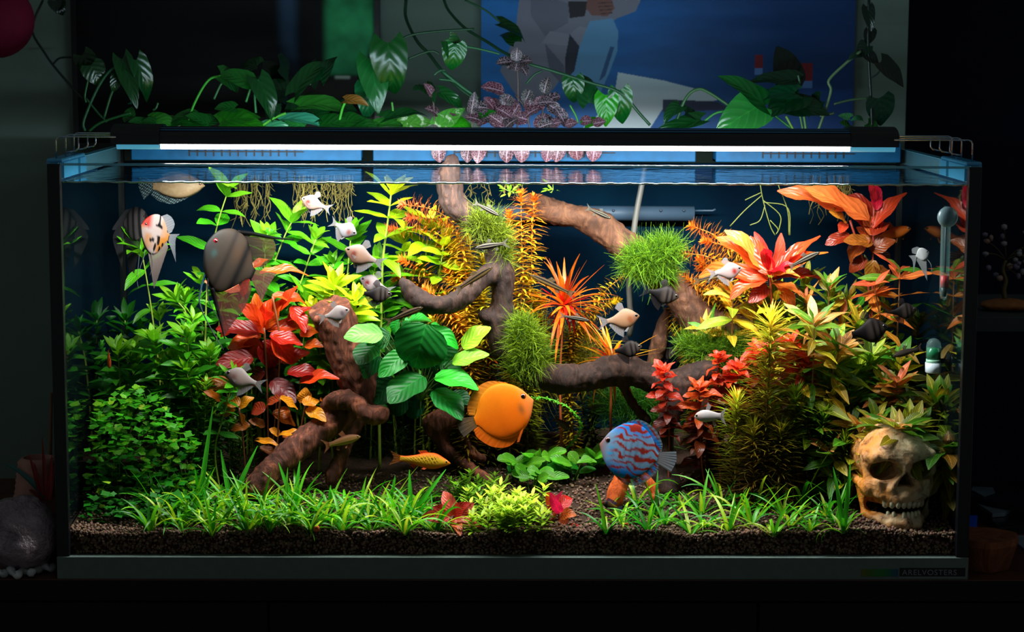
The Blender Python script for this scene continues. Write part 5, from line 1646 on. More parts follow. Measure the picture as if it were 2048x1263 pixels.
o = obj('foliage', mesh_from('foliage', np.array(V) - np.array(clover.location), np.array(Fq), m_need, True, C), clover)
o['kind'] = 'stuff'

# ---- lawn of grass tufts
def tuft(label, u, v, n, L, W=9.0, cols=((30, 130, 14), (120, 200, 24)), group=None, spread=1.0, tall=None, name='grass_tuft'):
    b = ground_at(u, v)
    s = pxm(b.y)
    root = thing(name, label, 'grass', b, group)
    for i in range(n):
        a = 6.283 * i / n + random.uniform(-0.4, 0.4)
        el = random.uniform(0.65, 1.4)
        d = Vector((math.cos(a) * math.cos(el), math.sin(a) * math.cos(el) * 0.7, math.sin(el)))
        upv = Vector((-math.cos(a) * math.sin(el), -math.sin(a) * math.sin(el), math.cos(el)))
        ln = L * s * random.uniform(0.6, 1.15)
        if b.y + d.y * ln < 0.016: d.y = abs(d.y) * 0.4
        put_leaf(root, random.choice(LG), b + Vector((math.cos(a), math.sin(a) * 0.5, 0)) * 0.002 - Vector((0, 0, 0.003)), d, upv, ln, W * s * random.uniform(0.8, 1.2), jit(mixc(cols[0], cols[1], random.random()) if random.random() > 0.22 else (170, 210, 40), 0.12, 0.06), 'blade')
    for t in (tall or []):
        q = at(t[0], t[1], b.y)
        d = q - b
        put_leaf(root, LG[3], b, d, Vector((0.2, -1, 0.3)), d.length, 11 * s, t[2] if len(t) > 2 else (70, 190, 40), 'blade')
    return root
tuft('tallest grass tuft with one long upright blade beside the clover bush', 398, 1010, 10, 100, 9, tall=[(424, 815)], spread=1)
tuft('grass tuft with two long raised blades below the bronze leaves', 462, 1005, 10, 96, 9, tall=[(512, 892), (440, 900)])
tuft('grass tuft with an upright blade under the stump root', 590, 1012, 9, 80, 8, tall=[(598, 922), (556, 925)])
tuft('grass tuft with fanned long blades below the golden barb', 822, 1030, 11, 104, 9, tall=[(890, 938), (818, 940)])
tuft('grass tuft with a single stiff upright blade before the plumes', 1686, 1062, 8, 70, 8, tall=[(1672, 935), (1706, 925)])
rr = random.Random(21)
ORD = ('first', 'second', 'third', 'fourth', 'fifth', 'sixth', 'seventh', 'eighth', 'ninth', 'tenth', 'eleventh')
for i in range(46):
    u = 296 + 580 * (i + rr.uniform(0.1, 0.9)) / 46
    v = (1062, 1030, 1046, 1010, 1054)[i % 5] + rr.uniform(-8, 6)
    tuft('grass tuft in the dense lawn, %s row, %s counted from the clover bush' % (('foremost', 'fourth', 'third', 'rearmost', 'second')[i % 5], ORD[i // 5]), u, v, 12, 96 + rr.uniform(-16, 20), 7.5, group='front lawn tufts')
for i in range(24):
    u = 1200 + 500 * (i + rr.uniform(0.1, 0.9)) / 24
    v = (1066, 1030, 1050, 1012)[i % 4] + rr.uniform(-6, 4)
    tuft('grass tuft in the sparse lawn, %s row, %s counted from the blue discus' % (('foremost', 'third', 'second', 'rearmost')[i % 4], ORD[i // 4]), u, v, 9, 104 + rr.uniform(-26, 22), 7.5, group='sparse lawn tufts', cols=((24, 130, 20), (110, 190, 30)))
tuft('tiny grass sprout between the skull and the end pane', 1872, 1062, 5, 30, 6)
# pale fine roots at the plumes
root = thing('plume_roots', 'pale thin roots showing under the feathery plumes', 'roots', ground_at(1530, 1000))
rb = MB()
rr = random.Random(9)
for i in range(26):
    u = rr.uniform(1470, 1600); v = rr.uniform(930, 990)
    p = at(u, v, 0.125 + rr.uniform(-0.02, 0.02))
    pts = [p]
    for k in range(4): pts.append(pts[-1] + Vector((rr.uniform(-0.009, 0.009), rr.uniform(-0.004, 0.004), -rr.uniform(0.002, 0.012))))
    rb.tube([Vector(x) for x in smooth_path([tuple(x) for x in pts], 10)], 0.0005, 4, lin((190, 160, 100)), False)
rb.build('root_strands', m_stem, root, True)['kind'] = 'stuff'
# floating sprigs under the surface
small = []
def sprig(label, u, v, Y, n, L):
    c = at(u, v, Y); s = pxm(Y)
    root = thing('floating_sprig', label, 'plant', c)
    for i in range(n):
        a = random.uniform(0, 6.283); el = random.uniform(-0.6, 0.9)
        d = Vector((math.cos(a) * math.cos(el), math.sin(a) * math.cos(el), math.sin(el)))
        p = c + d * random.uniform(0, 22) * s
        put_leaf(root, random.choice(LM), p, d + Vector((random.uniform(-.5, .5), 0, random.uniform(-.3, .6))), (0, -0.5, 1), L * s * random.uniform(0.7, 1.2), 6 * s, jit((130, 190, 40)))
        if i % 2 == 0: add_stem(root, [c, p], 0.8 * s, (120, 150, 50))
sprig('floating green sprig above the upright orange needle stem', 1022, 384, 0.24, 16, 16)
sprig('tiny floating sprig beside the arching driftwood tip', 1106, 380, 0.26, 9, 13)
# trailing green surface roots, upper right
for lab, pts in (('branching olive roots dangling beside the fiery rosette', [[(1520, 366), (1526, 400), (1540, 450), (1550, 470)], [(1524, 390), (1490, 420), (1460, 452)], [(1526, 400), (1560, 430), (1558, 460)], [(1528, 404), (1575, 415), (1580, 470)], [(1522, 385), (1500, 395), (1490, 400)], [(1530, 410), (1520, 440), (1500, 450)], [(1540, 440), (1556, 458), (1552, 468)]]), ('long thin pale root dangling right of the olive roots', [[(1555, 366), (1575, 420), (1578, 470)], [(1560, 380), (1600, 400), (1605, 390)]])):
    rt_ = thing('hanging_roots', lab, 'roots', at(pts[0][0][0], pts[0][0][1], 0.31))
    for p in pts:
        MB().tube([Vector(x) for x in smooth_path([tuple(at(u, v, 0.31)) for u, v in p], 12)], 1.1 * pxm(0.31), 5, lin((84, 90, 30))).build('root_strand', m_stem, rt_, True)
# curling green runner behind the orange discus
rn = thing('creeping_runner', 'knotted bright green runner looping behind the orange discus', 'plant', ground_at(1130, 900))
path = smooth_path([tuple(at(u, v, 0.27)) for u, v in ((1060, 796), (1090, 796), (1130, 810), (1158, 838), (1160, 862), (1140, 890), (1120, 905))], 60)
MB().tube(path, 2.0 * pxm(0.27), 6, lin((70, 150, 20))).build('stem', m_stem, rn, True)
nb = MB()
for i in range(0, 60, 1):
    p = Vector(path[i])
    for k in range(2):
        nb.tube([p, p + Vector((random.uniform(-1, 1), random.uniform(-1, 0.3), random.uniform(-1, 1))).normalized() * 6.5 * pxm(0.27)], [1.6 * pxm(0.27), 0.6 * pxm(0.27)], 4, lin(jit((90, 180, 20))))
o = nb.build('buds', m_stem, rn, True)
o['kind'] = 'stuff'

# ================================================================== fish
m_fish = attr_material('fish_skin', 0.5, 0.12, 0.07, 0.12, 200, 0.08, 900)
m_fin = attr_material('fish_fin', 0.5, 0.45, 0.06, alpha=0.85)
m_finc = attr_material('fish_fin_clear', 0.5, 0.5, 0.06, alpha=0.5)
m_finsolid = attr_material('fish_fin_solid', 0.5, 0.4, 0.06)
m_eye = attr_material('fish_eye', 0.1, 0.0, 0.8)

def poly_sample(pts, n):
    """n points along a smoothed polyline"""
    return np.array(smooth_path([tuple(map(float, p)) for p in pts], n))

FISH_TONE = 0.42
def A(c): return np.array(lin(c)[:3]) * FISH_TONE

class Fish:
    flat = 0.85
    def __init__(s, name, label, nose, tail, Y, dy=0.0, roll=0.28, cat='fish', group=None, yo=0.0):
        s.n = at(nose[0], nose[1], Y); t = at(tail[0], tail[1], Y + dy)
        s.f = (s.n - t); s.L = s.f.length; s.f.normalize()
        upw = Vector((0, roll, 1.0))
        s.u = (upw - s.f * upw.dot(s.f)).normalized()
        s.s = s.f.cross(s.u)
        c = (s.n + t) / 2
        s.root = thing(name, label, cat, c, group)
        s.o = np.array(c)
    def w(s, P):
        """local (s from nose to tail, y sideways, z up) in body lengths -> relative world"""
        P = np.asarray(P, float)
        n, f, u, sd = (np.array(v) for v in (s.n, s.f, s.u, s.s))
        return n - s.o - P[:, 0:1] * s.L * f + P[:, 2:3] * s.L * u + P[:, 1:2] * s.L * sd
    def body(s, prof, colf, ns=44, na=26):
        """prof rows: (s, top, bottom, half thickness)"""
        R = poly_sample(prof, ns)
        # re-sample so that s is monotone and ends are closed
        s.prof = R
        V, C = [], []
        for (x, t, b, k) in R:
            for j in range(na):
                a = 2 * math.pi * j / na
                sz, cy = math.sin(a), math.cos(a)
                z = 0.5 * (t + b) + 0.5 * (t - b) * sz
                y = k * math.copysign(abs(cy) ** s.flat, cy)
                V.append((x, y, z))
                C.append((x, sz, z))
        C = np.array(C)
        col = colf(C[:, 0], C[:, 1], C[:, 2])
        Fq = [(i * na + j, i * na + (j + 1) % na, (i + 1) * na + (j + 1) % na, (i + 1) * na + j) for i in range(ns - 1) for j in range(na)]
        Fq += [tuple(range(na - 1, -1, -1)), tuple((ns - 1) * na + j for j in range(na))]
        obj('body', mesh_from('body', s.w(V), Fq, m_fish, True, col), s.root)
        return s
    def fin(s, name, base, tip, c0, c1, mat=None, n=16, m=6, y=0.0, ytip=0.0, rays=0.5, cf=None):
        B, T = poly_sample(base, n), poly_sample(tip, n)
        V, C = [], []
        c0, c1 = A(c0), A(c1)
        for j in range(m + 1):
            t = j / m
            for i in range(n):
                p = B[i] * (1 - t) + T[i] * t
                V.append((p[0], y + (ytip - y) * t + 0.004 * math.sin(i * 1.9) * t, p[1]))
                c = c0 * (1 - t) + c1 * t
                c = c * (1 - rays * 0.5 * (i % 2))
                if cf is not None: c = cf(p[0], p[1], t, c)
                C.append(c)
        Fq = [(j * n + i, j * n + i + 1, (j + 1) * n + i + 1, (j + 1) * n + i) for j in range(m) for i in range(n - 1)]
        obj(name, mesh_from(name, s.w(V), Fq, mat or m_fin, True, C), s.root)
        return s
    def eye(s, x, z, r, iris=(150, 120, 60), pupil=(8, 6, 8), both=True, y=None):
        i = int(np.argmin(np.abs(s.prof[:, 0] - x)))
        row = s.prof[i]
        mid, hh = 0.5 * (row[1] + row[2]), 0.5 * (row[1] - row[2])
        q = min(0.98, abs((z - mid) / max(hh, 1e-6)))
        yy = (row[3] * math.sqrt(max(0.02, 1 - q * q)) ** 0.85) if y is None else y
        for sg in ((1, -1) if both else (1,)):
            V, C = [], []
            for a_i in range(7):
                a = math.pi / 2 * a_i / 6
                for j in range(12):
                    b = 2 * math.pi * j / 12
                    rr_ = r * math.sin(a)
                    V.append((x + rr_ * math.cos(b), sg * (yy - 0.35 * r + 0.75 * r * math.cos(a)), z + rr_ * math.sin(b)))
                    C.append(A(pupil) if a_i <= 2 else A(iris) if a_i <= 4 else A(iris) * 0.5)
            Fq = [(i * 12 + j, i * 12 + (j + 1) % 12, (i + 1) * 12 + (j + 1) % 12, (i + 1) * 12 + j) for i in range(6) for j in range(12)]
            obj('eye', mesh_from('eye', s.w(V), Fq, m_eye, True, C), s.root)
        return s
    def strand(s, name, pts, r, c0, c1):
        P = [tuple(p) for p in smooth_path([tuple(q) for q in pts], 20)]
        Wp = s.w(P)
        mb = MB()
        mb.tube([Vector(p) for p in Wp], [r * s.L * (1 - 0.75 * i / 19) for i in range(20)], 6)
        cc = []
        for i in range(20): cc += [tuple(A(c0) * (1 - i / 19) + A(c1) * i / 19)] * 6
        mb.c = cc
        obj(name, mesh_from(name, np.array(mb.v), mb.f, m_fin, True, mb.c), s.root)
        return s

def gauss(x, m, sdev): return np.exp(-((x - m) / sdev) ** 2)
def blend(a, b, t): return a * (1 - t[:, None]) + b * t[:, None]

TETRA = [(0.0, 0.005, -0.01, 0.005), (0.03, 0.045, -0.045, 0.035), (0.10, 0.10, -0.10, 0.07), (0.22, 0.185, -0.19, 0.105), (0.36, 0.245, -0.26, 0.12), (0.48, 0.24, -0.27, 0.115), (0.62, 0.175, -0.22, 0.09), (0.78, 0.10, -0.12, 0.055), (0.92, 0.065, -0.065, 0.03), (1.0, 0.06, -0.06, 0.012)]
def tetra(label, nose, tail, Y, dy=0.0, dark=False, tone=(244, 206, 190), organ=(180, 60, 48), roll=0.25, white=(250, 240, 240), group=None, deep=1.18):
    f = Fish('black_tetra' if dark else 'pale_tetra', label, nose, tail, Y, dy, roll, group=group or ('black tetras' if dark else 'pale pink tetras'))
    prof = [(a, b * deep, c * deep, d) for a, b, c, d in TETRA]
    global FISH_TONE
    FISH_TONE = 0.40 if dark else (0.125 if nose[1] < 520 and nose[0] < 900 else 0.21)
    if dark:
        def cf(x, sz, z):
            c = np.tile(A((92, 80, 74)), (len(x), 1))
            c = blend(c, np.tile(A((20, 17, 18)), (len(x), 1)), np.clip((x - 0.42) / 0.22, 0, 1))
            c = blend(c, np.tile(A((12, 10, 12)), (len(x), 1)), np.clip(gauss(x, 0.24, 0.04) + gauss(x, 0.40, 0.05), 0, 1))
            return blend(c, np.tile(A((40, 34, 34)), (len(x), 1)), np.clip(sz * 0.8, 0, 1))
        c0, c1 = (24, 20, 22), (44, 38, 42)
        cd0, cd1 = (34, 30, 32), (80, 74, 78)
        ft = m_fin
    else:
        def cf(x, sz, z):
            c = np.tile(A(tone), (len(x), 1))
            c = blend(c, np.tile(A(white), (len(x), 1)), np.clip(sz * 0.9, 0, 1) * 0.7)
            c = blend(c, np.tile(A(organ), (len(x), 1)), np.clip(1.3 * gauss(x, 0.30, 0.09) * gauss(z, -0.07, 0.11), 0, 1))
            c = blend(c, np.tile(A((170, 110, 110)), (len(x), 1)), 0.6 * gauss(x, 0.16, 0.05) * gauss(z, -0.02, 0.08))
            return blend(c, np.tile(A(white), (len(x), 1)), np.clip((x - 0.75) / 0.25, 0, 1) * 0.7)
        c0, c1 = (246, 222, 216), (236, 238, 246)
        cd0, cd1 = (246, 226, 220), (230, 234, 244)
        ft = m_fin
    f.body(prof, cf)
    f.fin('dorsal_fin', [(0.42, 0.22 * deep), (0.5, 0.21 * deep), (0.58, 0.19 * deep)], [(0.46, 0.40 * deep), (0.58, 0.42 * deep), (0.70, 0.30 * deep)], cd0, cd1, ft, 10, 4)
    f.fin('anal_fin', [(0.52, -0.25 * deep), (0.68, -0.17 * deep), (0.88, -0.06)], [(0.58, -0.48 * deep), (0.76, -0.36 * deep), (0.96, -0.13)], c0, c1, ft, 16, 5)
    f.fin('tail_fin', [(0.97, 0.05), (0.985, 0.0), (0.97, -0.05)], [(1.30, 0.24), (1.16, 0.0), (1.30, -0.24)], cd0, cd1, m_finc if dark else m_fin, 15, 5)
    f.fin('pelvic_fin', [(0.36, -0.24 * deep), (0.42, -0.25 * deep)], [(0.46, -0.36 * deep), (0.54, -0.34 * deep)], c0, c1, ft, 6, 3, 0.05, 0.08)
    f.fin('pectoral_fin', [(0.26, -0.08), (0.27, -0.13)], [(0.42, -0.12), (0.38, -0.2)], cd0, cd1, m_finc, 6, 3, -0.11, -0.17)
    f.eye(0.105, 0.025, 0.052, (70, 50, 40) if not dark else (60, 50, 44))
    return f

tetra('pale pink tetra just under the surface near the olive roots', (603, 396), (650, 414), 0.16)
tetra('bluish white tetra turned head down, largest of the upper group', (713, 468), (672, 448), 0.15, 0.012, tone=(226, 224, 232), deep=1.3, organ=(206, 120, 104))
tetra('peach tetra beside the tall yellow-green stem', (690, 497), (752, 522), 0.15, tone=(244, 190, 160), organ=(170, 74, 60))
tetra('white and red-bellied tetra right above the black tetra', (720, 556), (772, 578), 0.155, tone=(248, 226, 226), organ=(170, 30, 30))
tetra('white tetra hovering in front of the sawn stump', (699, 619), (650, 633), 0.13, tone=(246, 224, 220), organ=(160, 140, 150))
tetra('pale tetra in front of the crimson leaves, low on the plant side', (450, 744), (512, 766), 0.12, tone=(246, 214, 204), organ=(206, 150, 140))
tetra('orange-pink tetra by the hose above the horizontal branch', (1279, 631), (1214, 642), 0.18, tone=(248, 186, 140), organ=(220, 130, 84), white=(246, 214, 190))
tetra('white tetra with red gill in front of the orange needle stems', (1484, 536), (1430, 546), 0.17, tone=(248, 216, 212), organ=(226, 60, 50))
tetra('black striped tetra touching the white tetra from below', (784, 588), (728, 586), 0.145, dark=True)
tetra('black striped tetra with clear tail beside the arching driftwood', (1358, 594), (1298, 582), 0.17, dark=True)
tetra('small black tetra resting above the horizontal branch', (1284, 692), (1230, 702), 0.17, dark=True)
tetra('big round black tetra among the pale-veined plants', (1776, 652), (1704, 668), 0.12, dark=True, deep=1.3)
tetra('black tetra with silver gill behind the round black tetra', (1834, 618), (1782, 624), 0.16, dark=True)
tetra('faint black tetra deep in the shade under the arching driftwood', (1352, 706), (1320, 706), 0.36, 0.02, dark=True)

# ---- slender fish
FISH_TONE = 0.19
SLIM = [(0.0, 0.0, -0.012, 0.006), (0.04, 0.03, -0.03, 0.03), (0.12, 0.062, -0.055, 0.05), (0.3, 0.095, -0.085, 0.065), (0.5, 0.095, -0.085, 0.062), (0.7, 0.075, -0.068, 0.045), (0.88, 0.052, -0.05, 0.028), (1.0, 0.05, -0.05, 0.012)]
def slim(label, nose, tail, Y, dy=0.0, kind='stripe', deep=1.0, name='striped_fish', group='small striped fish', roll=0.2):
    f = Fish(name, label, nose, tail, Y, dy, roll, group=group)
    prof = [(a, b * deep, c * deep, d * deep) for a, b, c, d in SLIM]
    def cf(x, sz, z):
        n = len(x)
        if kind == 'stripe':
            k = 0.5 + 0.5 * np.sin(sz * 7.5 + 0.6)
            return blend(np.tile(A((196, 184, 156)), (n, 1)), np.tile(A((24, 22, 30)), (n, 1)), np.clip(k * 2.2 - 0.4, 0, 1))
        if kind == 'line':
            c = blend(np.tile(A((186, 150, 90)), (n, 1)), np.tile(A((90, 66, 44)), (n, 1)), np.clip(sz, 0, 1))
            return blend(c, np.tile(A((22, 18, 18)), (n, 1)), np.clip(1.6 * gauss(sz, 0.15, 0.28), 0, 1))
        if kind == 'brown':
            c = blend(np.tile(A((200, 150, 80)), (n, 1)), np.tile(A((96, 56, 40)), (n, 1)), np.clip(sz + 0.2, 0, 1))
            return blend(c, np.tile(A((60, 36, 28)), (n, 1)), np.clip(gauss(sz, 0.1, 0.3) * 0.6, 0, 1))
        if kind == 'grey':
            return blend(np.tile(A((110, 96, 84)), (n, 1)), np.tile(A((56, 50, 48)), (n, 1)), np.clip(sz + 0.3, 0, 1))
        if kind == 'white':
            return blend(np.tile(A((246, 236, 236)), (n, 1)), np.tile(A((240, 190, 180)), (n, 1)), np.clip(gauss(x, 0.12, 0.12) * 0.6 - sz * 0.2, 0, 1))
        if kind == 'orange':
            return blend(np.tile(A((226, 120, 40)), (n, 1)), np.tile(A((190, 80, 26)), (n, 1)), np.clip(sz, 0, 1))
    f.body(prof, cf, 36, 22)
    fc = {'stripe': ((150, 140, 120), (180, 176, 160)), 'line': ((150, 120, 80), (170, 150, 110)), 'brown': ((150, 90, 60), (170, 110, 70)), 'grey': ((96, 84, 76), (120, 104, 90)), 'white': ((246, 232, 230), (240, 240, 244)), 'orange': ((226, 110, 40), (236, 150, 60))}[kind]
    mt = m_fin
    f.fin('dorsal_fin', [(0.42, 0.09 * deep), (0.56, 0.085 * deep)], [(0.5, 0.21 * deep), (0.64, 0.16 * deep)], fc[0], fc[1], mt, 9, 3)
    f.fin('anal_fin', [(0.66, -0.07 * deep), (0.76, -0.06 * deep)], [(0.74, -0.17 * deep), (0.82, -0.13 * deep)], fc[0], fc[1], mt, 8, 3)
    f.fin('tail_fin', [(0.97, 0.045 * deep), (0.985, 0.0), (0.97, -0.045 * deep)], [(1.22, 0.15 * deep), (1.10, 0.0), (1.22, -0.15 * deep)], fc[0], fc[1], mt, 13, 4)
    f.fin('pelvic_fin', [(0.42, -0.085 * deep), (0.46, -0.085 * deep)], [(0.5, -0.16 * deep), (0.54, -0.15 * deep)], fc[0], fc[1], mt, 6, 3, 0.03, 0.06)
    f.fin('pectoral_fin', [(0.2, -0.05 * deep), (0.21, -0.07 * deep)], [(0.32, -0.11 * deep), (0.28, -0.14 * deep)], fc[0], fc[1], m_finc, 6, 3, -0.05, -0.10)
    f.eye(0.075, 0.012 * deep, 0.022 * deep, (120, 100, 70))
    return f
slim('striped fish hovering over the mossy branch bend', (950, 496), (1006, 487), 0.16, deep=1.25)
slim('long striped fish resting on the fork of the dark branch', (986, 533), (922, 574), 0.145, kind='line', deep=0.95)
slim('golden fish with black line swimming above the broad green leaves', (846, 614), (782, 640), 0.125, kind='line', deep=1.0)
slim('slender grey-brown fish gliding toward the red starburst', (1060, 549), (1136, 584), 0.20, kind='line', deep=0.8)
slim('small striped fish crossing the red starburst base', (1180, 641), (1128, 632), 0.20, deep=1.0)
slim('striped fish nosing at the upper moss tuft', (998, 431), (955, 408), 0.17, deep=1.1)
slim('pale striped fish perched on top of the arching driftwood', (1222, 437), (1180, 418), 0.27, deep=1.2)
slim('grey striped fish in front of the fiery rosette heart', (1640, 504), (1586, 530), 0.18, deep=1.2)
slim('dark lined fish behind the white tetra with red gill', (1466, 544), (1398, 560), 0.23, kind='line', deep=0.9)
FISH_TONE = 0.6
slim('brown bottom fish hanging on the thin stump root', (721, 872), (658, 889), 0.13, kind='brown', deep=1.5, name='brown_fish', group=None)
FISH_TONE = 0.42
slim('white bottom fish with forked tail near the dark red shoots', (1389, 832), (1442, 832), 0.11, kind='white', deep=2.5, name='white_fish', group=None)
FISH_TONE = 0.5
slim('grey fish with orange fin near the green indicator', (1786, 712), (1836, 697), 0.11, kind='grey', deep=1.4, name='grey_fish', group=None)
slim('dim orange fish below the surface leaves beside the thermometer', (1822, 456), (1752, 478), 0.32, kind='orange', deep=1.7, name='orange_fish', group=None)
slim('tiny orange fish hovering upright above the clover bush', (219, 736), (217, 704), 0.16, 0.01, kind='orange', deep=1.8, name='orange_fish', group=None)
slim('small grey fish hiding inside the green runner loop', (1140, 858), (1112, 838), 0.25, kind='grey', deep=2.3, name='grey_fish', group=None)

# ---- golden barb
FISH_TONE = 0.65
f = Fish('golden_barb', 'golden-orange barb with black speckles over the front lawn', (901, 926), (800, 916), 0.10)
BARB = [(0.0, 0.0, -0.012, 0.006), (0.04, 0.035, -0.035, 0.035), (0.12, 0.085, -0.075, 0.06), (0.3, 0.165, -0.14, 0.085), (0.5, 0.16, -0.14, 0.085), (0.7, 0.10, -0.09, 0.06), (0.88, 0.06, -0.058, 0.035), (1.0, 0.058, -0.055, 0.012)]
def cf(x, sz, z):
    n = len(x)
    c = blend(np.tile(A((226, 176, 40)), (n, 1)), np.tile(A((232, 80, 16)), (n, 1)), np.clip(np.abs(sz) * 1.5 - 0.4, 0, 1))
    c = blend(c, np.tile(A((236, 120, 30)), (n, 1)), np.clip(1 - x / 0.16, 0, 1))
    k = np.sin(x * 120) * np.sin(sz * 11 + np.floor(x * 19) * 1.6)
    k = np.clip((k - 0.2) * 4, 0, 1) * gauss(sz, 0.05, 0.5) * np.clip((x - 0.2) / 0.1, 0, 1)
    return blend(c, np.tile(A((30, 30, 16)), (n, 1)), np.clip(k * 1.3, 0, 1))
f.body(BARB, cf, 130, 60)
f.fin('dorsal_fin', [(0.42, 0.14), (0.60, 0.12)], [(0.5, 0.21), (0.66, 0.19)], (236, 60, 20), (236, 100, 40), None, 12, 4)
f.fin('anal_fin', [(0.66, -0.10), (0.76, -0.075)], [(0.70, -0.17), (0.80, -0.12)], (236, 80, 30), (220, 70, 30), None, 8, 3)
f.fin('tail_fin', [(0.97, 0.05), (0.985, 0.0), (0.97, -0.05)], [(1.20, 0.13), (1.13, 0.0), (1.20, -0.15)], (170, 90, 30), (120, 70, 30), None, 15, 4)
f.fin('pelvic_fin', [(0.44, -0.125), (0.5, -0.12)], [(0.5, -0.18), (0.56, -0.17)], (230, 90, 40), (220, 80, 40), None, 6, 3, 0.04, 0.07)
f.eye(0.085, 0.02, 0.026, (190, 150, 60))

# ---- discus
Fish.flat = 0.55
def disc_prof(t, b, k=0.085):
    s_ = np.array([0, 0.02, 0.06, 0.12, 0.22, 0.35, 0.5, 0.65, 0.78, 0.88, 0.95, 1.0])
    p = np.array([0.01, 0.05, 0.13, 0.24, 0.36, 0.45, 0.485, 0.46, 0.37, 0.25, 0.12, 0.07])
    return [(a, q * t, -q * b, k * min(1, (0.15 + 3.2 * a)) * min(1, 0.1 + 1.9 * (1 - a))) for a, q in zip(s_, p)]
f = Fish('orange_discus', 'large plain orange discus in mid water', (1067, 800), (950, 842), 0.12, 0.008)
def cf(x, sz, z):
    n = len(x)
    c = blend(np.tile(A((246, 112, 8)), (n, 1)), np.tile(A((250, 136, 18)), (n, 1)), np.clip(sz + 0.2, 0, 1))
    c = blend(c, np.tile(A((236, 150, 84)), (n, 1)), np.clip(1 - x / 0.22, 0, 1) * 0.7)
    c = blend(c, np.tile(A((120, 84, 40)), (n, 1)), 0.75 * gauss(x, 0.22, 0.05) * gauss(z, -0.08, 0.09))
    return blend(c, np.tile(A((240, 96, 10)), (n, 1)), np.clip(-z * 3 - 0.4, 0, 1) * np.clip((x - 0.2) * 3, 0, 1) * 0.7)
f.body(disc_prof(0.92, 0.92), cf, 60, 40)
f.fin('dorsal_fin', [(0.30, 0.385), (0.5, 0.44), (0.72, 0.38), (0.9, 0.20), (0.97, 0.09)], [(0.34, 0.43), (0.60, 0.535), (0.86, 0.47), (1.04, 0.27), (1.06, 0.12)], (255, 160, 40), (250, 140, 50), m_finsolid, 40, 5, rays=0.3)
f.fin('anal_fin', [(0.30, -0.385), (0.5, -0.44), (0.72, -0.38), (0.9, -0.20), (0.97, -0.09)], [(0.34, -0.44), (0.60, -0.56), (0.86, -0.48), (1.04, -0.27), (1.06, -0.12)], (255, 120, 20), (250, 110, 24), m_finsolid, 40, 5, rays=0.3)
f.fin('tail_fin', [(0.97, 0.08), (1.0, 0.0), (0.97, -0.08)], [(1.26, 0.13), (1.29, -0.02), (1.25, -0.18)], (150, 110, 70), (96, 92, 84), m_fin, 15, 4)
f.fin('pelvic_fin', [(0.28, -0.36), (0.33, -0.38)], [(0.42, -0.56), (0.46, -0.55)], (246, 110, 20), (220, 100, 40), None, 6, 4, 0.04, 0.06)
f.fin('pectoral_fin', [(0.30, -0.06), (0.31, -0.16)], [(0.50, -0.10), (0.44, -0.22)], (246, 150, 60), (246, 170, 90), m_finc, 9, 4, -0.12, -0.18)
f.eye(0.135, 0.11, 0.050, (150, 60, 20))

f = Fish('blue_discus', 'blue discus with wavy red stripes near the gravel', (1199, 888), (1316, 914), 0.085, 0.0)
def cf(x, sz, z):
    n = len(x)
    q = np.stack([x * 6, z * 6, np.zeros(n)], -1)
    wv = vnoise(q, 1.0) * 1.5 + vnoise(q + 9, 2.1) * 0.8
    st = np.sin(z * 50 + wv * 2.1 + 1.0 * np.sin(x * 19))
    r = np.clip(st * 2.4 - 0.5, 0, 1)
    edge = np.clip((np.abs(z) - 0.20) * 6, 0, 1)
    base_ = blend(np.tile(A((120, 160, 196)), (n, 1)), np.tile(A((20, 130, 226)), (n, 1)), edge)
    c = blend(base_, np.tile(A((150, 40, 26)), (n, 1)), r * np.clip((x - 0.16) * 8, 0, 1))
    c = blend(c, np.tile(A((170, 110, 90)), (n, 1)), np.clip(1 - x / 0.16, 0, 1))
    bars = 0.35 * sum(gauss(x, m_, 0.022) for m_ in (0.42, 0.52, 0.62, 0.72))
    c = blend(c, np.tile(A((60, 50, 60)), (n, 1)), np.clip(bars, 0, 1) * gauss(z, -0.02, 0.2))
    gl = np.clip(np.sin(z * 60 + 2) * 2, 0, 1) * gauss(x, 0.2, 0.05) * gauss(z, -0.10, 0.12)
    return blend(c, np.tile(A((40, 170, 230)), (n, 1)), gl)
f.body(disc_prof(0.96, 0.96, 0.08), cf, 120, 90)
def fcol(x, z, t, c):
    w = math.sin(x * 40 + z * 46)
    return A((150, 40, 30)) if w > 0.45 and t < 0.75 else (A((30, 130, 220)) if t < 0.7 else A((110, 130, 150)))
f.fin('dorsal_fin', [(0.28, 0.385), (0.5, 0.46), (0.72, 0.40), (0.9, 0.21), (0.97, 0.09)], [(0.30, 0.42), (0.56, 0.545), (0.84, 0.46), (1.02, 0.25), (1.04, 0.11)], (30, 130, 220), (120, 140, 160), None, 50, 8, rays=0.2, cf=fcol)
f.fin('anal_fin', [(0.28, -0.385), (0.5, -0.46), (0.72, -0.40), (0.9, -0.21), (0.97, -0.09)], [(0.32, -0.43), (0.58, -0.56), (0.84, -0.47), (1.02, -0.25), (1.04, -0.11)], (20, 130, 230), (20, 120, 220), None, 50, 8, rays=0.2, cf=fcol)
f.fin('tail_fin', [(0.97, 0.08), (1.0, 0.0), (0.97, -0.08)], [(1.28, 0.17), (1.31, 0.0), (1.26, -0.20)], (150, 150, 160), (150, 160, 176), m_fin, 25, 4, rays=0.6)
f.fin('pelvic_fin', [(0.28, -0.38), (0.33, -0.40)], [(0.44, -0.50), (0.50, -0.49)], (40, 130, 210), (30, 110, 200), None, 6, 4, 0.04, 0.05)
f.fin('pectoral_fin', [(0.29, -0.05), (0.30, -0.14)], [(0.44, -0.06), (0.40, -0.18)], (150, 140, 140), (160, 150, 150), m_finc, 9, 4, 0.12, 0.17)
f.eye(0.125, 0.10, 0.050, (120, 40, 36))

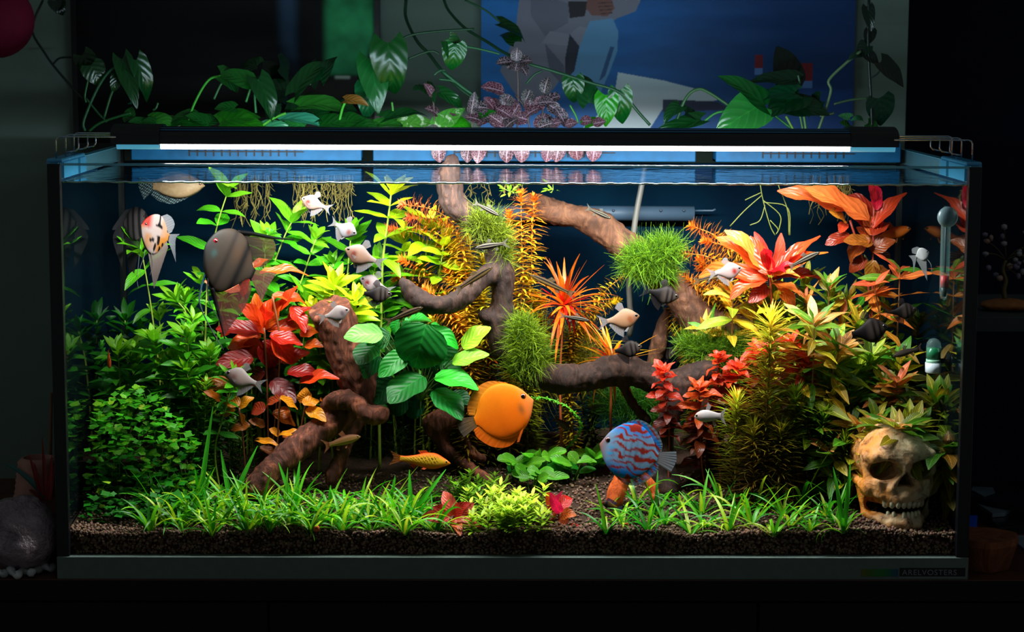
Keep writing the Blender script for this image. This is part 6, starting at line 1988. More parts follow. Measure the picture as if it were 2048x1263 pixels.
FISH_TONE = 0.16
f = Fish('pale_gourami', 'big pale speckled fish right below the water surface', (410, 371), (306, 369), 0.23, 0.0)
GOU = [(0.0, 0.0, -0.012, 0.006), (0.05, 0.05, -0.05, 0.05), (0.15, 0.13, -0.14, 0.09), (0.35, 0.22, -0.24, 0.12), (0.55, 0.22, -0.26, 0.12), (0.78, 0.16, -0.20, 0.08), (0.92, 0.11, -0.12, 0.04), (1.0, 0.10, -0.10, 0.014)]
def cf(x, sz, z):
    n = len(x)
    c = blend(np.tile(A((196, 164, 120)), (n, 1)), np.tile(A((150, 116, 90)), (n, 1)), np.clip(sz * 0.8 + 0.2, 0, 1))
    return blend(c, np.tile(A((220, 196, 150)), (n, 1)), np.clip(vnoise(np.stack([x * 30, z * 40, 0 * x], -1)) * 0.7, 0, 1))
f.body(GOU, cf, 60, 34)
def spk(x, z, t, c): return A((170, 215, 220)) if math.sin(x * 95) * math.sin(z * 105 + x * 40) > 0.35 else A((50, 62, 66))
f.fin('anal_fin', [(0.30, -0.23), (0.55, -0.25), (0.8, -0.18), (0.98, -0.10)], [(0.36, -0.27), (0.60, -0.37), (0.86, -0.32), (1.04, -0.2)], (60, 80, 80), (120, 170, 170), None, 60, 12, cf=spk)
f.fin('tail_fin', [(0.98, 0.09), (1.0, 0.0), (0.98, -0.09)], [(1.26, 0.16), (1.27, -0.05), (1.16, -0.30)], (60, 80, 80), (120, 170, 170), None, 40, 14, cf=spk)
f.fin('dorsal_fin', [(0.40, 0.21), (0.6, 0.20), (0.8, 0.15)], [(0.46, 0.26), (0.66, 0.26), (0.86, 0.2)], (120, 110, 90), (150, 150, 130), None, 14, 4)
f.eye(0.09, 0.02, 0.03, (140, 60, 20))

# ---- angelfish
FISH_TONE = 0.115
def angel_prof(k=0.10, t=1.0, b=1.0):
    s_ = [0, 0.03, 0.10, 0.22, 0.36, 0.52, 0.68, 0.82, 0.93, 1.0]
    p = [0.01, 0.08, 0.22, 0.36, 0.46, 0.50, 0.44, 0.28, 0.12, 0.085]
    return [(a, q * t, -q * b, k * min(1, 0.2 + 3 * a) * min(1, 0.12 + 1.8 * (1 - a))) for a, q in zip(s_, p)]
f = Fish('dark_angelfish', 'large dark grey angelfish with red eye and long blue feelers', (411, 490), (507, 548), 0.115, 0.03)
def cf(x, sz, z):
    n = len(x)
    c = np.tile(A((104, 88, 74)), (n, 1))
    c = blend(c, np.tile(A((150, 106, 70)), (n, 1)), 0.6 * gauss(x, 0.62, 0.2) * gauss(z, 0.15, 0.2))
    c = blend(c, np.tile(A((96, 104, 108)), (n, 1)), np.clip(1 - x / 0.22, 0, 1) * 0.8)
    for m_, wd, st in ((0.40, 0.045, 0.6), (0.70, 0.07, 1.0), (0.985, 0.035, 1.0)):
        c = blend(c, np.tile(A((20, 17, 18)), (n, 1)), np.clip(st * gauss(x, m_, wd), 0, 1))
    return blend(c, np.tile(A((96, 176, 170)), (n, 1)), 0.6 * gauss(x, 0.17, 0.05) * gauss(z, -0.07, 0.06))
f.body([(0, 0.02, -0.02, 0.012), (0.02, 0.14, -0.10, 0.03), (0.07, 0.29, -0.22, 0.055), (0.16, 0.41, -0.38, 0.08), (0.30, 0.50, -0.54, 0.095), (0.46, 0.52, -0.62, 0.09), (0.62, 0.47, -0.56, 0.075), (0.78, 0.33, -0.36, 0.05), (0.92, 0.14, -0.15, 0.028), (1.0, 0.09, -0.09, 0.012)], cf, 80, 44)
f.fin('dorsal_fin', [(0.40, 0.51), (0.64, 0.45), (0.84, 0.25), (0.96, 0.11)], [(1.02, 0.76), (1.16, 0.66), (1.20, 0.46), (1.10, 0.20)], (90, 76, 60), (150, 130, 70), None, 30, 8, rays=0.5)
f.strand('dorsal_streamer', [(0.42, 0, 0.50), (0.70, 0, 0.63), (1.05, 0, 0.76), (1.42, 0.0, 0.93)], 0.05, (20, 18, 22), (60, 66, 76))
f.fin('anal_fin', [(0.40, -0.60), (0.62, -0.56), (0.82, -0.31), (0.95, -0.10)], [(0.98, -1.20), (1.02, -0.96), (1.10, -0.60), (1.08, -0.24)], (190, 90, 70), (190, 120, 110), None, 34, 10, rays=0.55)
f.strand('anal_streamer', [(0.42, 0, -0.60), (0.62, 0, -0.82), (0.82, 0, -1.05), (1.0, 0, -1.26)], 0.05, (40, 34, 36), (120, 110, 110))
f.fin('tail_fin', [(0.98, 0.085), (1.0, 0.0), (0.98, -0.085)], [(1.38, 0.24), (1.34, -0.05), (1.34, -0.36)], (210, 130, 110), (220, 150, 136), None, 30, 6, rays=0.6)
f.strand('pelvic_feeler', [(0.22, 0.03, -0.44), (0.26, 0.03, -0.70), (0.36, 0.02, -0.96), (0.72, 0.0, -1.24), (1.06, 0, -1.44)], 0.020, (70, 200, 255), (255, 255, 255))
f.strand('pelvic_feeler', [(0.26, -0.03, -0.46), (0.34, -0.03, -0.66), (0.48, -0.03, -0.86), (0.78, -0.02, -1.04)], 0.016, (110, 110, 140), (220, 224, 230))
f.fin('pectoral_fin', [(0.30, -0.02), (0.31, -0.10)], [(0.50, -0.06), (0.46, -0.16)], (130, 120, 110), (150, 140, 130), m_finc, 9, 4, 0.10, 0.15)
FISH_TONE = 0.5
f.eye(0.115, 0.14, 0.045, (230, 10, 26))

FISH_TONE = 0.21
f = Fish('koi_angelfish', 'white and orange angelfish with black spots and red head', (282, 450), (338, 474), 0.13, 0.03)
def cf(x, sz, z):
    n = len(x)
    c = blend(np.tile(A((236, 214, 208)), (n, 1)), np.tile(A((244, 160, 70)), (n, 1)), np.clip(vnoise(np.stack([x * 4 + 3, z * 4, 0 * x], -1)) * 1.2 + np.clip(x - 0.5, 0, 1), 0, 1))
    c = blend(c, np.tile(A((238, 50, 14)), (n, 1)), np.clip((0.34 - x) * 7, 0, 1) * np.clip((z + 0.05) * 9, 0, 1))
    sp = vnoise(np.stack([x * 11, z * 6.5, 0 * x + 2], -1))
    return blend(c, np.tile(A((16, 14, 18)), (n, 1)), np.clip((sp - 0.30) * 9, 0, 1) * np.clip((x - 0.2) * 9, 0, 1))
f.body(angel_prof(0.085, 1.0, 1.35), cf, 90, 60)
f.fin('dorsal_fin', [(0.52, 0.43), (0.70, 0.37), (0.86, 0.21), (0.96, 0.08)], [(0.78, 0.62), (0.96, 0.58), (1.10, 0.42), (1.06, 0.18)], (226, 220, 226), (190, 200, 214), None, 20, 5)
f.fin('anal_fin', [(0.34, -0.50), (0.56, -0.55), (0.78, -0.36), (0.95, -0.12)], [(0.86, -1.60), (0.90, -1.36), (0.96, -0.9), (1.04, -0.3)], (232, 206, 196), (190, 170, 166), None, 30, 10)
f.fin('tail_fin', [(0.98, 0.085), (1.0, 0.0), (0.98, -0.085)], [(1.34, 0.22), (1.24, 0.0), (1.40, -0.62)], (200, 204, 214), (170, 176, 190), None, 20, 5)
f.strand('pelvic_feeler', [(0.30, 0.02, -0.42), (0.34, 0.04, -0.8), (0.30, 0.05, -1.2), (0.42, 0.05, -1.4)], 0.012, (220, 220, 226), (200, 200, 206))
f.strand('pelvic_feeler', [(0.36, -0.02, -0.44), (0.62, -0.04, -0.9), (0.60, -0.05, -1.3)], 0.012, (220, 220, 226), (200, 200, 206))
f.eye(0.13, 0.08, 0.04, (60, 40, 30))

FISH_TONE = 0.4
f = Fish('striped_angelfish', 'dim grey striped angelfish behind the orange-white one', (297, 436), (247, 446), 0.26, 0.02)
def cf(x, sz, z):
    n = len(x)
    k = np.clip(np.sin(x * 26) * 1.8, 0, 1)
    return blend(np.tile(A((96, 90, 92)), (n, 1)), np.tile(A((34, 32, 36)), (n, 1)), k)
f.body(angel_prof(0.10, 0.90, 1.3), cf, 60, 34)
f.fin('dorsal_fin', [(0.46, 0.44), (0.66, 0.40), (0.84, 0.24), (0.96, 0.10)], [(0.9, 0.42), (1.2, 0.16), (1.46, -0.12), (1.30, -0.16)], (90, 86, 92), (120, 118, 128), None, 20, 6)
f.fin('anal_fin', [(0.30, -0.56), (0.52, -0.64), (0.74, -0.46), (0.93, -0.16)], [(0.72, -2.0), (0.84, -1.6), (0.90, -1.1), (1.0, -0.4)], (70, 66, 70), (50, 48, 52), None, 24, 8)
f.fin('tail_fin', [(0.98, 0.085), (1.0, 0.0), (0.98, -0.085)], [(1.30, -0.1), (1.44, -0.5), (1.10, -1.5)], (100, 96, 102), (96, 94, 100), None, 20, 5)
f.strand('pelvic_feeler', [(0.34, 0.02, -0.5), (0.40, 0.03, -1.2), (0.50, 0.03, -1.9), (0.46, 0.03, -2.2)], 0.018, (20, 20, 24), (190, 196, 200))
f.eye(0.13, 0.08, 0.04, (60, 20, 20))

FISH_TONE = 0.5
f = Fish('white_angelfish', 'small white angelfish between pink star shoot and thermometer', (1858, 504), (1832, 512), 0.12, 0.0)
wf = lambda x, sz, z: np.tile(A((232, 238, 242)), (len(x), 1))
f.body(angel_prof(0.11), wf, 30, 20)
f.fin('dorsal_fin', [(0.46, 0.46), (0.70, 0.40), (0.93, 0.12)], [(0.70, 0.66), (1.10, 0.62), (1.2, 0.3)], (226, 236, 240), (190, 210, 220), None, 14, 4)
f.fin('anal_fin', [(0.36, -0.46), (0.66, -0.44), (0.93, -0.12)], [(0.80, -2.0), (0.92, -1.1), (1.06, -0.3)], (226, 236, 240), (190, 210, 220), None, 18, 6)
f.fin('tail_fin', [(0.98, 0.08), (1.0, 0.0), (0.98, -0.08)], [(1.5, 0.2), (1.36, -0.3), (1.6, -1.2)], (226, 236, 240), (190, 210, 220), None, 14, 4)
f.strand('pelvic_feeler', [(0.30, 0, -0.42), (0.16, 0, -0.9), (0.28, 0, -1.5)], 0.03, (226, 236, 240), (190, 210, 220))
f.eye(0.14, 0.08, 0.06, (40, 40, 50))

Fish.flat = 0.85
# ---- little ram by the gravel
f = Fish('ram_cichlid', 'small dark blue and red fish close to the gravel below the blue discus', (1203, 1004), (1234, 1014), 0.045, 0.0)
def cf(x, sz, z):
    n = len(x)
    c = blend(np.tile(A((70, 66, 50)), (n, 1)), np.tile(A((150, 110, 40)), (n, 1)), np.clip((x - 0.3) * 2, 0, 1))
    c = blend(c, np.tile(A((160, 40, 30)), (n, 1)), np.clip(1 - x / 0.2, 0, 1))
    return blend(c, np.tile(A((16, 14, 20)), (n, 1)), np.clip(gauss(x, 0.3, 0.08), 0, 1))
f.body([(a, b * 0.9, c * 0.9, d) for a, b, c, d in TETRA], cf, 40, 24)
f.fin('dorsal_fin', [(0.26, 0.17), (0.5, 0.2), (0.8, 0.09)], [(0.3, 0.40), (0.58, 0.36), (0.94, 0.24)], (40, 90, 170), (30, 60, 130), None, 16, 4)
f.fin('anal_fin', [(0.56, -0.2), (0.8, -0.1)], [(0.66, -0.36), (0.94, -0.24)], (40, 90, 170), (150, 60, 40), None, 10, 4)
f.fin('tail_fin', [(0.98, 0.055), (1.0, 0.0), (0.98, -0.055)], [(1.3, 0.2), (1.3, 0.0), (1.3, -0.2)], (110, 90, 60), (60, 100, 160), None, 13, 4)
f.eye(0.12, 0.04, 0.045, (190, 60, 40))

# ---- snails
m_shell = simple('snail_shell', (206, 92, 34), 0.3, 0.5, noise=0.3, nscale=300)
m_foot = simple('snail_foot', (150, 110, 80), 0.5, 0.4)
for lab, u, v, sc in (('orange snail at the lawn edge under the clover bush corner', 412, 1062, 7.5), ('brownish snail in the lawn below the stump root', 600, 1050, 8), ('orange snail at the gravel edge beside the brownish one', 632, 1062, 8), ('orange snail on the gravel below the blue discus', 1251, 1054, 7)):
    g0 = ground_at(u, v); s = pxm(g0.y) * sc
    sn = thing('snail', lab, 'snail', g0, 'snails')
    pts, rad = [], []
    for i in range(34):
        a = i * 0.42; q = 0.16 + 0.84 * (i / 33) ** 1.3
        pts.append(g0 + Vector((0.55 * s * q * math.cos(a), -0.35 * s * (i / 33) + 0.1 * s, 0.75 * s + 0.55 * s * q * math.sin(a))))
        rad.append(0.10 * s + 0.42 * s * q)
    MB().tube(pts, rad, 9).build('shell', m_shell, sn, True)
    MB().tube([g0 + Vector((-1.1 * s, 0, 0.12 * s)), g0 + Vector((-0.3 * s, 0, 0.2 * s)), g0 + Vector((0.6 * s, 0, 0.2 * s)), g0 + Vector((1.2 * s, 0, 0.16 * s))], [0.08 * s, 0.3 * s, 0.32 * s, 0.2 * s], 8).build('foot', m_foot, sn, True)

# ================================================================== plants above the tank
m_poth = leaf_material('pothos_leaf', (1.25, 0.03), (0.25, 5), 0.25, 0.2, 0.2, None, None, 0.6)
m_pothv = leaf_material('variegated_leaf', (1.2, 0.03), (0.25, 5), 0.25, 0.2, 0.1, None, None, 0.6, (0.55, 0.72, 0.42, 0.55, 2.6))
m_fit = leaf_material('net_vein_leaf', (0, 0.05), (0, 1), 0.45, 0.25, 0.1, (0.80, 0.52, 0.62, 0.045, 6.0))
PH = [leaf_mesh(m_poth, 'heart', b, 0.2, 0.08, tw, 9, 3, s, 0.62) for b, tw, s in ((0.5, 0.0, 0.0), (0.9, 0.2, 0.08), (1.25, -0.2, -0.08))]
PV = [leaf_mesh(m_pothv, 'heart', b, 0.15, 0.06, 0.1, 9, 3, s, 0.62) for b, s in ((0.35, 0.0), (0.7, 0.1))]
FT = [leaf_mesh(m_fit, 'ovate', b, 0.25, 0.10, 0, 8, 2, 0, 0.75) for b in (0.4, 0.8)]
m_vine = attr_material('vine_stem', 0.45, 0.05)

def pothos(label, base, leaves, stems, Y, name='pothos_plant'):
    p = at(base[0], base[1], Y)
    root = thing(name, label, 'plant', p, 'plants above the tank')
    for st in stems:
        w = st[0]; col = st[1]
        pts = [tuple(at(q[0], q[1], (q[2] if len(q) > 2 else Y))) for q in st[2:]]
        n = max(10, 5 * len(pts))
        MB().tube(smooth_path(pts, n), w * pxm(Y), 8, lin(col)).build('vine', m_vine, root, True)
    for lf in leaves:
        b, t, w, c = lf[:4]
        k = lf[4] if len(lf) > 4 else {}
        me = random.choice(PV if k.get('v') else PH)
        px_leaf(root, me, b, t, w, k.get('Y', Y) , k.get('dy', random.uniform(-0.03, 0.02)), k.get('face', 0.6), k.get('roll', random.uniform(-0.25, 0.25)), jit(c, 0.08, 0.04))
    return root
G1, G2, G3, G4 = (12, 66, 26), (22, 98, 30), (48, 134, 40), (84, 160, 56)
YP = 0.43
pothos('arching pothos with drooping leaves at the lamp end over the dark picture', (190, 262), [
    ((182, 130), (205, 170), 50, G1), ((165, 110), (200, 165), 44, G1, dict(Y=0.47)), ((244, 118), (276, 210), 42, G1), ((272, 120), (316, 205), 46, G1), ((252, 146), (248, 172), 16, (60, 150, 120)), ((236, 150), (226, 184), 26, G1), ((268, 190), (274, 212), 18, (40, 130, 110))],
    [(2.6, (40, 96, 60), (170, 262), (168, 240), (196, 175), (222, 140), (244, 135)), (2.4, (40, 96, 50), (208, 236), (222, 190), (234, 165), (240, 150)), (2.6, (30, 90, 40), (178, 262), (200, 246), (240, 232), (262, 226)), (2.2, (30, 84, 40), (316, 205), (312, 216), (306, 220)), (2.2, (20, 70, 36), (172, 196), (196, 226), (214, 244)), (2.0, (40, 100, 50), (176, 160), (170, 190), (172, 205))], YP)
pothos('low mat of pothos leaves behind the left end of the lamp', (360, 250), [
    ((258, 240), (260, 206), 26, G2), ((300, 250), (268, 228), 30, G2), ((300, 240), (350, 232), 40, G3), ((330, 252), (290, 222), 34, G2), ((360, 252), (312, 232), 44, G3, dict(v=1)), ((370, 240), (410, 248), 40, G2), ((390, 230), (340, 222), 30, G2), ((420, 250), (380, 222), 44, G2), ((400, 250), (448, 214), 44, G2), ((330, 256), (370, 226), 40, G2)],
    [(2.4, (60, 170, 40), (378, 262), (380, 230), (400, 185), (420, 158), (442, 152)), (2.2, (50, 110, 60), (428, 198), (440, 172), (446, 165))], YP)
pothos('big glossy pothos clump in front of the dark picture', (560, 250), [
    ((500, 165), (440, 132), 46, G2), ((442, 150), (504, 172), 54, G2), ((516, 130), (478, 122), 40, G1, dict(Y=0.5)), ((560, 130), (600, 150), 70, (8, 50, 24), dict(Y=0.52)), ((520, 150), (590, 200), 90, (6, 40, 20), dict(Y=0.53)), ((516, 158), (560, 232), 50, G1), ((590, 185), (638, 92), 44, G1), ((640, 160), (662, 94), 40, (10, 66, 30)), ((620, 170), (625, 106), 36, (8, 50, 26), dict(Y=0.5)), ((598, 212), (724, 178), 48, G3, dict(face=0.5)), ((590, 228), (660, 170), 60, (10, 66, 30), dict(Y=0.47)), ((600, 235), (660, 210), 50, G1, dict(Y=0.45)), ((560, 240), (668, 212), 34, (70, 170, 140), dict(face=0.4)), ((440, 248), (528, 236), 70, (34, 120, 20)), ((450, 240), (520, 222), 50, (30, 110, 20)), ((530, 252), (590, 246), 30, (70, 180, 120)), ((640, 250), (700, 232), 50, G2), ((690, 200), (730, 190), 26, (150, 100, 40)), ((680, 250), (720, 220), 50, G2), ((660, 230), (640, 200), 40, G1, dict(Y=0.46)), ((550, 205), (530, 240), 46, G1), ((470, 216), (430, 206), 30, G2), ((700, 252), (752, 236), 44, G2), ((610, 252), (560, 236), 44, (44, 140, 60)), ((500, 254), (450, 236), 40, G3), ((725, 250), (780, 246), 34, G3), ((575, 190), (540, 150), 60, (8, 52, 24), dict(Y=0.5)), ((660, 220), (700, 196), 46, G1, dict(Y=0.47))],
    [(2.6, (90, 190, 50), (526, 250), (548, 236), (572, 226)), (2.4, (50, 130, 60), (492, 204), (500, 180), (506, 165)), (2.4, (60, 140, 80), (512, 226), (510, 190), (516, 160)), (2.6, (70, 190, 40), (676, 255), (684, 220), (690, 205))], YP)
pothos('tall dark pothos leaf pair standing before the pale wall', (790, 250), [
    ((776, 86), (784, 204), 76, (10, 74, 24), dict(face=0.95, dy=-0.02, roll=0.0)), ((742, 118), (760, 222), 64, (26, 110, 44), dict(face=0.9, Y=0.45)), ((735, 170), (745, 240), 60, (24, 110, 60), dict(Y=0.46))],
    [(2.2, (70, 150, 50), (784, 204), (786, 222)), (3.4, (26, 66, 40), (812, 0, 0.6), (812, 36, 0.58), (834, 82, 0.52), (858, 108, 0.5), (884, 142, 0.47), (914, 172, 0.45), (946, 196, 0.44)), (2.4, (24, 60, 36), (786, 88), (822, 70), (880, 62), (948, 58)), (2.2, (24, 60, 36), (816, 118), (846, 106), (866, 102), (878, 108))], YP)
pothos('variegated pothos leaves resting behind the lamp middle', (850, 250), [
    ((760, 248), (838, 236), 30, G3), ((806, 250), (866, 232), 42, G4, dict(v=1, face=0.8)), ((876, 252), (928, 212), 44, G4, dict(v=1, face=0.85)), ((905, 252), (950, 240), 44, (50, 170, 20), dict(face=0.8)), ((770, 236), (858, 200), 34, (14, 84, 30)), ((880, 184), (944, 208), 30, (14, 84, 30)), ((838, 180), (846, 160), 30, (14, 80, 34)), ((850, 170), (872, 190), 30, G1), ((960, 232), (992, 218), 22, (30, 130, 30)), ((910, 88), (904, 148), 50, (14, 96, 30), dict(face=0.8)), ((896, 82), (940, 142), 46, (14, 90, 30), dict(face=0.8))],
    [(3.2, (30, 84, 50), (884, 142), (930, 178), (958, 196)), (2.2, (30, 80, 46), (868, 150), (878, 142), (890, 140)), (2.2, (30, 84, 50), (878, 158), (905, 162), (930, 176)), (2.2, (36, 96, 56), (906, 92), (925, 92), (960, 98), (1000, 108))], YP)
pothos('climbing vine with hanging green leaves across the seascape picture', (1190, 230), [
    ((1000, 46), (1068, 66), 36, (10, 70, 24), dict(Y=0.55)), ((1030, 84), (1004, 50), 40, (10, 70, 24), dict(Y=0.55)), ((1146, 155), (1148, 212), 46, (16, 90, 30), dict(face=0.9)), ((1178, 205), (1166, 136), 50, (14, 84, 34), dict(face=0.9)), ((1212, 190), (1214, 254), 50, (40, 150, 20), dict(face=0.85)), ((1240, 180), (1246, 256), 50, (14, 96, 30), dict(face=0.9)), ((1170, 250), (1208, 226), 30, (44, 160, 20))],
    [(3.0, (30, 76, 46), (888, 0, 0.6), (898, 22, 0.58), (930, 56, 0.54), (975, 84, 0.5), (1010, 106, 0.46), (1060, 128), (1100, 140), (1180, 165), (1240, 185), (1280, 228), (1300, 250)), (2.2, (30, 74, 46), (1052, 168), (1068, 150), (1084, 142)), (2.0, (36, 84, 50), (930, 0, 0.56), (970, 20, 0.55), (1000, 44, 0.55)), (2.0, (70, 150, 60), (1140, 210), (1152, 232), (1156, 246))], YP)
pothos('heart-leaved pothos clump over the far end of the lamp', (1560, 250), [
    ((1520, 210), (1434, 258), 84, (50, 150, 60), dict(face=0.9, dy=-0.03)), ((1530, 210), (1452, 136), 60, (20, 100, 40)), ((1600, 190), (1530, 220), 80, (8, 54, 26)), ((1590, 160), (1494, 146), 46, (8, 46, 26)), ((1580, 166), (1566, 86), 70, (8, 30, 22), dict(Y=0.5)), ((1575, 210), (1660, 214), 70, (8, 50, 26)), ((1590, 185), (1500, 170), 50, (16, 76, 46)), ((1640, 200), (1590, 230), 46, (8, 50, 26)), ((1360, 212), (1322, 226), 36, (20, 80, 34)), ((1400, 240), (1300, 256), 36, (16, 76, 30)), ((1370, 224), (1410, 232), 40, (14, 60, 34)), ((1700, 235), (1676, 226), 22, (70, 150, 90)), ((1690, 252), (1712, 238), 28, (36, 110, 24)), ((1728, 244), (1718, 222), 26, (60, 140, 90)), ((1758, 196), (1768, 256), 64, (14, 56, 36), dict(face=0.9)), ((1736, 246), (1760, 258), 30, (20, 90, 30))],
    [(3.0, (50, 96, 50), (1350, 250), (1372, 196), (1396, 178), (1420, 186), (1462, 214)), (2.6, (110, 160, 70), (1572, 232), (1588, 262)), (2.4, (90, 140, 60), (1608, 232), (1612, 262)), (2.4, (70, 120, 60), (1600, 230), (1606, 262)), (3.0, (90, 120, 80), (1636, 262), (1652, 216), (1662, 180), (1658, 160), (1690, 128), (1722, 102)), (2.4, (60, 90, 60), (1668, 208), (1700, 200), (1736, 196)), (2.2, (100, 130, 80), (1640, 232), (1668, 226)), (2.4, (60, 150, 60), (1400, 250), (1428, 228), (1450, 222)), (2.4, (40, 120, 50), (1548, 230), (1582, 256)), (2.2, (50, 90, 60), (1600, 166), (1596, 150))], YP)
pothos('vine climbing the pale wall strip beside the seascape picture', (1742, 250), [
    ((1735, 90), (1712, 112), 40, (8, 36, 24)), ((1728, 104), (1764, 126), 34, (10, 44, 30)), ((1740, 60), (1738, 92), 30, (8, 34, 24)), ((1762, 124), (1816, 168), 44, (8, 34, 20)), ((1736, 14), (1742, 60), 26, (8, 34, 24)), ((1720, 108), (1698, 108), 20, (20, 60, 44))],
    [(3.0, (16, 34, 26), (1738, 0), (1736, 60), (1738, 130), (1742, 200), (1744, 256)), (1.8, (30, 50, 40), (1742, 156), (1756, 146), (1764, 130))], YP)
pothos('thin dark vine trailing over the wall beside the maroon shade', (150, 200), [((128, 0), (104, 24), 40, (6, 46, 22), dict(Y=0.7)), ((110, 0), (128, 26), 36, (6, 40, 20), dict(Y=0.7))],
    [(2.4, (14, 30, 26), (86, 0), (68, 40), (66, 68), (88, 104), (106, 130), (140, 170), (168, 200)), (2.0, (14, 30, 26), (106, 128), (120, 116), (150, 114))], 0.72)

# ---- pink net-veined plant
ft = thing('net_veined_plant', 'dark foliage plant with pink net-veined leaves above the lamp', 'plant', at(1040, 262, YP), 'plants above the tank')
PKc, DKc = (84, 34, 50), (30, 34, 30)
rr = random.Random(4)
fl = [((1032, 122), (1034, 96), 24, DKc), ((1026, 124), (994, 122), 26, DKc), ((1040, 124), (1064, 116), 26, DKc), ((1034, 126), (1030, 140), 26, DKc), ((1040, 130), (1056, 148), 22, DKc), ((1030, 124), (1010, 134), 22, DKc),
      ((1008, 184), (966, 168), 32, PKc), ((1020, 190), (1006, 212), 32, DKc), ((1088, 186), (1094, 152), 24, (34, 48, 38)), ((1060, 180), (1050, 206), 26, (34, 48, 38)), ((868, 196), (852, 164), 22, PKc), ((900, 222), (920, 226), 20, PKc), ((876, 230), (858, 210), 26, (70, 30, 34)), ((942, 228), (950, 186), 22, DKc), ((1094, 206), (1124, 226), 26, (50, 44, 46)), ((1110, 216), (1140, 250), 28, (50, 40, 48)), ((1076, 206), (1106, 198), 22, (40, 34, 38)), ((1120, 192), (1092, 196), 22, (40, 30, 34))]
for i in range(26):
    u = rr.uniform(955, 1090); v = rr.uniform(212, 258)
    a = rr.uniform(-2.2, 2.2)
    fl.append(((u, v), (u + math.sin(a) * 34, v - math.cos(a) * 26), 28, PKc if rr.random() < 0.7 else DKc))
for u in (880, 940, 962, 1016, 1042, 1100, 1120, 1152, 1190): fl.append(((u, 285), (u + rr.uniform(-10, 10), 324), 32, (96, 60, 70)))
for u, v in ((1160, 244), (1186, 248), (1098, 250), (1130, 250)): fl.append(((u, v), (u + 24, v - 8), 24, PKc))
for b, t, w, c in fl:
    px_leaf(ft, rr.choice(FT), b, t, w, YP - (0.03 if b[1] > 270 else 0.0) + rr.uniform(-0.015, 0.01), rr.uniform(-0.015, 0.0), rr.uniform(0.6, 0.95), rr.uniform(-0.3, 0.3), jit(c, 0.15, 0.06))
for st in ([(1034, 262), (1036, 200), (1036, 160), (1034, 126)], [(1060, 262), (1052, 220), (1030, 190)], [(1080, 262), (1086, 220), (1090, 186)], [(1000, 262), (1000, 220), (1010, 190)], [(870, 262), (868, 220), (866, 196)], [(944, 262), (944, 226)]):
    MB().tube(smooth_path([tuple(at(u, v, YP + 0.004)) for u, v in st], 14), 1.8 * pxm(YP), 6, lin((90, 70, 66))).build('stem', m_vine, ft, True)

# ================================================================== pictures on the wall
def print_mesh(name, u0, v0, u1, v1, Y, nx, ny, colf, mat, parent):
    """flat print: a fine grid, colours from colf(pixel u, pixel v)"""
    a, b = at(u0, v1, Y), at(u1, v0, Y)
    zt = at(u0, v0, Y).z
    xs, zs = np.linspace(a.x, b.x, nx), np.linspace(a.z, zt, ny)
    X, Z = np.meshgrid(xs, zs, indexing='ij')
    us = u0 + (X - a.x) / (b.x - a.x) * (u1 - u0)
    vs = v1 + (Z - a.z) / (zt - a.z) * (v0 - v1)
    C = colf(us.ravel(), vs.ravel())
    V = np.stack([X.ravel() - parent.location.x, np.full(X.size, Y) - parent.location.y, Z.ravel() - parent.location.z], -1)
    I = np.arange(nx * ny).reshape(nx, ny)
    Fq = np.stack([I[:-1, :-1], I[1:, :-1], I[1:, 1:], I[:-1, 1:]], -1).reshape(-1, 4)
    return obj(name, mesh_from(name, V, Fq, mat, False, C), parent), (a.x, b.x, a.z, zt)

def inpoly(u, v, poly):
    c = np.zeros(len(u), bool)
    n = len(poly)
    for i in range(n):
        x1, y1 = poly[i]; x2, y2 = poly[(i + 1) % n]
        k = ((y1 > v) != (y2 > v)) & (u < (x2 - x1) * (v - y1) / (y2 - y1 + 1e-9) + x1)
        c ^= k
    return c.astype(float)

def paint(C, mask, col, a=1.0):
    m = (mask * a)[:, None]
    return C * (1 - m) + np.array(lin(col)[:3]) * m

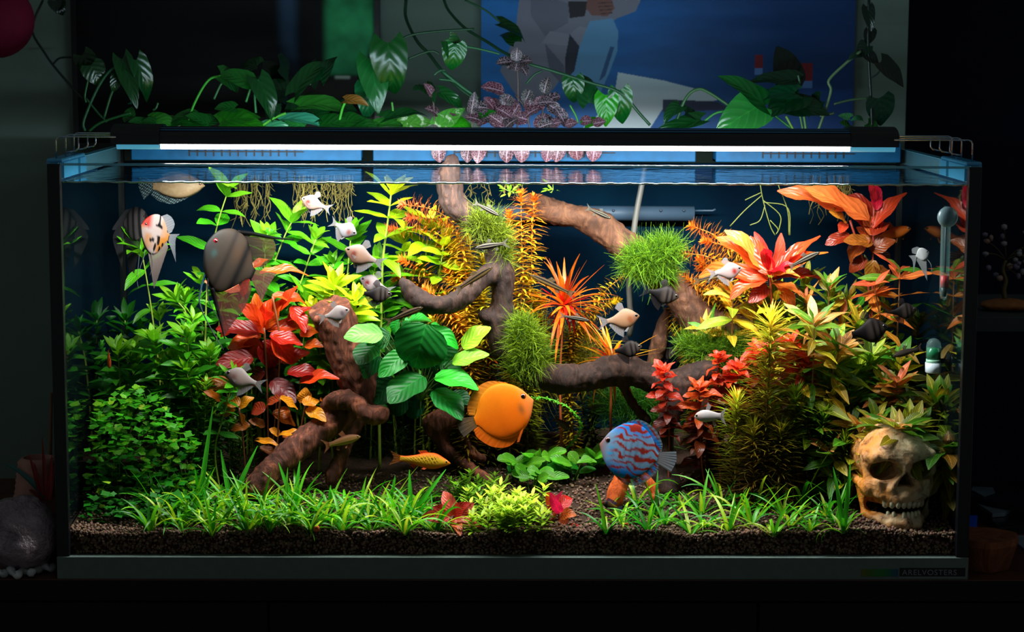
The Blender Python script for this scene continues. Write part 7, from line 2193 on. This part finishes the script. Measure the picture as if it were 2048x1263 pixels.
def sea(u, v):
    n = len(u)
    q = np.stack([u * 0.012, v * 0.05, 0 * u], -1)
    t = np.clip((u - 962) / 750, 0, 1)
    C = np.array([lin((24, 112, 186))[:3]]) * np.ones((n, 1))
    C = C * (1 - t[:, None]) + np.array(lin((14, 58, 118))[:3]) * t[:, None]  # blue of the print darkens to the right, lamp falloff painted in
    C = C * (1 + 0.25 * fbm(q, 1.0, 3))[:, None]
    C = paint(C, sm(230, 130, v) * sm(1250, 1500, u), (18, 52, 98), 0.6)  # top right darkened in the colour, for lamp light falling off
    # pale boat deck with dark hull under it
    C = paint(C, inpoly(u, v, [(1238, 142), (1330, 158), (1425, 182), (1444, 196), (1400, 206), (1330, 214), (1300, 262), (1160, 262), (1230, 200)]), (206, 222, 226))
    C = paint(C, inpoly(u, v, [(1330, 196), (1440, 200), (1470, 216), (1330, 222)]), (24, 40, 70))
    C = paint(C, inpoly(u, v, [(1240, 206), (1262, 204), (1262, 212), (1240, 214)]), (60, 80, 100))
    # red-capped buoys
    for x0, y0, w_, h_ in ((1515, 106, 16, 26), (1606, 122, 26, 36)):
        C = paint(C, inpoly(u, v, [(x0, y0), (x0 + w_, y0), (x0 + w_, y0 + h_), (x0, y0 + h_)]), (120, 30, 40))
        C = paint(C, inpoly(u, v, [(x0, y0 + h_), (x0 + w_, y0 + h_), (x0 + w_, y0 + h_ + 14), (x0, y0 + h_ + 14)]), (90, 130, 190))
    # seated person: cardigan, arm, jeans
    C = paint(C, inpoly(u, v, [(1040, -20), (1290, -20), (1272, 20), (1235, 34), (1200, 60), (1180, 100), (1120, 160), (1090, 200), (1040, 200), (1000, 140), (1030, 70)]), (122, 122, 136))
    C = paint(C, inpoly(u, v, [(1060, -20), (1140, 6), (1136, 44), (1090, 70), (1062, 30)]), (104, 104, 120))
    C = paint(C, inpoly(u, v, [(1140, 66), (1160, 50), (1200, 60), (1180, 90), (1120, 88), (1084, 84), (1100, 60)]), (136, 136, 150))
    C = paint(C, inpoly(u, v, [(1136, 0), (1176, 0), (1170, 30), (1140, 34)]), (26, 20, 26))
    C = paint(C, inpoly(u, v, [(1176, -6), (1222, -10), (1230, 14), (1216, 30), (1184, 28), (1172, 14)]), (120, 78, 72))
    for k in range(4): C = paint(C, inpoly(u, v, [(1196 + 2 * k, 3 + 7 * k), (1226, 1 + 7 * k), (1226, 3 + 7 * k), (1196 + 2 * k, 5 + 7 * k)]), (70, 44, 42))
    C = paint(C, inpoly(u, v, [(1180, 40), (1226, 34), (1238, 60), (1236, 100), (1222, 140), (1200, 190), (1150, 185), (1140, 150), (1160, 90)]), (96, 150, 190))
    C = paint(C, inpoly(u, v, [(1140, 66), (1160, 90), (1150, 140), (1130, 160), (1132, 110)]), (16, 24, 44))
    C = paint(C, inpoly(u, v, [(1222, 90), (1230, 92), (1212, 150), (1200, 160)]), (40, 84, 130))
    C = paint(C, inpoly(u, v, [(1090, 84), (1130, 130), (1128, 170), (1100, 140)]), (80, 80, 96), 0.8)
    return np.clip(C * 1.1, 0, 1)
WY = WALL_Y
pic = thing('seascape_picture', 'large blue seascape print of a person sitting by a boat', 'picture', at(1338, 262, WY - 0.02))
o, (xa, xb, za, zb) = print_mesh('print', 962, -140, 1716, 285, WY - 0.0215, 560, 320, sea, attr_material('photo_print', 0.5, 0.0, 0.3), pic)
MB().box(xa, xb, WY - 0.021, WY - 0.0005, za, zb).build('canvas_block', simple('canvas_edge', (40, 60, 80), 0.8), pic)

def darkpic(u, v):
    n = len(u)
    C = np.ones((n, 1)) * np.array([lin((6, 7, 9))[:3]])
    C = paint(C, sm(546, 575, u) * sm(606, 580, u) * sm(150, 60, v - (u - 575) * 1.2), (56, 84, 112), 0.8)  # blue streak: reflection in the glass, painted in
    q = np.stack([u * 0.02, v * 0.02, 0 * u], -1)
    g_ = sm(640, 662, u) * (1 - sm(752 - np.clip(v - 40, 0, 200) * 0.42, 762 - np.clip(v - 40, 0, 200) * 0.30, u)) * (1 - sm(140, 152, v))
    C = C * (1 - g_[:, None]) + (np.array(lin((58, 178, 110))[:3]) * (0.75 + 0.55 * fbm(q, 1.2, 3))[:, None]) * g_[:, None]  # green patch: blurred glass reflection put into the colour
    C = paint(C, sm(666, 672, u) * sm(702, 696, u) * sm(146, 150, v) * sm(156, 152, v), (190, 210, 190))
    return np.clip(C, 0, 1)
pic2 = thing('dark_picture', 'wide dark framed picture with a green patch behind the pothos', 'picture', at(455, 275, WY - 0.02))
o, (xa, xb, za, zb) = print_mesh('print', 160, -140, 748, 285, WY - 0.0165, 300, 170, darkpic, attr_material('dark_print', 0.5, 0.0, 0.15), pic2)
m_frm = simple('black_frame', (10, 9, 11), 0.4, 0.4)
fw = 0.009
MB().box(xa - fw, xb + fw, WY - 0.016, WY - 0.001, za - fw, zb + fw).build('backboard', m_frm, pic2)
for a_, b_, c_, d_ in ((xa - fw, xa, za - fw, zb + fw), (xb, xb + fw, za - fw, zb + fw), (xa, xb, za - fw, za), (xa, xb, zb, zb + fw)):
    MB().box(a_, b_, WY - 0.024, WY - 0.016, c_, d_).build('frame_bar', m_frm, pic2)

# round maroon shade hanging at the upper edge
hs = at(-8, 40, 0.55)
sh = thing('round_lampshade', 'dark maroon round paper shade hanging before the wall', 'lampshade', hs)
R_ = 0.058
MB().lathe([(0.012, R_ * 0.99)] + [(R_ * math.sin(a), R_ * math.cos(a)) for a in [math.pi * (i + 0.8) / 18 for i in range(17)]] + [(0.010, -R_ * 0.99)], hs, 36).build('shade', simple('maroon_paper', (104, 10, 40), 0.8, 0.2, noise=0.15, nscale=40), sh, True)
MB().tube([hs + Vector((0, 0, R_)), hs + Vector((0, 0, 0.9))], 0.0018, 6).build('cord', m_frm, sh, True)

# ================================================================== things beside the tank, left
def rock_mesh(name, c, r, seed, mat, amp=0.25, h=0.006, freq=14, flat=True):
    lo, hi = np.array(c) - np.array(r) * 1.5, np.array(c) + np.array(r) * 1.5
    def fn(P):
        d = ell(P, c, r)
        return np.maximum(d + amp * min(r) * fbm(P + seed, freq, 3), c[2] - r[2] * 0.92 - P[..., 2]) if flat else d + amp * min(r) * fbm(P + seed, freq, 3)
    V, Fq = surface_nets(fn, lo, hi, h)
    return V, Fq
def crystal():
    m, nt, out = nodes_of('quartz_rock')
    g = G(nt)
    f = g.noise(45, 6, 0.7, g.co(), 0.5)
    f2 = g.noise(240, 3, 0.6, g.co())
    col = g.ramp(f, [(0.3, lin((92, 74, 82))), (0.7, lin((170, 152, 160)))])
    g.link(g.bsdf(col, 0.22, 0.7, 0, g.bump(g.math('ADD', f, f2), 0.8, 0.004)), out.inputs[0])
    return m
c = at(46, 1075, 0.03)
r = (0.046, 0.04, 0.052)
c.z = r[2] * 0.92 + 0.004
V, Fq = rock_mesh('rock', tuple(c), r, 4.0, None, 0.30, 0.0035, 22)
rk = thing('quartz_rock', 'grey-pink quartz rock with white crust at its foot', 'rock', Vector((c.x, c.y, 0.0)))
obj('stone', mesh_from('stone', V - np.array(rk.location), Fq, crystal(), True), rk)
mb = MB()
m_crust = simple('white_crust', (186, 190, 190), 0.5, 0.4, noise=0.2, nscale=200)
pts = []
for i in range(26):
    t = i / 25
    u = -4 + 114 * t
    v = 1146 - 16 * (t > 0.55) * (t - 0.55) * 2 + 4 * math.sin(t * 22)
    p = at_z(u, v - 6, 0.006)
    pts.append((p.x, p.y - 0.012, 0.0065 + 0.002 * math.sin(t * 31)))
mb.tube(smooth_path(pts, 60), [0.0045 + 0.0016 * math.sin(i * 0.9) for i in range(60)], 8)
o = mb.build('crust', m_crust, rk, True)
o['label'] = 'wavy white crust'
vb = at(78, 985, 0.10)
vs_ = thing('pink_vase', 'pale pink ribbed pot behind the quartz rock', 'pot', Vector((vb.x, vb.y, 0)))
prof = [(0.024, 0.0), (0.034, 0.03), (0.038, 0.06), (0.034, 0.09)] + [(0.032 - 0.0005 * i + 0.0012 * (i % 2), 0.092 + 0.004 * i) for i in range(12)] + [(0.021, 0.142), (0.019, 0.142), (0.020, 0.12)]
MB().lathe(prof, (vb.x, vb.y, 0.0), 28).build('body', simple('pink_clay', (170, 122, 108), 0.8, 0.2, noise=0.15, nscale=50), vs_, True)
ap = thing('air_plant', 'spiky red and teal plant between the quartz rock and the tank', 'plant', Vector((at(88, 1000, 0.06).x, 0.06, 0.10)))
m_ap = leaf_material('air_plant_leaf', (1.2, 0.1), (0, 1), 0.5, 0.2, 0.2)
LA = [leaf_mesh(m_ap, 'blade', b, 0.5, 0, 0.1, 9, 1, 0, 0.1) for b in (0.3, 1.2)]
for b_, t_, w_, c_, k in (((92, 996), (6, 888), 12, (40, 104, 100), 1), ((84, 998), (60, 906), 10, (150, 30, 30), 0), ((92, 998), (86, 876), 9, (150, 40, 36), 0), ((96, 998), (104, 910), 11, (170, 26, 30), 0), ((88, 998), (70, 925), 9, (140, 24, 30), 0), ((84, 1000), (54, 964), 8, (120, 30, 30), 1), ((98, 1000), (108, 930), 9, (160, 30, 34), 0), ((90, 1000), (78, 945), 9, (150, 24, 30), 0)):
    px_leaf(ap, LA[k], b_, t_, w_, 0.06, 0.0, 0.7, 0.2, c_, 'spike')
stick = at(103, 785, 0.14); sb = at(98, 1000, 0.14)
sk_ = MB().tube([Vector((sb.x, sb.y, 0.0)), sb, stick], [0.0035, 0.0035, 0.002], 8)
o = sk_.build('wooden_stick', simple('stick_wood', (110, 76, 44), 0.7, noise=0.2), None, True)
tag(o, 'thin brown wooden stick leaning by the tank corner', 'stick')

# ================================================================== things beside the tank, right
bt = thing('gem_tree', 'small wire tree with grey stone leaves on an orange base', 'ornament', Vector((at(2014, 604, 0.42).x, 0.42, at(2014, 612, 0.42).z)))
bp = at(2014, 606, 0.42)
shelf_z = at(2014, 620, 0.42).z
shl = thing('side_shelf', 'dark grey shelf carrying the gem tree beside the tank', 'shelf', Vector((0.75, 0.5, shelf_z)))
m_shelf = simple('shelf_grey', (60, 66, 68), 0.6, 0.3, noise=0.1)
MB().box(0.645, 1.1, 0.34, 0.62, shelf_z - 0.022, shelf_z, 0.001).build('board', m_shelf, shl)
MB().box(0.90, 0.925, 0.36, 0.60, 0.001, shelf_z - 0.022).build('support', m_shelf, shl)
MB().box(0.655, 0.675, 0.56, 0.60, 0.001, shelf_z - 0.022).build('support', m_shelf, shl)
V, Fq = rock_mesh('base', (bp.x, 0.42, shelf_z + 0.008), (0.040, 0.03, 0.0095), 2.0, None, 0.2, 0.0028, 40)
obj('base', mesh_from('base', V - np.array(bt.location), Fq, simple('orange_stone', (170, 104, 52), 0.7, noise=0.25, nscale=120, bump=0.3), True), bt)
tk = [at(u, v, 0.42) for u, v in ((2010, 600), (2008, 580), (2012, 560), (2006, 540), (2012, 520))]
MB().tube(smooth_path([tuple(p) for p in tk], 16), [0.0042 - 0.0001 * i for i in range(16)], 8).build('trunk', simple('wire_trunk', (104, 88, 52), 0.4, 0.5, 0.6), bt, True)
m_gem = [simple('gem_grey', (150, 146, 150), 0.25, 0.6), simple('gem_rose', (170, 136, 120), 0.25, 0.6), simple('gem_violet', (120, 112, 140), 0.25, 0.6)]
rr = random.Random(12)
for i in range(26):
    a = rr.uniform(0, 6.28); q = math.sqrt(rr.random())
    u, v = 2012 + 52 * q * math.cos(a), 500 + 62 * q * math.sin(a)
    p = at(u, v, 0.42 + rr.uniform(-0.02, 0.02))
    j = tk[3 if v > 520 else 4]
    if i % 2 == 0: MB().tube(smooth_path([tuple(j), tuple((j + p) / 2 + Vector((0, 0, 0.004))), tuple(p)], 8), 0.0007, 5).build('wire', MATS['wire_trunk'], bt, True)
    V = (ICO_V * np.array([rr.uniform(0.0035, 0.006) for _ in range(3)]))
    me = mesh_from('stone_leaf', V, ICO_F, m_gem[i % 3], False)
    obj('stone_leaf', me, bt, p - bt.location)
# wooden slab dish
d0 = at(1985, 1085, 0.03)
sl = thing('wooden_slab', 'thick rough slab of brown wood on the cabinet top', 'wood slab', Vector((d0.x, 0.06, 0)))
n = 26
top, bot, mid = [], [], []
for i in range(n):
    a = 2 * math.pi * i / n
    k = 1 + 0.06 * math.sin(3 * a + 1) + 0.04 * math.sin(7 * a)
    x, y = d0.x + 0.042 * k * math.cos(a), 0.07 + 0.045 * k * math.sin(a)
    zt_ = at_z(1985, 1068, 0.0).z
    top.append((x, y, 0.044)); mid.append((d0.x + (x - d0.x) * 1.05, 0.07 + (y - 0.07) * 1.05, 0.036)); bot.append((d0.x + (x - d0.x) * 0.8, 0.07 + (y - 0.07) * 0.8, 0.0005))
mb = MB().add(top + mid + bot, [(i + k * n, i + (k + 1) * n, (i + 1) % n + (k + 1) * n, (i + 1) % n + k * n) for k in (0, 1) for i in range(n)] + [tuple(range(n)), tuple(range(3 * n - 1, 2 * n - 1, -1))])
mb.build('slab', wood_material('slab_wood', (90, 44, 26), (140, 78, 48), (170, 104, 66), 18), sl, False)
# blue card, magazines and tablet behind it
def sheet(name, label, cat, px, z, th, mat, group=None):
    P = [at_z(u, v, z + th) for u, v in px]
    top = [tuple(p) for p in P]; bot = [(p.x, p.y, p.z - th) for p in P]
    k = len(P)
    o = MB().add(top + bot, [tuple(range(k)), tuple(range(2 * k - 1, k - 1, -1))] + [(i, k + i, k + (i + 1) % k, (i + 1) % k) for i in range(k)])
    ob = o.build(name, mat, None)
    tag(ob, label, cat, group)
    return ob
m_mag = simple('glossy_black', (20, 24, 30), 0.2, 0.6, noise=0.3, nscale=30)
m_pap = simple('grey_blue_paper', (110, 126, 140), 0.5, 0.4, noise=0.25, nscale=26)
sheet('magazine', 'black glossy magazine at the bottom of the pile behind the slab', 'magazine', [(1938, 992), (1998, 1054), (2080, 1046), (2080, 966), (1960, 960)], 0.0005, 0.012, m_mag)
sheet('magazine', 'grey-blue magazine half covered in the pile', 'magazine', [(1940, 996), (1985, 1026), (2010, 1024), (2040, 1000), (1960, 970)], 0.0132, 0.006, m_pap)
sheet('magazine', 'dark magazine lying on top of the pile', 'magazine', [(1936, 990), (1990, 1004), (2060, 1016), (2060, 960), (1950, 955)], 0.0198, 0.008, simple('dark_cover', (30, 36, 44), 0.3, 0.5, noise=0.5, nscale=22))
sheet('paper_sheet', 'small grey paper on the magazine pile near the tank', 'paper', [(1942, 978), (1968, 992), (1990, 984), (1986, 974), (1946, 972)], 0.0284, 0.001, m_pap)
sheet('tablet', 'pale blue-grey card sticking out beyond the wooden slab', 'card', [(2030, 1082), (2060, 1105), (2090, 1100), (2090, 1068), (2032, 1070)], 0.0005, 0.003, m_pap)
sheet('blue_card', 'bright blue card standing behind the wooden slab', 'card', [(1934, 1060), (1942, 1060), (1955, 1030), (1934, 1030)], 0.0005, 0.030, simple('bright_blue', (20, 80, 220), 0.5, 0.3))
